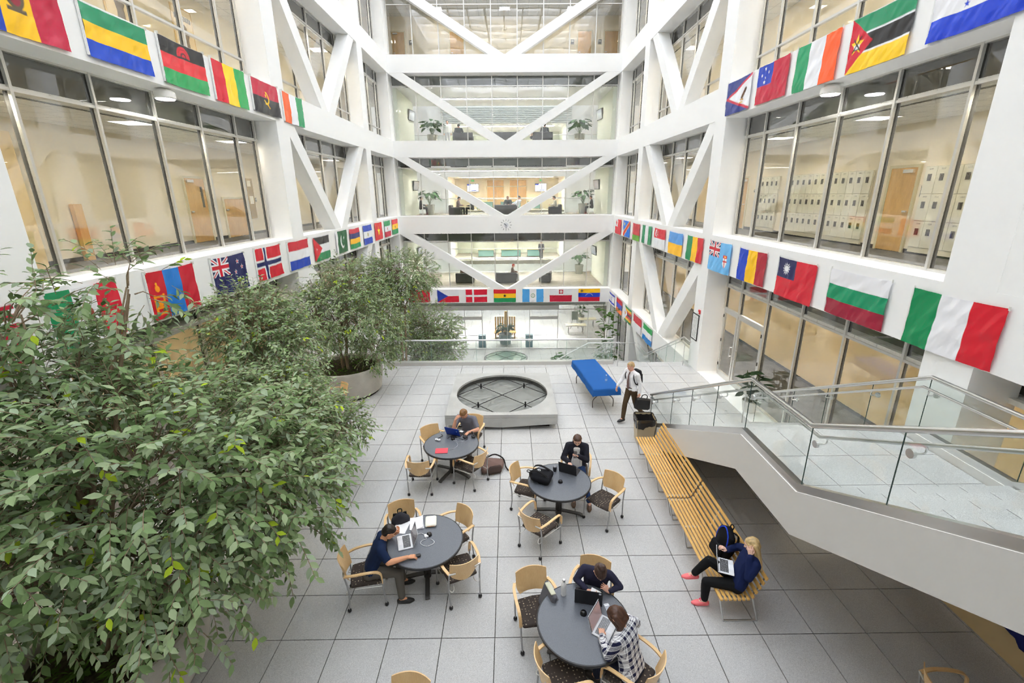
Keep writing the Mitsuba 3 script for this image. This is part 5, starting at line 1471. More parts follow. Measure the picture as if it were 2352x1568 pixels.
# ------------------------------------------------------------------ the two slatted benches
def bench(label, y0, y1):
    k = thing('slatted_bench', label, 'bench')
    n = 7
    for i in range(n):
        x = 2.985 + i * .065
        part(k, 'seat_slat', bbox(.043, y1 - y0 - .02, .030, .006, (x + .0215, (y0 + y1) / 2, .445 - (.004 if 2 < i < 6 else 0))), 'bench_wood', 30)
    for i in range(5):
        t = i / 4
        m = bbox(.026, y1 - y0 - .02, .050, .006)
        m.apply_transform(trimesh.transformations.rotation_matrix(math.radians(-24), [0, -1, 0]))
        m.apply_translation((3.458 + .15 * t, (y0 + y1) / 2, .485 + .32 * t))
        part(k, 'back_slat', m, 'bench_wood', 30)
    for y in np.linspace(y0 + .06, y1 - .06, 4):
        b = .015
        fr = [tube([(3.10, y, b), (3.60, y, b)], .013, 8), tube([(3.10, y, b), (3.0, y, .42)], .013, 8), tube([(3.60, y, b), (3.47, y, .44)], .013, 8), band([(2.99, y, .424), (3.44, y, .424)], .03, .012, (0, 1, 0)), band([(3.455, y, .44), (3.61, y, .80)], .03, .012, (0, 1, 0))]
        part(k, 'frame', cat(*fr), 'steel', 60)
        for i in range(n - 1): part(k, 'clip', box(2.985 + i * .065 + .044, 2.985 + i * .065 + .064, y - .02, y + .02, .43, .463), 'steel')
    return k


bench('long slatted wooden bench in front of the stair, the nearer one with the blonde woman', 5.17, 7.49)
bench('long slatted wooden bench in front of the stair, the farther one by the waste bin', 7.51, 9.83)
backpack('black backpack with blue trim leaning on the bench beside the blonde woman', place(3.34, 6.02, .47, 95, tiltx=10), (20, 20, 24), .36, .54, .22, accent=(40, 70, 190))
laptop('silver laptop on the lap of the blonde woman', 3.18, 5.52, 68, (196, 198, 202), (226, 227, 230), open_deg=101, z=.715, screen=(70, 72, 78), w=.31, dp=.22)

# waste bin with a black liner
wb = thing('waste_bin', 'square tan waste bin with a black bag over its rim at the bench end', 'bin')
to = place(3.36, 10.42, 0, -4)
bx, by = .24, .24
prof = [(.20, 0), (.235, .66)]
v, f = [], []
for r, z in ((.19, 0.0), (.235, .68), (.222, .68), (.18, .03)):
    for a, b in ((-1, -1), (1, -1), (1, 1), (-1, 1)): v.append((a * r, b * r, z))
for l in range(3):
    for j in range(4):
        q = (j + 1) % 4
        f += [[l * 4 + j, l * 4 + q, (l + 1) * 4 + q], [l * 4 + j, (l + 1) * 4 + q, (l + 1) * 4 + j]]
f += [[12, 13, 14], [12, 14, 15]]
part(wb, 'body', trimesh.Trimesh(v, f, process=False), 'vc_satin', False, (166, 150, 122), to)
v, f, n = [], [], 32
rg = np.random.default_rng(5)
rows = [(.236, .50), (.250, .60), (.246, .695), (.232, .70), (.215, .62), (.205, .48), (.15, .36), (0.02, .33)]
for l, (r, z) in enumerate(rows):
    for j in range(n):
        a = 2 * math.pi * (j + .5) / n
        s = r / max(abs(math.cos(a)), abs(math.sin(a))) if l < 6 else r
        jz = (-.10 * max(0, math.cos(a - 3.6)) + .05 * rg.random()) * (l == 0) + (.012 * (rg.random() - .5))
        v.append((s * math.cos(a) * (1 + .03 * (rg.random() - .5)), s * math.sin(a) * (1 + .03 * (rg.random() - .5)), z + jz))
for l in range(len(rows) - 1):
    for j in range(n):
        q = (j + 1) % n
        f += [[l * n + j, l * n + q, (l + 1) * n + q], [l * n + j, (l + 1) * n + q, (l + 1) * n + j]]
part(wb, 'liner', trimesh.Trimesh(v, f, process=False), 'vc_gloss', 60, (38, 36, 36), to)

# folding table under a blue cloth
ft = thing('folding_table', 'long folding table standing under the blue cloth', 'table')
tx0, tx1, ty0, ty1 = 2.30, 3.06, 12.06, 14.50
TT = np.array([[1, 0, 0, 0], [0, 1, 0, 0], [0, 0, 1, 0], [0, 0, 0, 1.0]])
SH = -.13                                      # the table stands slightly askew
def fx(x, y): return x + (y - ty0) * SH * .9
def askew(m):
    v = np.array(m.vertices); a = math.radians(7.0); c, s = math.cos(a), math.sin(a)
    q = v - [2.74, 12.06, 0]; v2 = np.column_stack([c * q[:, 0] - s * q[:, 1], s * q[:, 0] + c * q[:, 1], q[:, 2]]) + [2.74, 12.06, 0]
    return trimesh.Trimesh(v2, m.faces, process=False)
part(ft, 'top', askew(bbox(.74, 2.40, .04, .01, (2.74, 13.28, .70))), 'vc_satin', 40, (150, 142, 130))
for y in (12.36, 14.2):
    g = [tube(bez([(2.74 + s * .10, y, .68), (2.74 + s * .10, y, .47), (2.74 + s * .30, y, .26), (2.74 + s * .31, y, .015)], 5), .014, 8) for s in (-1, 1)] + [tube([(2.74 - .17, y, .38), (2.74 + .17, y, .38)], .011, 6)]
    part(ft, 'leg_frame', askew(cat(*g)), 'vc_satin', 50, (92, 84, 78))
cl = thing('tablecloth', 'bright blue cloth draped over the folding table', 'tablecloth')
nu, nv = 36, 70
u, v = np.meshgrid(np.linspace(-.60, .60, nu), np.linspace(-1.42, 1.30, nv), indexing='ij')
hx, hy = .378, 1.215
ox, oy = np.maximum(np.abs(u) - hx, 0), np.maximum(np.abs(v) - hy, 0)
drop = np.minimum(np.hypot(ox, oy), .24)
wav = meshkit.noise(np.stack([u * 6, v * 5, u * 0], -1)) - .5
X = np.sign(u) * np.minimum(np.abs(u), hx) + np.sign(u) * np.minimum(ox, .02) + np.sign(u) * ox * .10 + np.where(drop > .02, .03 * wav, 0)
Yy = np.sign(v) * np.minimum(np.abs(v), hy) + np.sign(v) * np.minimum(oy, .02) + np.sign(v) * oy * .10 + np.where(drop > .02, .03 * wav, 0)
Z = .725 - np.maximum(drop - .008, 0) + .006 * np.exp(-((v - .12 - .1 * u) / .03) ** 2) * (drop < .01) + .002 * wav
P = np.stack([X + 2.74, Yy + 13.28, Z], -1).reshape(-1, 3)
ii, jj = np.meshgrid(np.arange(nu - 1), np.arange(nv - 1), indexing='ij')
q = np.stack([ii * nv + jj, (ii + 1) * nv + jj, (ii + 1) * nv + jj + 1, ii * nv + jj + 1], -1).reshape(-1, 4)
cm = askew(trimesh.Trimesh(P, np.vstack([q[:, [0, 1, 2]], q[:, [0, 2, 3]]]), process=False))
put(cl, cm, 'vc_matte', True, (34, 88, 156))
k = thing('clear_bottle', 'clear plastic water bottle standing on the blue cloth', 'bottle')
m = lathe([(0, 0), (.032, 0), (.034, .01), (.034, .13), (.02, .18), (.013, .2), (.013, .212), (0, .212)], 20)
put(k, m, 'glass', 40, None, place(2.80, 12.55, .728))
m = lathe([(0, .205), (.015, .205), (.015, .225), (0, .225)], 16); part(k, 'cap', m, 'vc_satin', 40, (230, 232, 236), place(2.80, 12.55, .728))
m = lathe([(.0345, .05), (.0345, .1)], 20); part(k, 'label_wrap', m, 'vc_satin', 40, (200, 220, 240), place(2.80, 12.55, .728))

# in the dark under the stair
k = thing('navy_banner', 'navy cloth hanging on the wall in the dark under the stair', 'cloth')
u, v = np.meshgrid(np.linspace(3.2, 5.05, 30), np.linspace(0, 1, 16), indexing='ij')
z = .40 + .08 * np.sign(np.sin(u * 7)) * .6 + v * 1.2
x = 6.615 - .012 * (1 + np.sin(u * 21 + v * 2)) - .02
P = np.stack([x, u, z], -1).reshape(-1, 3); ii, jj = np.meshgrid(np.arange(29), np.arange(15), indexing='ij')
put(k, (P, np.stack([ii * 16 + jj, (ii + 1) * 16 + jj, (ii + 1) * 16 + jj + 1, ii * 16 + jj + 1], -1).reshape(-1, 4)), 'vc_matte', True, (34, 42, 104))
# ------------------------------------------------------------------ people
V = lambda *a: np.array(a, float)
UPV = V(0, 0, 1)


def unit(v): return np.asarray(v, float) / (np.linalg.norm(v) + 1e-12)
def sph(p, r, n=12): return MF.sphere(float(r), n).translate([float(t) for t in p])
def hull(*pr): return MF.batch_hull([sph(p, r) for p, r in pr])


def blend(ms, length=.02, it=8):
    m = MF.batch_boolean(ms, manifold3d.OpType.Add).refine_to_length(length).to_mesh()
    t = trimesh.Trimesh(m.vert_properties[:, :3], m.tri_verts, process=True)
    v0 = np.array(t.vertices)
    trimesh.smoothing.filter_taubin(t, .5, .53, iterations=it)
    far = np.linalg.norm(np.asarray(t.vertices) - v0, axis=1) > .02
    if far.any():
        v1 = np.array(t.vertices); v1[far] = v0[far]; t.vertices = v1
    return t


def ik(a, c, l1, l2, pole):
    """The middle joint between a and c (c pulled within reach), bending towards the pole direction."""
    d = c - a; L = np.linalg.norm(d)
    L2 = min(L, (l1 + l2) * .995)
    c = a + d / L * L2; d = d / L
    x = (l1 * l1 - l2 * l2 + L2 * L2) / (2 * L2)
    h = math.sqrt(max(l1 * l1 - x * x, 0))
    p = np.asarray(pole, float) - d * (np.asarray(pole, float) @ d)
    return a + d * x + unit(p) * h, c


def hand(w, X, N, s, curl=.5, k=1.0, spread=1.0):
    """Palm, four unequal bent fingers and a thumb. X: towards the fingers, N: the way the palm faces, s: thumb side along N x X."""
    X = unit(X); N = unit(N - X * (N @ X)); Yv = np.cross(N, X) * s
    P = lambda a, b, c: w + (X * a + Yv * b + N * c) * k
    out = [hull((P(.01, .018, 0), .017 * k), (P(.01, -.018, 0), .017 * k), (P(.085, .033, 0), .0125 * k), (P(.082, -.033, 0), .0125 * k), (P(.09, 0, -.003), .013 * k))]
    for b, L in ((.033, .070), (.011, .080), (-.011, .075), (-.032, .058)):
        p, ang = P(.085, b, 0), .15
        base = np.array([.085, b * 1.0, 0.0]); cur = base.copy()
        for sgm, fr in enumerate((.45, .32, .23)):
            ang += curl * (.35, .75, .55)[sgm]
            nxt = cur + np.array([math.cos(ang) * L * fr, b * .12 * spread, math.sin(ang) * L * fr])
            out.append(hull((P(*cur), (.0095, .0088, .008)[sgm] * k), (P(*nxt), (.0088, .008, .0068)[sgm] * k)))
            cur = nxt
    t = [P(.02, .03, .005), P(.045, .055, .014), P(.075, .062 - .02 * curl, .022 + .01 * curl), P(.098, .056 - .03 * curl, .026 + .014 * curl)]
    for a, b, r0, r1 in zip(t[:-1], t[1:], (.013, .0105, .0095), (.0105, .0095, .0075)): out.append(hull((a, r0 * k), (b, r1 * k)))
    return out


def person(label, hip, d, neck, face, skin=(222, 176, 150), hair=(60, 42, 30), shirt=(60, 60, 66), pants=(50, 50, 54), shoes=(28, 28, 30), arms=(), legs=(), sleeves='long', female=False,
           head_up=None, hair_fn=None, shirt_mat='vc_matte', fine=True, collar=None, group=None, head_fwd=.0, loose=0.0, extra=None):
    """hip: centre of the pelvis; neck: base of the neck; face: the way the face looks. arms/legs: [left, right] dicts of world targets."""
    f, r = V(-math.sin(math.radians(d)), math.cos(math.radians(d)), 0), V(math.cos(math.radians(d)), math.sin(math.radians(d)), 0)
    hip, neck = V(*hip), V(*neck)
    spine = unit(neck - hip); L = np.linalg.norm(neck - hip)
    rs = unit(r - spine * (r @ spine)); fs = unit(np.cross(spine, rs)); fs = fs if fs @ f > 0 else -fs
    face = unit(face)
    hu = unit(head_up) if head_up is not None else unit(spine * .4 + UPV - face * (face @ UPV) * 1.0)
    hu = unit(hu - face * (hu @ face)); hr = np.cross(face, hu)
    sw = .175 if female else .195
    chest = hip + spine * L * .72
    waist = hip + spine * L * .30
    sh = {s: neck - spine * .055 + rs * s * sw - fs * .01 for s in (-1, 1)}
    head = neck + unit(spine * .6 + hu * .7) * .155 + face * (.03 + head_fwd)
    q = .021 if fine else .035
    H = lambda a, b, c: head + face * a + hr * b + hu * c
    body, cloth, trou = [], [], []
    hw = .10 if female else .095
    tor = lambda g: [hull((hip + rs * hw, .092 + g), (hip - rs * hw, .092 + g), (waist + rs * .07, .088 + g), (waist - rs * .07, .088 + g)),
                     hull((waist + rs * .07, .088 + g), (waist - rs * .07, .088 + g), (chest + rs * .085, .098 + g), (chest - rs * .085, .098 + g)),
                     hull((chest + rs * .085, .098 + g), (chest - rs * .085, .098 + g), (sh[1] - rs * .03, .062 + g), (sh[-1] + rs * .03, .062 + g), (neck - spine * .03, .06 + g))]
    body += tor(-.012)
    cloth += tor(.004 + loose)
    body += [hull((neck - spine * .05, .058), (neck + unit(head - neck) * .05, .050), (H(-.025, 0, -.05), .050))]
    # head
    body += [hull((H(-.022, 0, .028), .083), (H(.022, 0, .03), .072), (H(-.03, 0, -.01), .072), (H(.045, .022, -.045), .036), (H(.045, -.022, -.045), .036), (H(.058, 0, -.088), .024), (H(.02, .035, -.055), .035), (H(.02, -.035, -.055), .035))]
    body += [hull((H(.088, 0, .012), .008), (H(.104, 0, -.022), .0115), (H(.086, .011, -.028), .008), (H(.086, -.011, -.028), .008))]
    for s in (-1, 1): body += [hull((H(-.012, s * .076, .008), .014), (H(-.016, s * .080, -.008), .012), (H(-.008, s * .074, -.024), .009))]
    if fine: body += [hull((H(.078, .02, -.060), .008), (H(.084, 0, -.060), .0095), (H(.078, -.02, -.060), .008))]
    # arms
    hands = []
    for s, a in zip((-1, 1), arms):
        pole = a.get('pole', -UPV * .6 + rs * s * .6 - fs * .3)
        el, wr = ik(sh[s], V(*a['to']), .285, .25, pole)
        if 'elbow' in a: el = V(*a['elbow'])
        ra, rb, rc = (.046, .038, .027) if female else (.052, .043, .030)
        body += [hull((sh[s], ra), (el, rb)), hull((el, rb), (el + (wr - el) * .3, rb + .002), (wr, rc))]
        g = .010 + loose
        if sleeves == 'long': cloth += [hull((sh[s], ra + g + .006), (el, rb + g)), hull((el, rb + g), (el + (wr - el) * .93, rc + g))]
        elif sleeves == 'short':
            e = sh[s] + (el - sh[s]) * .72
            cloth += [hull((sh[s], ra + g + .006), (e, rb + .018))]
        X = V(*a['dir']) if 'dir' in a else wr - el
        N = V(*a['palm']) if 'palm' in a else -UPV
        if fine: body += hand(wr + unit(X) * .01, X, N, a.get('thumb', -s), a.get('curl', .5), .95 if not female else .86)
        else: body += [hull((wr, .028), (wr + unit(X) * .09, .03))]
        hands.append((wr, unit(X)))
    # legs
    feet = []
    for s, g_ in zip((-1, 1), legs):
        hj = hip + rs * s * .085 - spine * .02
        kn, an = ik(hj, V(*g_['to']), .43, .415, g_.get('pole', f * 1.0 + UPV * .4))
        body += [hull((hj, .08), (kn, .052)), hull((kn, .052), (kn + (an - kn) * .3, .056), (an, .036))]
        g = .012
        trou += [hull((hj, .09 + g), (kn, .056 + g)), hull((kn, .056 + g), (kn + (an - kn) * .3 - 0 * f, .057 + g), (kn + (an - kn) * g_.get('hem', .93), .042 + g))]
        fd = unit(g_.get('foot', f))
        fn = unit(UPV - fd * (UPV @ fd))
        heel, ball, toe = an - fd * .045 - fn * .055, an + fd * .11 - fn * .065, an + fd * .165 - fn * .068
        body += [hull((an, .036), (heel, .026), (ball, .024))]
        feet.append(hull((an - fn * .03 + fd * .0, .042), (heel + fn * .012, .036), (heel - fn * .004, .034), (ball + fd * .0 + np.cross(fn, fd) * .018, .033), (ball - np.cross(fn, fd) * .018, .033), (toe, .026)))
    trou += [hull((hip + rs * hw, .098), (hip - rs * hw, .098), (hip + rs * hw - spine * .05, .098), (hip - rs * hw - spine * .05, .098), (hip + spine * .07 + rs * .06, .09), (hip + spine * .07 - rs * .06, .09))]
    k = thing('person', label, 'person', group)
    put(k, blend(body, q * (.6 if fine else 1), 6), 'vc_matte', True, skin)
    cm = blend(cloth, q, 9)
    if fine:   # a little drapery
        n = meshkit.fbm(np.asarray(cm.vertices) * 13, 3) - .5
        cm.vertices = np.asarray(cm.vertices) + np.asarray(cm.vertex_normals) * (n * .016)[:, None]
    if shirt_mat == 'plaid':
        p = np.asarray(cm.vertices) - hip
        scene[numbered(f'{k}__shirt')] = mikit.ply(cm, 'm_plaid', smooth=True, uv=np.column_stack([p @ rs + .5 * (p @ fs), p @ spine + .2 * (p @ fs)]))
    else: part(k, 'shirt' if sleeves == 'short' else 'jacket' if loose else 'top', cm, shirt_mat, True, shirt)
    part(k, 'trousers', blend(trou, q, 9), 'vc_matte', True, pants)
    for m in feet: part(k, 'shoe', blend([m], q, 5), 'vc_satin', True, shoes)
    if fine:
        for s in (-1, 1):
            ek = part(k, 'eye', trimesh.creation.icosphere(2, .0115), 'vc_gloss', True, (236, 232, 228), place(*H(.0795, s * .032, .004)))
            part(ek, 'iris', trimesh.creation.icosphere(1, .006), 'vc_gloss', True, (50, 36, 28), place(*H(.0868, s * .032, .002)))
            m = tube([H(.086, s * .016, .024), H(.087, s * .032, .029), H(.077, s * .049, .022)], .0045, 6); part(k, 'brow', m, 'vc_matte', 50, tuple(int(c * .8) for c in hair))
        part(k, 'mouth', tube([H(.079, -.021, -.058), H(.090, -.008, -.060), H(.090, .008, -.060), H(.079, .021, -.058)], .0042, 6), 'vc_satin', 50, (176, 96, 90))
    if hair_fn is not None:
        hm = hair_fn(H, head, face, hr, hu)
        t = blend(hm, .014 if fine else .03, 4)
        if fine:
            vv = np.asarray(t.vertices); n = meshkit.fbm(np.column_stack([(vv - head) @ hr * 60, (vv - head) @ face * 25, (vv - head) @ hu * 8]), 3) - .5
            t.vertices = vv + np.asarray(t.vertex_normals) * (n * .010)[:, None]
            base = lin(hair)
            part(k, 'hair', t, 'vc_satin', True, np.clip(base[None] * (1 + 1.1 * n[:, None]), 0, 1))
        else: part(k, 'hair', t, 'vc_matte', True, hair)
    if collar is not None:
        c0 = neck - spine * .012
        ring = [c0 + (rs * math.cos(t) + fs * math.sin(t)) * .066 + spine * (.012 - .02 * max(0, math.sin(t))) for t in np.linspace(.5 * math.pi + .35, 2.5 * math.pi - .35, 22)]
        part(k, 'collar', band(ring, .035, .008, np.tile(spine, (22, 1))), 'vc_matte', 50, collar)
    return k, dict(H=H, head=head, face=face, hr=hr, hu=hu, sh=sh, hip=hip, neck=neck, chest=chest, waist=waist, rs=rs, fs=fs, spine=spine, f=f, hands=hands)


def hair_cap(H, head, face, hr, hu, back=.0):
    c = hull((H(-.028, 0, .034), .090), (H(.014, 0, .042), .078), (H(-.045, 0, -.01), .076), (H(-.045, 0, -.045), .05))
    n = unit(-face * .80 + hu * .62)
    o = float(n @ H(.052, 0, .044))
    return c.trim_by_plane([float(x) for x in n], o)


def hair_short(H, *a): return [hair_cap(H, *a)]
def hair_bun(H, *a): return [hair_cap(H, *a), hull((H(-.085, 0, .125), .044), (H(-.10, .016, .11), .042), (H(-.10, -.016, .135), .036)), hull((H(-.06, .03, .15), .012), (H(-.10, .04, .17), .006)), hull((H(-.07, -.03, .15), .012), (H(-.11, -.02, .175), .006))]
def hair_tied(H, *a):
    return [hair_cap(H, *a)] + [hull((H(-.03, s * .076, .02), .02), (H(-.045, s * .074, -.08), .02), (H(-.01, s * .066, -.17), .018)) for s in (-1, 1)]
def hair_long(back, drop, side=.075):
    def fn(H, head, face, hr, hu):
        out = [hair_cap(H, head, face, hr, hu)]
        for b in (-side, -side * .5, 0, side * .5, side):
            p0, p1 = H(-.05, b * .9, .02), H(-.06, b * 1.05, -.09)
            p2 = p1 - UPV * drop * .55 + back * .5; p3 = p1 - UPV * drop + back
            out += [hull((p0, .042), (p1, .034)), hull((p1, .034), (p2, .03)), hull((p2, .03), (p3, .013))]
        for s in (-1, 1):
            out += [hull((H(.03, s * .068, .045), .024), (H(.0, s * .082, -.05), .024)), hull((H(.0, s * .082, -.05), .024), (H(-.01, s * .075, -.14) + back * .3, .018))]
        return out
    return fn


# the man in the grey polo, head on his hand
P, J = person('man in a grey polo shirt leaning his forehead on his hand behind the blue laptop', (-1.02, 9.99, .54), 162, (-1.08, 9.86, 1.03), (-.28, -.62, -.72), skin=(214, 160, 134), hair=(128, 92, 56), shirt=(112, 112, 122), pants=(60, 56, 52), shoes=(40, 36, 34),
       sleeves='short', hair_fn=hair_short, collar=(104, 104, 114), fine=True,
       arms=({'to': (-1.00, 9.50, .80), 'dir': (-.35, -.5, -.1), 'palm': (0, 0, -1), 'curl': .6, 'pole': (.8, .2, -.3)}, {'to': (-1.30, 9.62, 1.06), 'elbow': (-1.36, 9.62, .80), 'dir': (.45, .12, .55), 'palm': (.6, .5, -.2), 'curl': .9}),
       legs=({'to': (-.98, 9.42, .09)}, {'to': (-1.28, 9.50, .09)}))
part(P, 'watch', tube([V(-1.0, 9.50, .80) + .034 * V(math.cos(t), 0, math.sin(t)) for t in np.linspace(0, 6.28, 14)], .008, 6), 'steel', 50)
# the woman in the black jacket, phone in her hand
P, J = person('woman in a black quilted jacket and white top looking at a phone', (1.38, 8.55, .54), 170, (1.37, 8.52, 1.05), (-.10, -.82, -.45), skin=(228, 184, 164), hair=(74, 50, 40), shirt=(34, 35, 44), pants=(40, 62, 104), shoes=(96, 72, 56), female=True, hair_fn=hair_tied, loose=.012, head_fwd=.01,
       arms=({'to': (1.36, 8.24, .93), 'dir': (-.8, -.35, .15), 'palm': (0, .3, .9), 'curl': .9, 'thumb': 1}, {'to': (1.18, 8.22, .80), 'dir': (-.1, -.9, -.1), 'palm': (0, 0, -1), 'curl': .5}),
       legs=({'to': (1.56, 7.86, .09)}, {'to': (1.26, 7.98, .09)}))
fs, rs, sp = J['fs'], J['rs'], J['spine']
c = J['hip']
front = [hull((c + sp * .02 + fs * .072 + rs * .085, .05), (c + sp * .02 + fs * .072 - rs * .085, .05), (c + sp * .25 + fs * .070 + rs * .055, .05), (c + sp * .25 + fs * .070 - rs * .055, .05), (c + sp * .43 + fs * .062 + rs * .03, .05), (c + sp * .43 + fs * .062 - rs * .03, .05))]
part(P, 'white_top', blend(front, .02, 6), 'vc_matte', True, (230, 228, 226))
for s in (-1, 1):
    part(P, 'zip', tube(bez([c + sp * .46 + fs * .128 + rs * s * .045, c + sp * .3 + fs * .135 + rs * s * .06, c + sp * .10 + fs * .14 + rs * s * .075], 5), .0045, 5), 'vc_satin', 50, (190, 190, 194))
k = thing('phone', 'dark phone in the hand of the woman in the black jacket', 'phone'); put(k, bbox(.07, .14, .009, .004), 'vc_satin', 40, (60, 52, 50), place(1.29, 8.20, .985, 170, tiltx=-50))
# the man in the navy polo at the silver laptop
P, J = person('man in a navy polo shirt bent over the silver laptop, chin on his hand', (-2.20, 5.76, .54), -78, (-2.00, 5.86, .98), (.80, .16, -.58), skin=(216, 158, 124), hair=(34, 26, 24), shirt=(24, 40, 72), pants=(92, 88, 82), shoes=(30, 30, 30),
       sleeves='short', hair_fn=hair_short, collar=(22, 36, 64), loose=.004,
       arms=({'to': (-1.83, 6.10, .92), 'elbow': (-1.98, 6.16, .80), 'dir': (.25, -.35, .6), 'palm': (-.6, -.3, .5), 'curl': .9}, {'to': (-1.60, 5.70, .79), 'elbow': (-1.86, 5.58, .80), 'dir': (.9, .22, -.05), 'palm': (0, 0, -1), 'curl': .55}),
       legs=({'to': (-1.78, 5.98, .09), 'foot': V(.9, .2, 0)}, {'to': (-1.72, 5.62, .09), 'foot': V(.9, .15, 0)}))
# the person with the bun at the nearest table
P, J = person('person in a navy cardigan with a hair bun bent over a phone', (1.18, 5.30, .54), 165, (1.19, 5.20, 1.00), (.05, -.48, -.88), skin=(222, 172, 150), hair=(66, 46, 38), shirt=(42, 42, 62), pants=(38, 38, 44), shoes=(30, 30, 32), female=True, hair_fn=hair_bun, head_fwd=.02,
       arms=({'to': (1.32, 5.02, .80), 'elbow': (1.50, 5.10, .80), 'dir': (-.45, .05, .5), 'palm': (-.5, .5, 0), 'curl': 1.0}, {'to': (1.03, 5.05, .80), 'elbow': (.90, 5.22, .82), 'dir': (.55, -.45, .0), 'palm': (.2, .2, .9), 'curl': .7, 'thumb': 1}),
       legs=({'to': (1.32, 4.86, .09)}, {'to': (1.08, 4.86, .09)}))
k = thing('phone', 'white phone held by the person with the hair bun', 'phone'); put(k, bbox(.07, .14, .009, .004), 'vc_satin', 40, (232, 232, 234), place(1.14, 4.99, .83, 65, tiltx=12))
for t in (0, .02): part(P, 'bangle', tube([V(1.335 + t, 5.03 + t * .5, .80) + .035 * (V(0, .8, .2) * math.cos(a) + V(.1, 0, 1) * math.sin(a)) for a in np.linspace(0, 6.28, 14)], .004, 5), 'vc_satin', 50, (206, 160, 96))
# the person in the plaid shirt
P, J = person('person with long brown hair in a navy and white plaid shirt at the nearest table', (1.44, 4.14, .54), 50, (1.33, 4.27, 1.03), (-.60, .42, -.68), skin=(224, 174, 148), hair=(72, 46, 34), pants=(34, 38, 54), shoes=(50, 44, 42), female=True, shirt_mat='plaid', loose=.014, hair_fn=hair_long(V(-.06, .02, 0), .24),
       arms=({'to': (1.10, 4.36, .79), 'elbow': (1.13, 4.10, .80), 'dir': (.15, .9, 0), 'palm': (0, 0, -1), 'curl': .5}, {'to': (1.38, 4.66, .80), 'elbow': (1.56, 4.50, .84), 'dir': (-.55, .6, -.1), 'palm': (0, 0, -1), 'curl': .45}),
       legs=({'to': (1.08, 4.38, .09)}, {'to': (1.22, 4.58, .09)}))
# the blonde woman on the bench
P, J = person('blonde woman in a navy jacket, black leggings and coral shoes slouching on the bench', (3.33, 5.44, .55), 76, (3.52, 5.46, .99), (-.86, .38, -.34), skin=(232, 190, 170), hair=(196, 168, 118), shirt=(20, 32, 72), pants=(22, 23, 25), shoes=(250, 120, 126), female=True, loose=.012, hair_fn=hair_long(V(.06, -.06, 0), .27), head_up=(.1, .0, 1),
       arms=({'to': (3.42, 5.36, 1.06), 'elbow': (3.36, 5.22, .80), 'dir': (.0, .35, .9), 'palm': (.3, .5, 0), 'curl': .5}, {'to': (3.30, 5.76, .80), 'pole': (.4, .6, -.3), 'dir': (-.5, .1, .3), 'palm': (0, 0, -1), 'curl': .9}),
       legs=({'to': (2.93, 5.52, .09), 'pole': V(-1, .2, .3), 'foot': V(-.9, .12, 0), 'hem': .90}, {'to': (2.83, 5.76, .36), 'pole': V(-.8, .2, .8), 'foot': V(-.9, .25, -.15), 'hem': .92}))
for s, (x, y, z) in zip((0, 1), ((2.945, 5.525, .12), (2.86, 5.755, .385))):
    part(P, 'sock', bbox(.085, .085, .05, .03, (x, y, z)), 'vc_matte', 40, (236, 232, 230))
    part(P, 'shoe_tongue', bbox(.06, .055, .03, .012, (x - .05, y + .01, z - .04)), 'vc_satin', 40, (216, 26, 96))
# the walking man
P, J = person('walking man in a white shirt and brown tie with a backpack and a black briefcase', (3.30, 11.58, .93), 118, (3.27, 11.56, 1.47), (-.86, -.42, -.30), skin=(212, 160, 138), hair=(176, 146, 104), shirt=(232, 232, 236), pants=(72, 58, 42), shoes=(24, 24, 28), hair_fn=hair_short, collar=(238, 238, 240), loose=.004,
       arms=({'to': (3.46, 11.37, .90), 'pole': (.5, .2, -.3), 'dir': (.05, -.05, -1), 'palm': (-.4, .4, 0), 'curl': 1.0}, {'to': (2.93, 11.68, .98), 'pole': (.3, .6, -.3), 'dir': (-.25, -.1, -.9), 'palm': (.4, -.4, 0), 'curl': .55}),
       legs=({'to': (3.66, 11.68, .17), 'foot': V(-.72, -.42, -.55), 'hem': .97}, {'to': (3.06, 11.40, .10), 'foot': V(-.88, -.42, .04), 'hem': .97}))
H, fs, rs, sp, c, nk = J['H'], J['fs'], J['rs'], J['spine'], J['hip'], J['neck']
m = [hull((nk - sp * .03 + fs * .080, .018), (nk - sp * .07 + fs * .100, .018)), hull((nk - sp * .07 + fs * .112, .012), (nk - sp * .30 + fs * .142 + rs * .022, .012), (nk - sp * .30 + fs * .142 - rs * .022, .012)), hull((nk - sp * .30 + fs * .142 + rs * .026, .012), (nk - sp * .30 + fs * .142 - rs * .026, .012), (nk - sp * .47 + fs * .132 + rs * .030, .011), (nk - sp * .47 + fs * .132 - rs * .030, .011), (nk - sp * .51 + fs * .128, .010))]
part(P, 'tie', blend(m, .02, 2), 'vc_satin', True, (108, 84, 82))
part(P, 'belt', tube([c + sp * .075 + (rs * math.cos(t) * .158 + fs * math.sin(t) * .112) for t in np.linspace(0, 2 * math.pi, 30)], .014, 6), 'vc_satin', 50, (30, 26, 24))
bk = thing('backpack', 'black backpack worn by the walking man', 'backpack')
o = c + sp * .33 - fs * .20
part(bk, 'body', hull((o - sp * .20 + rs * .09, .07), (o - sp * .20 - rs * .09, .07), (o + sp * .14 + rs * .07, .065), (o + sp * .14 - rs * .07, .065), (o - fs * .06 - sp * .1, .06), (o - fs * .05 + sp * .1, .05)), 'vc_matte', 50, (36, 36, 40))
part(bk, 'pocket', hull((o - fs * .11 - sp * .18 + rs * .05, .03), (o - fs * .11 - sp * .18 - rs * .05, .03), (o - fs * .105 + sp * .03 + rs * .05, .03), (o - fs * .105 + sp * .03 - rs * .05, .03)), 'vc_matte', 50, (50, 48, 52))
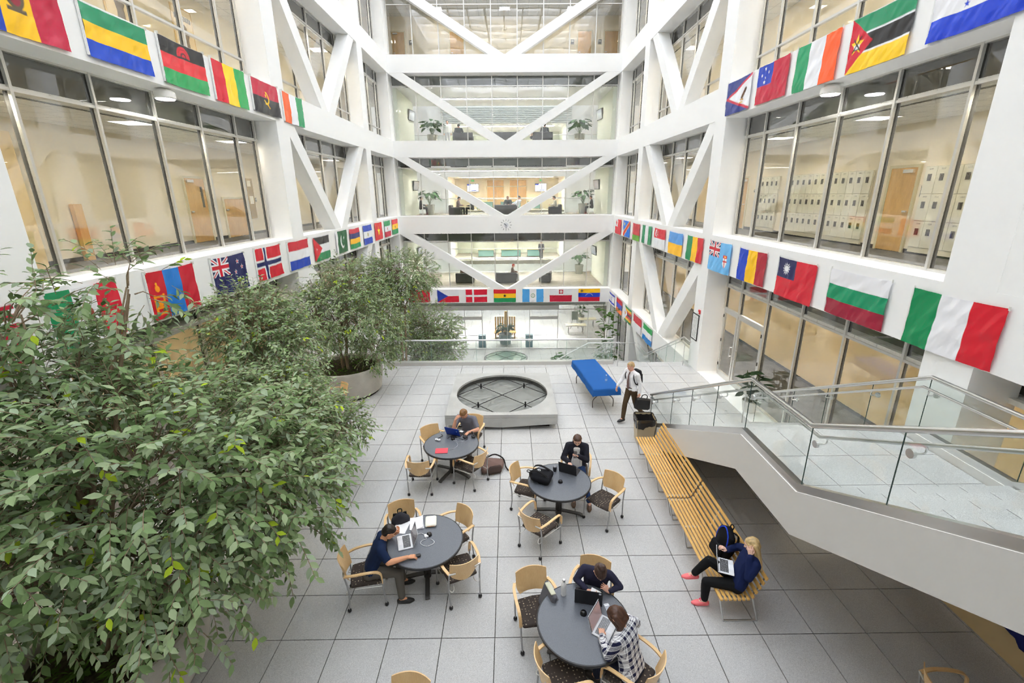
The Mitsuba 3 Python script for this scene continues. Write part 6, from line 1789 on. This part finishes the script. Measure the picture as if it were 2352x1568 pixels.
for s in (-1, 1):
    p = bez([o + sp * .18 + rs * s * .08 + fs * .04, nk - sp * .01 + rs * s * .115 - fs * .03, nk - sp * .09 + rs * s * .150 + fs * .075, nk - sp * .22 + rs * s * .175 + fs * .07, c + sp * .2 + rs * s * .175 + fs * .0, o - sp * .18 + rs * s * .13 + fs * .05], 6)
    part(bk, 'strap', tube(p, .015, 6), 'vc_matte', 50, (26, 26, 30))
bc = thing('briefcase', 'black leather briefcase carried by the walking man', 'bag')
to = place(3.53, 11.34, .43, 192, s=1.08, tilt=-12)
put(bc, bbox(.42, .14, .30, .05, (0, 0, .15)), 'vc_satin', 40, (20, 20, 22), to)
part(bc, 'pocket', bbox(.34, .03, .17, .014, (0, -.08, .12)), 'vc_satin', 40, (30, 30, 32), to)
part(bc, 'handle', tube(bez([(-.08, 0, .29), (-.07, 0, .37), (0, 0, .40), (.07, 0, .37), (.08, 0, .29)], 5), .011, 8), 'vc_satin', 50, (20, 20, 22), to)
part(bc, 'buckle', bbox(.03, .012, .02, .004, (0, -.1, .2)), 'steel', 40, None, to)

# ------------------------------------------------------------------ sofas, planters and people behind the far glass
def sofa(label, x, y, z, d, w=1.2):
    k = thing('lounge_chair', label, 'armchair')
    to = place(x, y, z, d)
    part(k, 'seat', bbox(w - .3, .62, .2, .04, (0, .05, .34)), 'vc_satin', 40, (34, 32, 34), to)
    part(k, 'base', box(-w / 2 + .05, w / 2 - .05, -.36, .36, .04, .25), 'vc_satin', False, (26, 26, 28), to)
    part(k, 'backrest', bbox(w, .2, .66, .05, (0, -.33, .40)), 'vc_satin', 40, (30, 29, 31), to)
    for s in (-1, 1): part(k, 'arm', bbox(.17, .8, .50, .04, (s * (w / 2 - .085), 0, .32)), 'vc_satin', 40, (32, 31, 33), to)
    return k


SF = [(-3.68, 32.6, 4.63, -90, 1.15, 'black lounge chair at the left behind the far glass, second storey'), (-.32, 32.5, 4.63, 0, 1.55, 'black lounge sofa in the middle behind the far glass, second storey'), (3.1, 32.6, 4.63, 90, 1.1, 'black lounge chair at the right behind the far glass, second storey'),
      (-3.2, 32.5, .03, 0, 1.3, 'black lounge chair at the left behind the far glass, first storey'), (-.3, 32.5, .03, 0, 1.55, 'black lounge sofa in the middle behind the far glass, first storey'), (2.5, 32.6, .03, 80, 1.0, 'black lounge chair at the right behind the far glass, first storey'),
      (-3.0, 32.7, 9.15, 0, 1.3, 'black lounge chair at the left behind the far glass, third storey'), (2.2, 32.7, 9.15, 0, 1.3, 'black lounge chair at the right behind the far glass, third storey'), (-.3, 32.6, 9.15, 0, 1.6, 'black lounge sofa in the middle behind the far glass, third storey')]
for x, y, z, d, w, lab in SF: sofa(lab, x, y, z, d, w)


def small_person(label, x, y, z, d, shirt, pants, hair=(40, 32, 28), standing=False, lean=.06, seat=.48, skin=(206, 156, 130), cap=None):
    f, r = V(-math.sin(math.radians(d)), math.cos(math.radians(d)), 0), V(math.cos(math.radians(d)), math.sin(math.radians(d)), 0)
    o = V(x, y, z)
    if standing:
        hip = o + UPV * .93; neck = hip + UPV * .53
        A = [{'to': hip + r * s * .24 + f * .06 - UPV * .05} for s in (-1, 1)]
        Lg = [{'to': o + r * s * .1 + UPV * .09 + f * (.05 * s)} for s in (-1, 1)]
    else:
        hip = o + UPV * (seat + .08); neck = hip + UPV * .47 + f * lean
        A = [{'to': hip + r * s * .13 + f * .36 + UPV * .16} for s in (-1, 1)]
        Lg = [{'to': o + r * s * .11 + f * .44 + UPV * .09} for s in (-1, 1)]
    return person(label, hip, d, neck, f - UPV * .3, skin=skin, hair=cap or hair, shirt=shirt, pants=pants, arms=A, legs=Lg, fine=False, hair_fn=hair_short)[0]


small_person('person in dark clothes sitting by the left planter, second storey', -6.2, 33.2, 4.63, -80, (30, 30, 34), (30, 30, 34))
small_person('person in a grey brown top sitting in the left lounge chair, second storey', -3.55, 32.6, 4.63, -90, (110, 90, 90), (40, 36, 40), seat=.46)
small_person('dark haired person in black on the left of the second storey lounge', -2.55, 33.0, 4.63, 90, (24, 24, 28), (26, 26, 30), seat=.42)
small_person('person in black sitting at the middle sofa, second storey', -.1, 33.4, 4.63, 170, (34, 32, 36), (30, 30, 34), hair=(120, 80, 50))
small_person('person in a white shirt leaning at the middle sofa, second storey', .5, 33.2, 4.63, 120, (220, 226, 236), (40, 44, 60), lean=-.2)
small_person('person in a pale shirt sitting in the right lounge chair, second storey', 3.15, 32.6, 4.63, 90, (226, 218, 200), (40, 38, 40), seat=.46)
small_person('person in black sitting by the right planter, second storey', 5.75, 33.2, 4.63, 80, (26, 26, 30), (30, 30, 32))
small_person('person in a white top standing at the left of the third storey', -4.2, 34.2, 9.15, 180, (236, 236, 236), (200, 200, 204), standing=True)
small_person('person with long dark hair sitting at the left of the third storey', -3.3, 32.75, 9.15, 0, (26, 26, 30), (30, 30, 34), seat=.5)
small_person('person in dark clothes sitting at the right of the third storey', 2.35, 32.75, 9.15, 0, (30, 28, 32), (30, 30, 34), seat=.5)
small_person('person in a pale top sitting at the right of the third storey', 1.5, 33.1, 9.15, -90, (214, 190, 170), (60, 56, 60), seat=.45)
small_person('person in a brown top slumped in the left lounge chair, first storey', -3.25, 32.5, .03, 0, (90, 66, 56), (40, 36, 40), seat=.45)
small_person('person with a red cap and brown jacket sitting on the middle sofa, first storey', .12, 32.55, .03, -90, (84, 62, 50), (30, 28, 30), seat=.48, cap=(176, 50, 44))
small_person('person in a grey shirt holding a camera at the hall edge, first storey', 3.0, 44.6, 0, 180, (110, 110, 112), (50, 50, 56), standing=True)
# desks at the hall, first and second storey
for z, n0 in ((0.0, 'first'), (4.6, 'second')):
    for x0, x1 in ((-3.2, -1.6), (-.9, 1.1), (1.7, 3.0)):
        k = thing('hall_desk', f'long table with a green front across the second void, {n0} storey, ' + ('left' if x0 < -2 else 'middle' if x0 < 0 else 'right'), 'desk')
        part(k, 'top', bbox(x1 - x0, .7, .05, .01, ((x0 + x1) / 2, 46.6, z + .76)), 'door_wood', 30)
        part(k, 'front', box(x0 + .05, x1 - .05, 46.3, 46.34, z + .1, z + .73), 'vc_satin', False, (92, 128, 124))
        for x in (x0 + .05, x1 - .05): part(k, 'leg', box(x - .02, x + .02, 46.3, 46.9, z, z + .74), 'vc_satin', False, (80, 80, 80))
# ------------------------------------------------------------------ plants
LEAF8 = (np.array([[0, 0, 0], [.20, .165, .035], [.50, .235, .05], [.78, .12, .0], [1, 0, -.10], [.78, -.12, .0], [.50, -.235, .05], [.20, -.165, .035], [.48, 0, .0]]),
         np.array([[8, 0, 7], [8, 7, 6], [8, 6, 5], [8, 5, 4], [8, 4, 3], [8, 3, 2], [8, 2, 1], [8, 1, 0]]))
LEAF4 = (np.array([[0, 0, 0], [.42, .23, .04], [1, 0, -.10], [.42, -.23, .04], [.45, 0, 0]]), np.array([[4, 0, 3], [4, 3, 2], [4, 2, 1], [4, 1, 0]]))
BROAD = (np.array([[0, 0, 0], [.14, .16, .03], [.38, .28, .05], [.66, .24, .02], [.88, .10, -.05], [1, 0, -.12], [.88, -.10, -.05], [.66, -.24, .02], [.38, -.28, .05], [.14, -.16, .03], [.3, 0, -.01], [.65, 0, -.02]]),
         np.array([[10, 0, 9], [10, 9, 8], [11, 10, 8], [11, 8, 7], [11, 7, 6], [11, 6, 5], [11, 5, 4], [11, 4, 3], [11, 3, 2], [10, 11, 2], [10, 2, 1], [10, 1, 0]]))


def leaf_frames(P, D, N):
    D = D / (np.linalg.norm(D, axis=1, keepdims=True) + 1e-9)
    N = N - D * np.sum(N * D, 1, keepdims=True); N /= np.linalg.norm(N, axis=1, keepdims=True) + 1e-9
    return D, np.cross(N, D), N


def leaf_mesh(P, D, N, L, tmpl):
    X, Yv, Zv = leaf_frames(P, D, N)
    t, f = tmpl
    v = P[:, None] + L[:, None, None] * (t[None, :, 0:1] * X[:, None] + t[None, :, 1:2] * Yv[:, None] + t[None, :, 2:3] * Zv[:, None])
    F = f[None] + (np.arange(len(P)) * len(t))[:, None, None]
    return v.reshape(-1, 3), F.reshape(-1, 3)


LEAF_COLS = [(142, 162, 118), (124, 147, 102), (158, 174, 136), (108, 132, 86), (152, 168, 140)]
YELLOW = (176, 200, 60)


def foliage(rg, lobes, twigs, leaf_len, per_twig, clip=None, sparse_top=False):
    """Leaves set along drooping twigs over the outside of ellipsoid lobes."""
    w = np.array([l[3] * l[4] + l[3] * l[5] + l[4] * l[5] for l in lobes]); w = w * np.array([l[6] if len(l) > 6 else 1 for l in lobes]); w /= w.sum()
    Ps, Ds, Ns, Ls, Cs, tw = [], [], [], [], [], []
    for li in rg.choice(len(lobes), twigs, p=w):
        cx, cy, cz, rx, ry, rz = lobes[li][:6]
        d = rg.normal(size=3); d /= np.linalg.norm(d)
        if d[2] < -.55 and rg.random() < .6: d[2] = -d[2]
        rad = rg.uniform(.45, .98) if rg.random() < .45 else rg.uniform(.8, 1.03)
        p = np.array([cx, cy, cz]) + d * [rx, ry, rz] * rad
        out = d / np.array([rx, ry, rz]); out /= np.linalg.norm(out)
        g = out * rg.uniform(.6, 1.1) + rg.normal(size=3) * .35 + [0, 0, rg.uniform(-.45, .25)]
        g /= np.linalg.norm(g)
        n = int(per_twig * rg.uniform(.7, 1.3)); step = leaf_len * .36
        shade = rg.uniform(.82, 1.12)
        pts = [p.copy()]
        sidev = np.cross(g, [0, 0, 1.0]); sidev /= np.linalg.norm(sidev) + 1e-9
        young = rg.random() < .05
        for k in range(n):
            g = g + [0, 0, -.055]; g /= np.linalg.norm(g)
            p = p + g * step; pts.append(p.copy())
            s = 1 if k % 2 else -1
            D = g * .75 + sidev * s * rg.uniform(.45, .95) + np.array([0, 0, -rg.uniform(.05, .55)]) + rg.normal(size=3) * .16
            N = np.array([0, 0, 1.0]) * .75 + out * .7 + rg.normal(size=3) * .28
            Ps.append(p); Ds.append(D); Ns.append(N); Ls.append(leaf_len * rg.uniform(.72, 1.15))
            if (young and k > n - 4 and rg.random() < .7) or rg.random() < .006: c = lin(YELLOW) * rg.uniform(.7, 1.05)
            else: c = lin(LEAF_COLS[rg.integers(len(LEAF_COLS))]) * shade * rg.uniform(.85, 1.15)
            Cs.append(c)
        tw.append(np.array(pts))
    Ps, Ds, Ns, Ls, Cs = map(np.array, (Ps, Ds, Ns, Ls, Cs))
    ok = np.ones(len(Ps), bool) if clip is None else clip(Ps + Ds * leaf_len * .8) & clip(Ps)
    return Ps[ok], Ds[ok], Ns[ok], Ls[ok], Cs[ok], tw


def planter(label, x, y, z, prof, mat='concrete', under=True):
    k = thing('planter', label, 'planter')
    m = lathe(prof, 64); m.apply_translation((x, y, z)); put(k, m, mat, 35)
    r = prof[-1][0] if prof[-1][0] > 0 else .8
    rs = max(p[0] for p in prof) - .13
    zs = max(p[1] for p in prof) - .16
    m = trimesh.creation.cylinder(radius=rs, height=.02, sections=40); m.apply_translation((x, y, z + zs))
    part(k, 'soil', m, 'soil')
    return k, zs


def tree(label, seed, base, trunk_top, lobes, twigs, leaf_len=.105, per_twig=9, tmpl=LEAF4, named=0, clip=None, stems=3, group=None):
    rg = np.random.default_rng(seed)
    P, D, N, L, C, tw = foliage(rg, lobes, twigs, leaf_len, per_twig, clip)
    k = thing('ficus_tree', label, 'tree', group)
    # trunk of a few twisted stems, branches to the lobes
    b = np.array(base, float); tt = np.array(trunk_top, float)
    for s in range(stems):
        a = 2 * math.pi * s / stems + seed
        o = np.array([math.cos(a), math.sin(a), 0])
        path = bez([b + o * .09, b * .6 + tt * .4 + o * .05 + rg.normal(size=3) * .03, tt + o * .16], 6)
        part(k, 'trunk', tube(path, np.linspace(.05, .034, len(path)), 9), 'bark', 60)
        for l in lobes:
            e = np.array(l[:3]) + rg.normal(size=3) * np.array(l[3:6]) * .25
            mid = (path[-1] + e) / 2 + [0, 0, .12]
            pth = bez([path[-1] - [0, 0, .02], mid, e], 5)
            part(k, 'branch', tube(pth, np.linspace(.030, .010, len(pth)), 7), 'bark', 60)
    tws = []
    cen = np.array([l[:3] for l in lobes])
    for i, t in enumerate(tw):
        if clip is not None and not clip(t).all(): continue
        tws.append(tube(t, .0035, 4))
        if i % 6 == 0:
            c = cen[np.argmin(np.linalg.norm(cen - t[0], axis=1))]
            tws.append(tube(np.array([c + (t[0] - c) * .25, c + (t[0] - c) * .6 + [0, 0, .05], t[0]]), np.array([.010, .007, .004]), 5))
    part(k, 'twigs', cat(*tws), 'bark', 60, kind='stuff')
    rest = np.ones(len(P), bool)
    if named:
        d = np.linalg.norm(P - np.array(EYE), axis=1)
        q = P - np.array(EYE)
        m = camera_matrix()[:3]
        dep = q @ m[:, 2]; px = -(q @ m[:, 0]) / dep; py = (q @ m[:, 1]) / dep
        vis = (np.abs(px) < 1.08) & (np.abs(py) < .70)
        # the ones in front: nearest in each small angular cell
        cell = {}
        for i in np.argsort(d):
            if not vis[i]: continue
            c = (int(px[i] * 26), int(py[i] * 26))
            if cell.get(c, 0) < 2:
                cell[c] = cell.get(c, 0) + 1
                rest[i] = False
                if (~rest).sum() >= named: break
        vs = []
        for c in LEAF_COLS[:4] + [YELLOW]:
            vs.append(shape(trimesh.Trimesh(*tmpl, process=False), 'leaf', True) if False else mikit.ply(trimesh.Trimesh(*tmpl, process=False), 'm_leaf', smooth=True, color=np.tile(lin(c), (len(tmpl[0]), 1))))
        ref = np.array([lin(c) for c in LEAF_COLS[:4] + [YELLOW]])
        X, Yv, Zv = leaf_frames(P, D, N)
        for i in np.where(~rest)[0]:
            m4 = np.eye(4); m4[:3, 0], m4[:3, 1], m4[:3, 2], m4[:3, 3] = X[i] * L[i], Yv[i] * L[i], Zv[i] * L[i], P[i]
            part(k, 'leaf', vs[int(np.argmin(np.linalg.norm(ref - C[i], axis=1)))], to=m4)
    v, f = leaf_mesh(P[rest], D[rest], N[rest], L[rest], tmpl)
    key = numbered(f'{k}__foliage')
    scene[key] = mikit.ply(trimesh.Trimesh(v, f, process=False), 'm_leaf', smooth=True, color=np.repeat(np.clip(C[rest], 0, 1), len(tmpl[0]), axis=0))
    tag(key, None, None, None, 'stuff')
    return k


PROF1 = [(0, 0), (.72, 0), (.80, .04), (.93, .28), (.99, .52), (.985, .72), (.94, .84), (.90, .88), (.85, .87), (.82, .82), (.82, .70)]
PROF2 = [(0, .05), (.98, .05), (1.04, .09), (1.10, .5), (1.12, .84), (1.10, .90), (1.04, .91), (1.0, .87), (1.0, .7)]
pl1, zs1 = planter('big round concrete planter at the lower left under the nearest ficus', -4.98, 4.36, 0, PROF1)
pl2, _ = planter('round concrete planter of the second ficus, mostly hidden by leaves', -5.15, 10.0, 0, PROF2)
pl3, _ = planter('round concrete planter in full view left of the stone basin', -5.27, 13.8, 0, PROF2)
for k, x, y, r in ((pl2, -5.15, 10.0, .9), (pl3, -5.27, 13.8, .9)):
    m = lathe([(0, .0), (.97, 0), (.97, .06), (0, .06)], 40); m.apply_translation((x, y, 0)); part(k, 'foot', m, 'vc_matte', 40, (40, 38, 36))
# low green ground cover in the planters
for x, y, z, r, k, n in ((-4.98, 4.36, .70, .74, pl1, 420), (-5.27, 13.8, .74, .9, pl3, 260)):
    rg = np.random.default_rng(int(x * -10 + y))
    a, q = rg.uniform(0, 2 * np.pi, n), r * np.sqrt(rg.random(n))
    P = np.stack([x + q * np.cos(a), y + q * np.sin(a), z + rg.uniform(.0, .12, n)], -1)
    D = np.stack([np.cos(a * 3 + q), np.sin(a * 3 + q), rg.uniform(-.1, .5, n)], -1)
    v, f = leaf_mesh(P, D, np.tile([0, 0, 1.0], (n, 1)) + rg.normal(size=(n, 3)) * .3, rg.uniform(.08, .15, n), LEAF4)
    key = numbered(f'{k}__ground_cover')
    scene[key] = mikit.ply(trimesh.Trimesh(v, f, process=False), 'm_leaf', smooth=True, color=np.repeat(np.array([lin((78, 104, 44))] * n) * rg.uniform(.5, 1.2, (n, 1)), 5, axis=0))
    tag(key, None, None, None, 'stuff')

inwall = lambda p: (p[:, 0] > XL + .16)
tree('tall leafy ficus nearest the viewer at the lower left, spilling over its planter', 3, (-4.98, 4.36, .70), (-4.95, 4.5, 2.0),
     [(-4.5, 4.9, 2.75, 1.75, 1.5, 1.25), (-3.35, 5.2, 2.15, .95, .9, .85), (-3.75, 4.25, 2.0, .75, .7, .75), (-5.5, 3.7, 2.35, 1.2, .9, 1.1), (-6.0, 5.2, 3.2, .9, 1.3, 1.2), (-5.45, 5.4, 3.9, .95, 1.0, .75, .55), (-4.8, 5.7, 4.9, .5, .5, .45, .35), (-5.9, 5.2, 4.6, .7, .7, .6, .5), (-3.55, 6.3, 2.3, .9, .8, .9)],
     2500, .132, 9, LEAF8, named=300, clip=inwall, stems=4)
tree('second leafy ficus between the nearest one and the planter by the basin', 8, (-5.15, 10.0, .72), (-5.1, 9.9, 1.9),
     [(-5.25, 9.5, 2.65, 1.0, 1.3, 1.05), (-3.8, 8.9, 1.35, .6, .6, .42), (-5.6, 9.6, 3.4, .85, 1.0, .75, .8), (-4.5, 8.2, 2.1, .85, .85, .8), (-5.4, 8.0, 2.1, .8, .8, .8), (-4.4, 9.0, 1.5, .6, .6, .5), (-3.45, 8.8, 1.2, .3, .3, .3)],
     2000, .115, 9, LEAF4, named=150, clip=inwall)
tree('dense ficus in the round planter left of the stone basin', 12, (-5.27, 13.8, .72), (-5.2, 13.8, 1.9),
     [(-5.0, 13.8, 2.5, 1.45, 1.3, 1.0), (-4.2, 14.0, 1.9, .85, .8, .8), (-5.1, 14.1, 3.35, 1.1, 1.0, .8), (-4.2, 13.6, 1.35, .45, .5, .5), (-5.9, 13.6, 2.4, .9, 1.0, 1.0)],
     1500, .105, 9, LEAF4, named=60, clip=lambda p: (p[:, 0] > XL + .16))
low = lambda p: (p[:, 0] > XL + .2) & (p[:, 1] > PLAT + .2)
tree('tall ficus rising from the lower floor behind the platform edge', 15, (-4.6, 18.4, -4.5), (-4.5, 18.4, 1.6),
     [(-4.4, 18.4, 2.9, 1.35, 1.2, .95), (-3.6, 18.6, 3.0, .7, .7, .7, .6), (-4.9, 18.2, 1.9, 1.2, 1.1, 1.0), (-5.6, 18.5, 2.6, 1.0, 1.1, 1.0)], 1700, .11, 8, LEAF4, clip=low)
tree('spreading ficus on the lower floor seen through the platform glass', 19, (-3.9, 20.6, -4.5), (-3.8, 20.4, -1.6),
     [(-3.7, 20.2, .2, 1.4, 1.2, 1.1), (-3.2, 20.3, -.8, 1.0, 1.0, 1.0), (-4.4, 19.8, -.6, 1.2, 1.2, 1.2), (-3.5, 19.6, -1.4, 1.1, 1.0, .8)], 1900, .11, 8, LEAF4, clip=low)


def broad_plant(label, x, y, z, stems, n, leaf, col, pot=None, spread=.35, h0=.2, h1=1.2, seed=0, droop=.5, name='potted_plant', pot_r=.2, pot_h=.4, arching=False, inside=True):
    """Large leaved plant: leaves on stalks from one or more stems."""
    rg = np.random.default_rng(seed)
    k = thing(name, label, 'plant')
    zb = z
    if pot is not None:
        m = lathe([(0, 0), (pot_r * .78, 0), (pot_r, pot_h), (pot_r * .98, pot_h + .02), (pot_r * .9, pot_h + .01), (pot_r * .88, pot_h - .06), (0, pot_h - .06)], 32); m.apply_translation((x, y, z))
        part(k, 'pot', m, 'vc_satin', 40, pot); zb = z + pot_h - .05
    st = []
    P, D, N, L = [], [], [], []
    tops = []
    for s in range(stems):
        a = 2 * math.pi * s / max(stems, 1)
        q = np.array([[x + .03 * math.cos(a), y + .03 * math.sin(a), zb], [x + spread * .25 * math.cos(a), y + spread * .25 * math.sin(a), zb + h1 * .5], [x + spread * .35 * math.cos(a + .5), y + spread * .35 * math.sin(a + .5), zb + h1]])
        tops.append(bez(q, 6)); st.append(tube(tops[-1], np.linspace(.02, .010, len(tops[-1])), 6))
    for i in range(n):
        a = i * 2.4 + rg.uniform(-.3, .3)
        t = (i + .5) / n
        o = np.array([math.cos(a), math.sin(a), 0])
        if arching:
            r = spread * rg.uniform(.45, 1.0); hh = h0 + (h1 - h0) * (1 - (r / spread) ** 2 * .6) * rg.uniform(.75, 1.05)
            p0 = np.array([x, y, zb]); p = np.array([x, y, zb + hh]) + o * r * .55
            st.append(tube(bez([p0, p0 + (p - p0) * .5 + [0, 0, hh * .12], p], 4), .006, 5))
            d = o * .8 + [0, 0, .35 - droop * rg.uniform(.3, 1.2)]
        else:
            tr = tops[i % len(tops)]; c = tr[int((h0 / h1 + (1 - h0 / h1) * t) * (len(tr) - 1))]
            p = c + o * spread * .25 * (1.1 - .5 * t) + [0, 0, .03]
            st.append(tube(np.array([c, p]), .005, 4))
            d = o * .9 + [0, 0, .45 - droop * rg.uniform(.2, 1.3)]
        P.append(p); D.append(d); N.append(np.array([0, 0, 1.0]) - .3 * o + rg.normal(size=3) * .15); L.append(leaf * rg.uniform(.75, 1.15))
    part(k, 'stem', cat(*st), 'vc_matte', 50, (72, 84, 50))
    P, D, N, L = map(np.array, (P, D, N, L))
    for i in range(n):
        v, f = leaf_mesh(P[i:i + 1], D[i:i + 1], N[i:i + 1], L[i:i + 1], BROAD)
        key = numbered(f'{k}__leaf')
        scene[key] = mikit.ply(trimesh.Trimesh(v, f, process=False), 'm_leaf', smooth=True, color=np.tile(lin(col) * rg.uniform(.7, 1.2), (len(v), 1)))
    return k


DG = (54, 78, 50)
broad_plant('dark leaved potted plant between the glass door and the stair balustrade', 6.86, 12.0, 0, 3, 34, .34, (46, 62, 42), (206, 206, 200), .55, .15, .95, 2, .6, pot_r=.22, pot_h=.34)
for lv, nm in ((4.63, 'second'), (9.15, 'third')):
    for x, sd, lr in ((-5.75, 4, 'left'), (5.3, 6, 'right')):
        yy = 34.4 if lv < 9 else 33.6
        x2 = x if lv < 9 else x * .9
        broad_plant(f'arching potted lily by the {lr} lounge wall, {nm} storey', x2, yy, lv, 0, 26, .52, DG, (150, 150, 140), .95, .25, 1.15, sd + int(lv), .8, arching=True, pot_r=.36, pot_h=.72)
broad_plant('arching potted plant by the right lounge wall, first storey', 5.4, 35.9, .03, 0, 24, .5, DG, (150, 150, 140), .9, .25, 1.1, 9, .8, arching=True, pot_r=.34, pot_h=.7)
broad_plant('dark lily in a grey pot behind the middle of the lobby glass', -.40, 32.3, -4.5, 0, 30, .46, (44, 62, 44), (118, 130, 134), .85, .2, .85, 11, .7, arching=True, pot_r=.50, pot_h=.72)
broad_plant('leafy plant on the lower floor beside the stair', 2.75, 23.8, -4.5, 3, 60, .30, (66, 100, 62), (120, 120, 112), .9, .3, 1.75, 13, .6, pot_r=.3, pot_h=.5)
broad_plant('tall fiddle leaf fig against the right wall of the lower floor', 5.45, 24.6, -4.5, 3, 90, .36, (70, 98, 48), (130, 130, 122), 1.0, 1.2, 4.3, 17, .6, pot_r=.32, pot_h=.5)
broad_plant('bushy plant at the foot of the tall fiddle leaf fig', 5.3, 23.4, -4.5, 4, 70, .30, (58, 84, 48), (130, 130, 122), 1.1, .3, 2.2, 21, .7, pot_r=.3, pot_h=.4)
broad_plant('leafy plant far behind the lobby glass at the right', 6.0, 38.0, -4.5, 3, 40, .34, DG, (150, 150, 140), .9, .3, 1.9, 23, .6, pot_r=.32, pot_h=.6)

# lower lobby furniture
k = thing('curved_bench', 'honey slatted high backed bench behind the potted lily in the lower lobby', 'bench')
for i in range(9):
    part(k, 'slat', bbox(.13, .05, 1.5, .01, (-1.15 + i * .18, 34.0, -3.65)), 'bench_wood', 30)
part(k, 'seat', bbox(1.7, .6, .06, .02, (-.42, 33.6, -4.02)), 'bench_wood', 30)
part(k, 'centre_post', bbox(.26, .14, 2.0, .03, (-.34, 33.9, -3.45)), 'bench_wood', 30)
for x in (-1.15, .3): part(k, 'leg', box(x - .04, x + .04, 33.35, 33.9, -4.5, -4.04), 'vc_satin', False, (150, 110, 60))
for x, lab in ((-2.05, 'blue grey recycling bin left of the lower lobby lily'), (1.32, 'blue grey recycling bin with a white notice right of the lower lobby lily')):
    k = thing('recycling_bin', lab, 'bin')
    put(k, bbox(.5, .4, .85, .03, (x, 31.5, -4.075)), 'vc_satin', 40, (104, 140, 150))
    part(k, 'lid', bbox(.53, .43, .08, .02, (x, 31.5, -3.63)), 'vc_satin', 40, (84, 116, 128))
    if x > 0: part(k, 'notice', box(x - .08, x + .14, 31.294, 31.30, -4.05, -3.8), 'vc_matte', False, (226, 230, 230))
for x, y, w, lab in ((5.1, 34.6, 1.6, 'pale folding table in the right of the lower lobby'), (6.3, 36.4, 1.4, 'small wooden table beside the plants in the right of the lower lobby')):
    k = thing('lobby_table', lab, 'table')
    part(k, 'top', bbox(w, .7, .05, .01, (x, y, -3.78)), 'vc_satin', 30, (196, 188, 160))
    for s in (-1, 1): part(k, 'leg', tube(bez([(x + s * w * .35, y - .25, -4.49), (x + s * w * .35, y, -3.95), (x + s * w * .35, y + .25, -4.49)], 5), .02, 6), 'vc_satin', 50, (80, 80, 78))
k = thing('easel', 'dark easel standing in front of the plants in the right of the lower lobby', 'easel')
for s in (-1, 1): part(k, 'leg', tube([(5.2 + s * .3, 36.0, -4.49), (5.2, 36.1, -2.7)], .02, 6), 'vc_satin', 50, (46, 44, 42))
part(k, 'board', bbox(.5, .04, .7, .01, (5.2, 36.0, -3.4)), 'vc_satin', 30, (60, 66, 60))
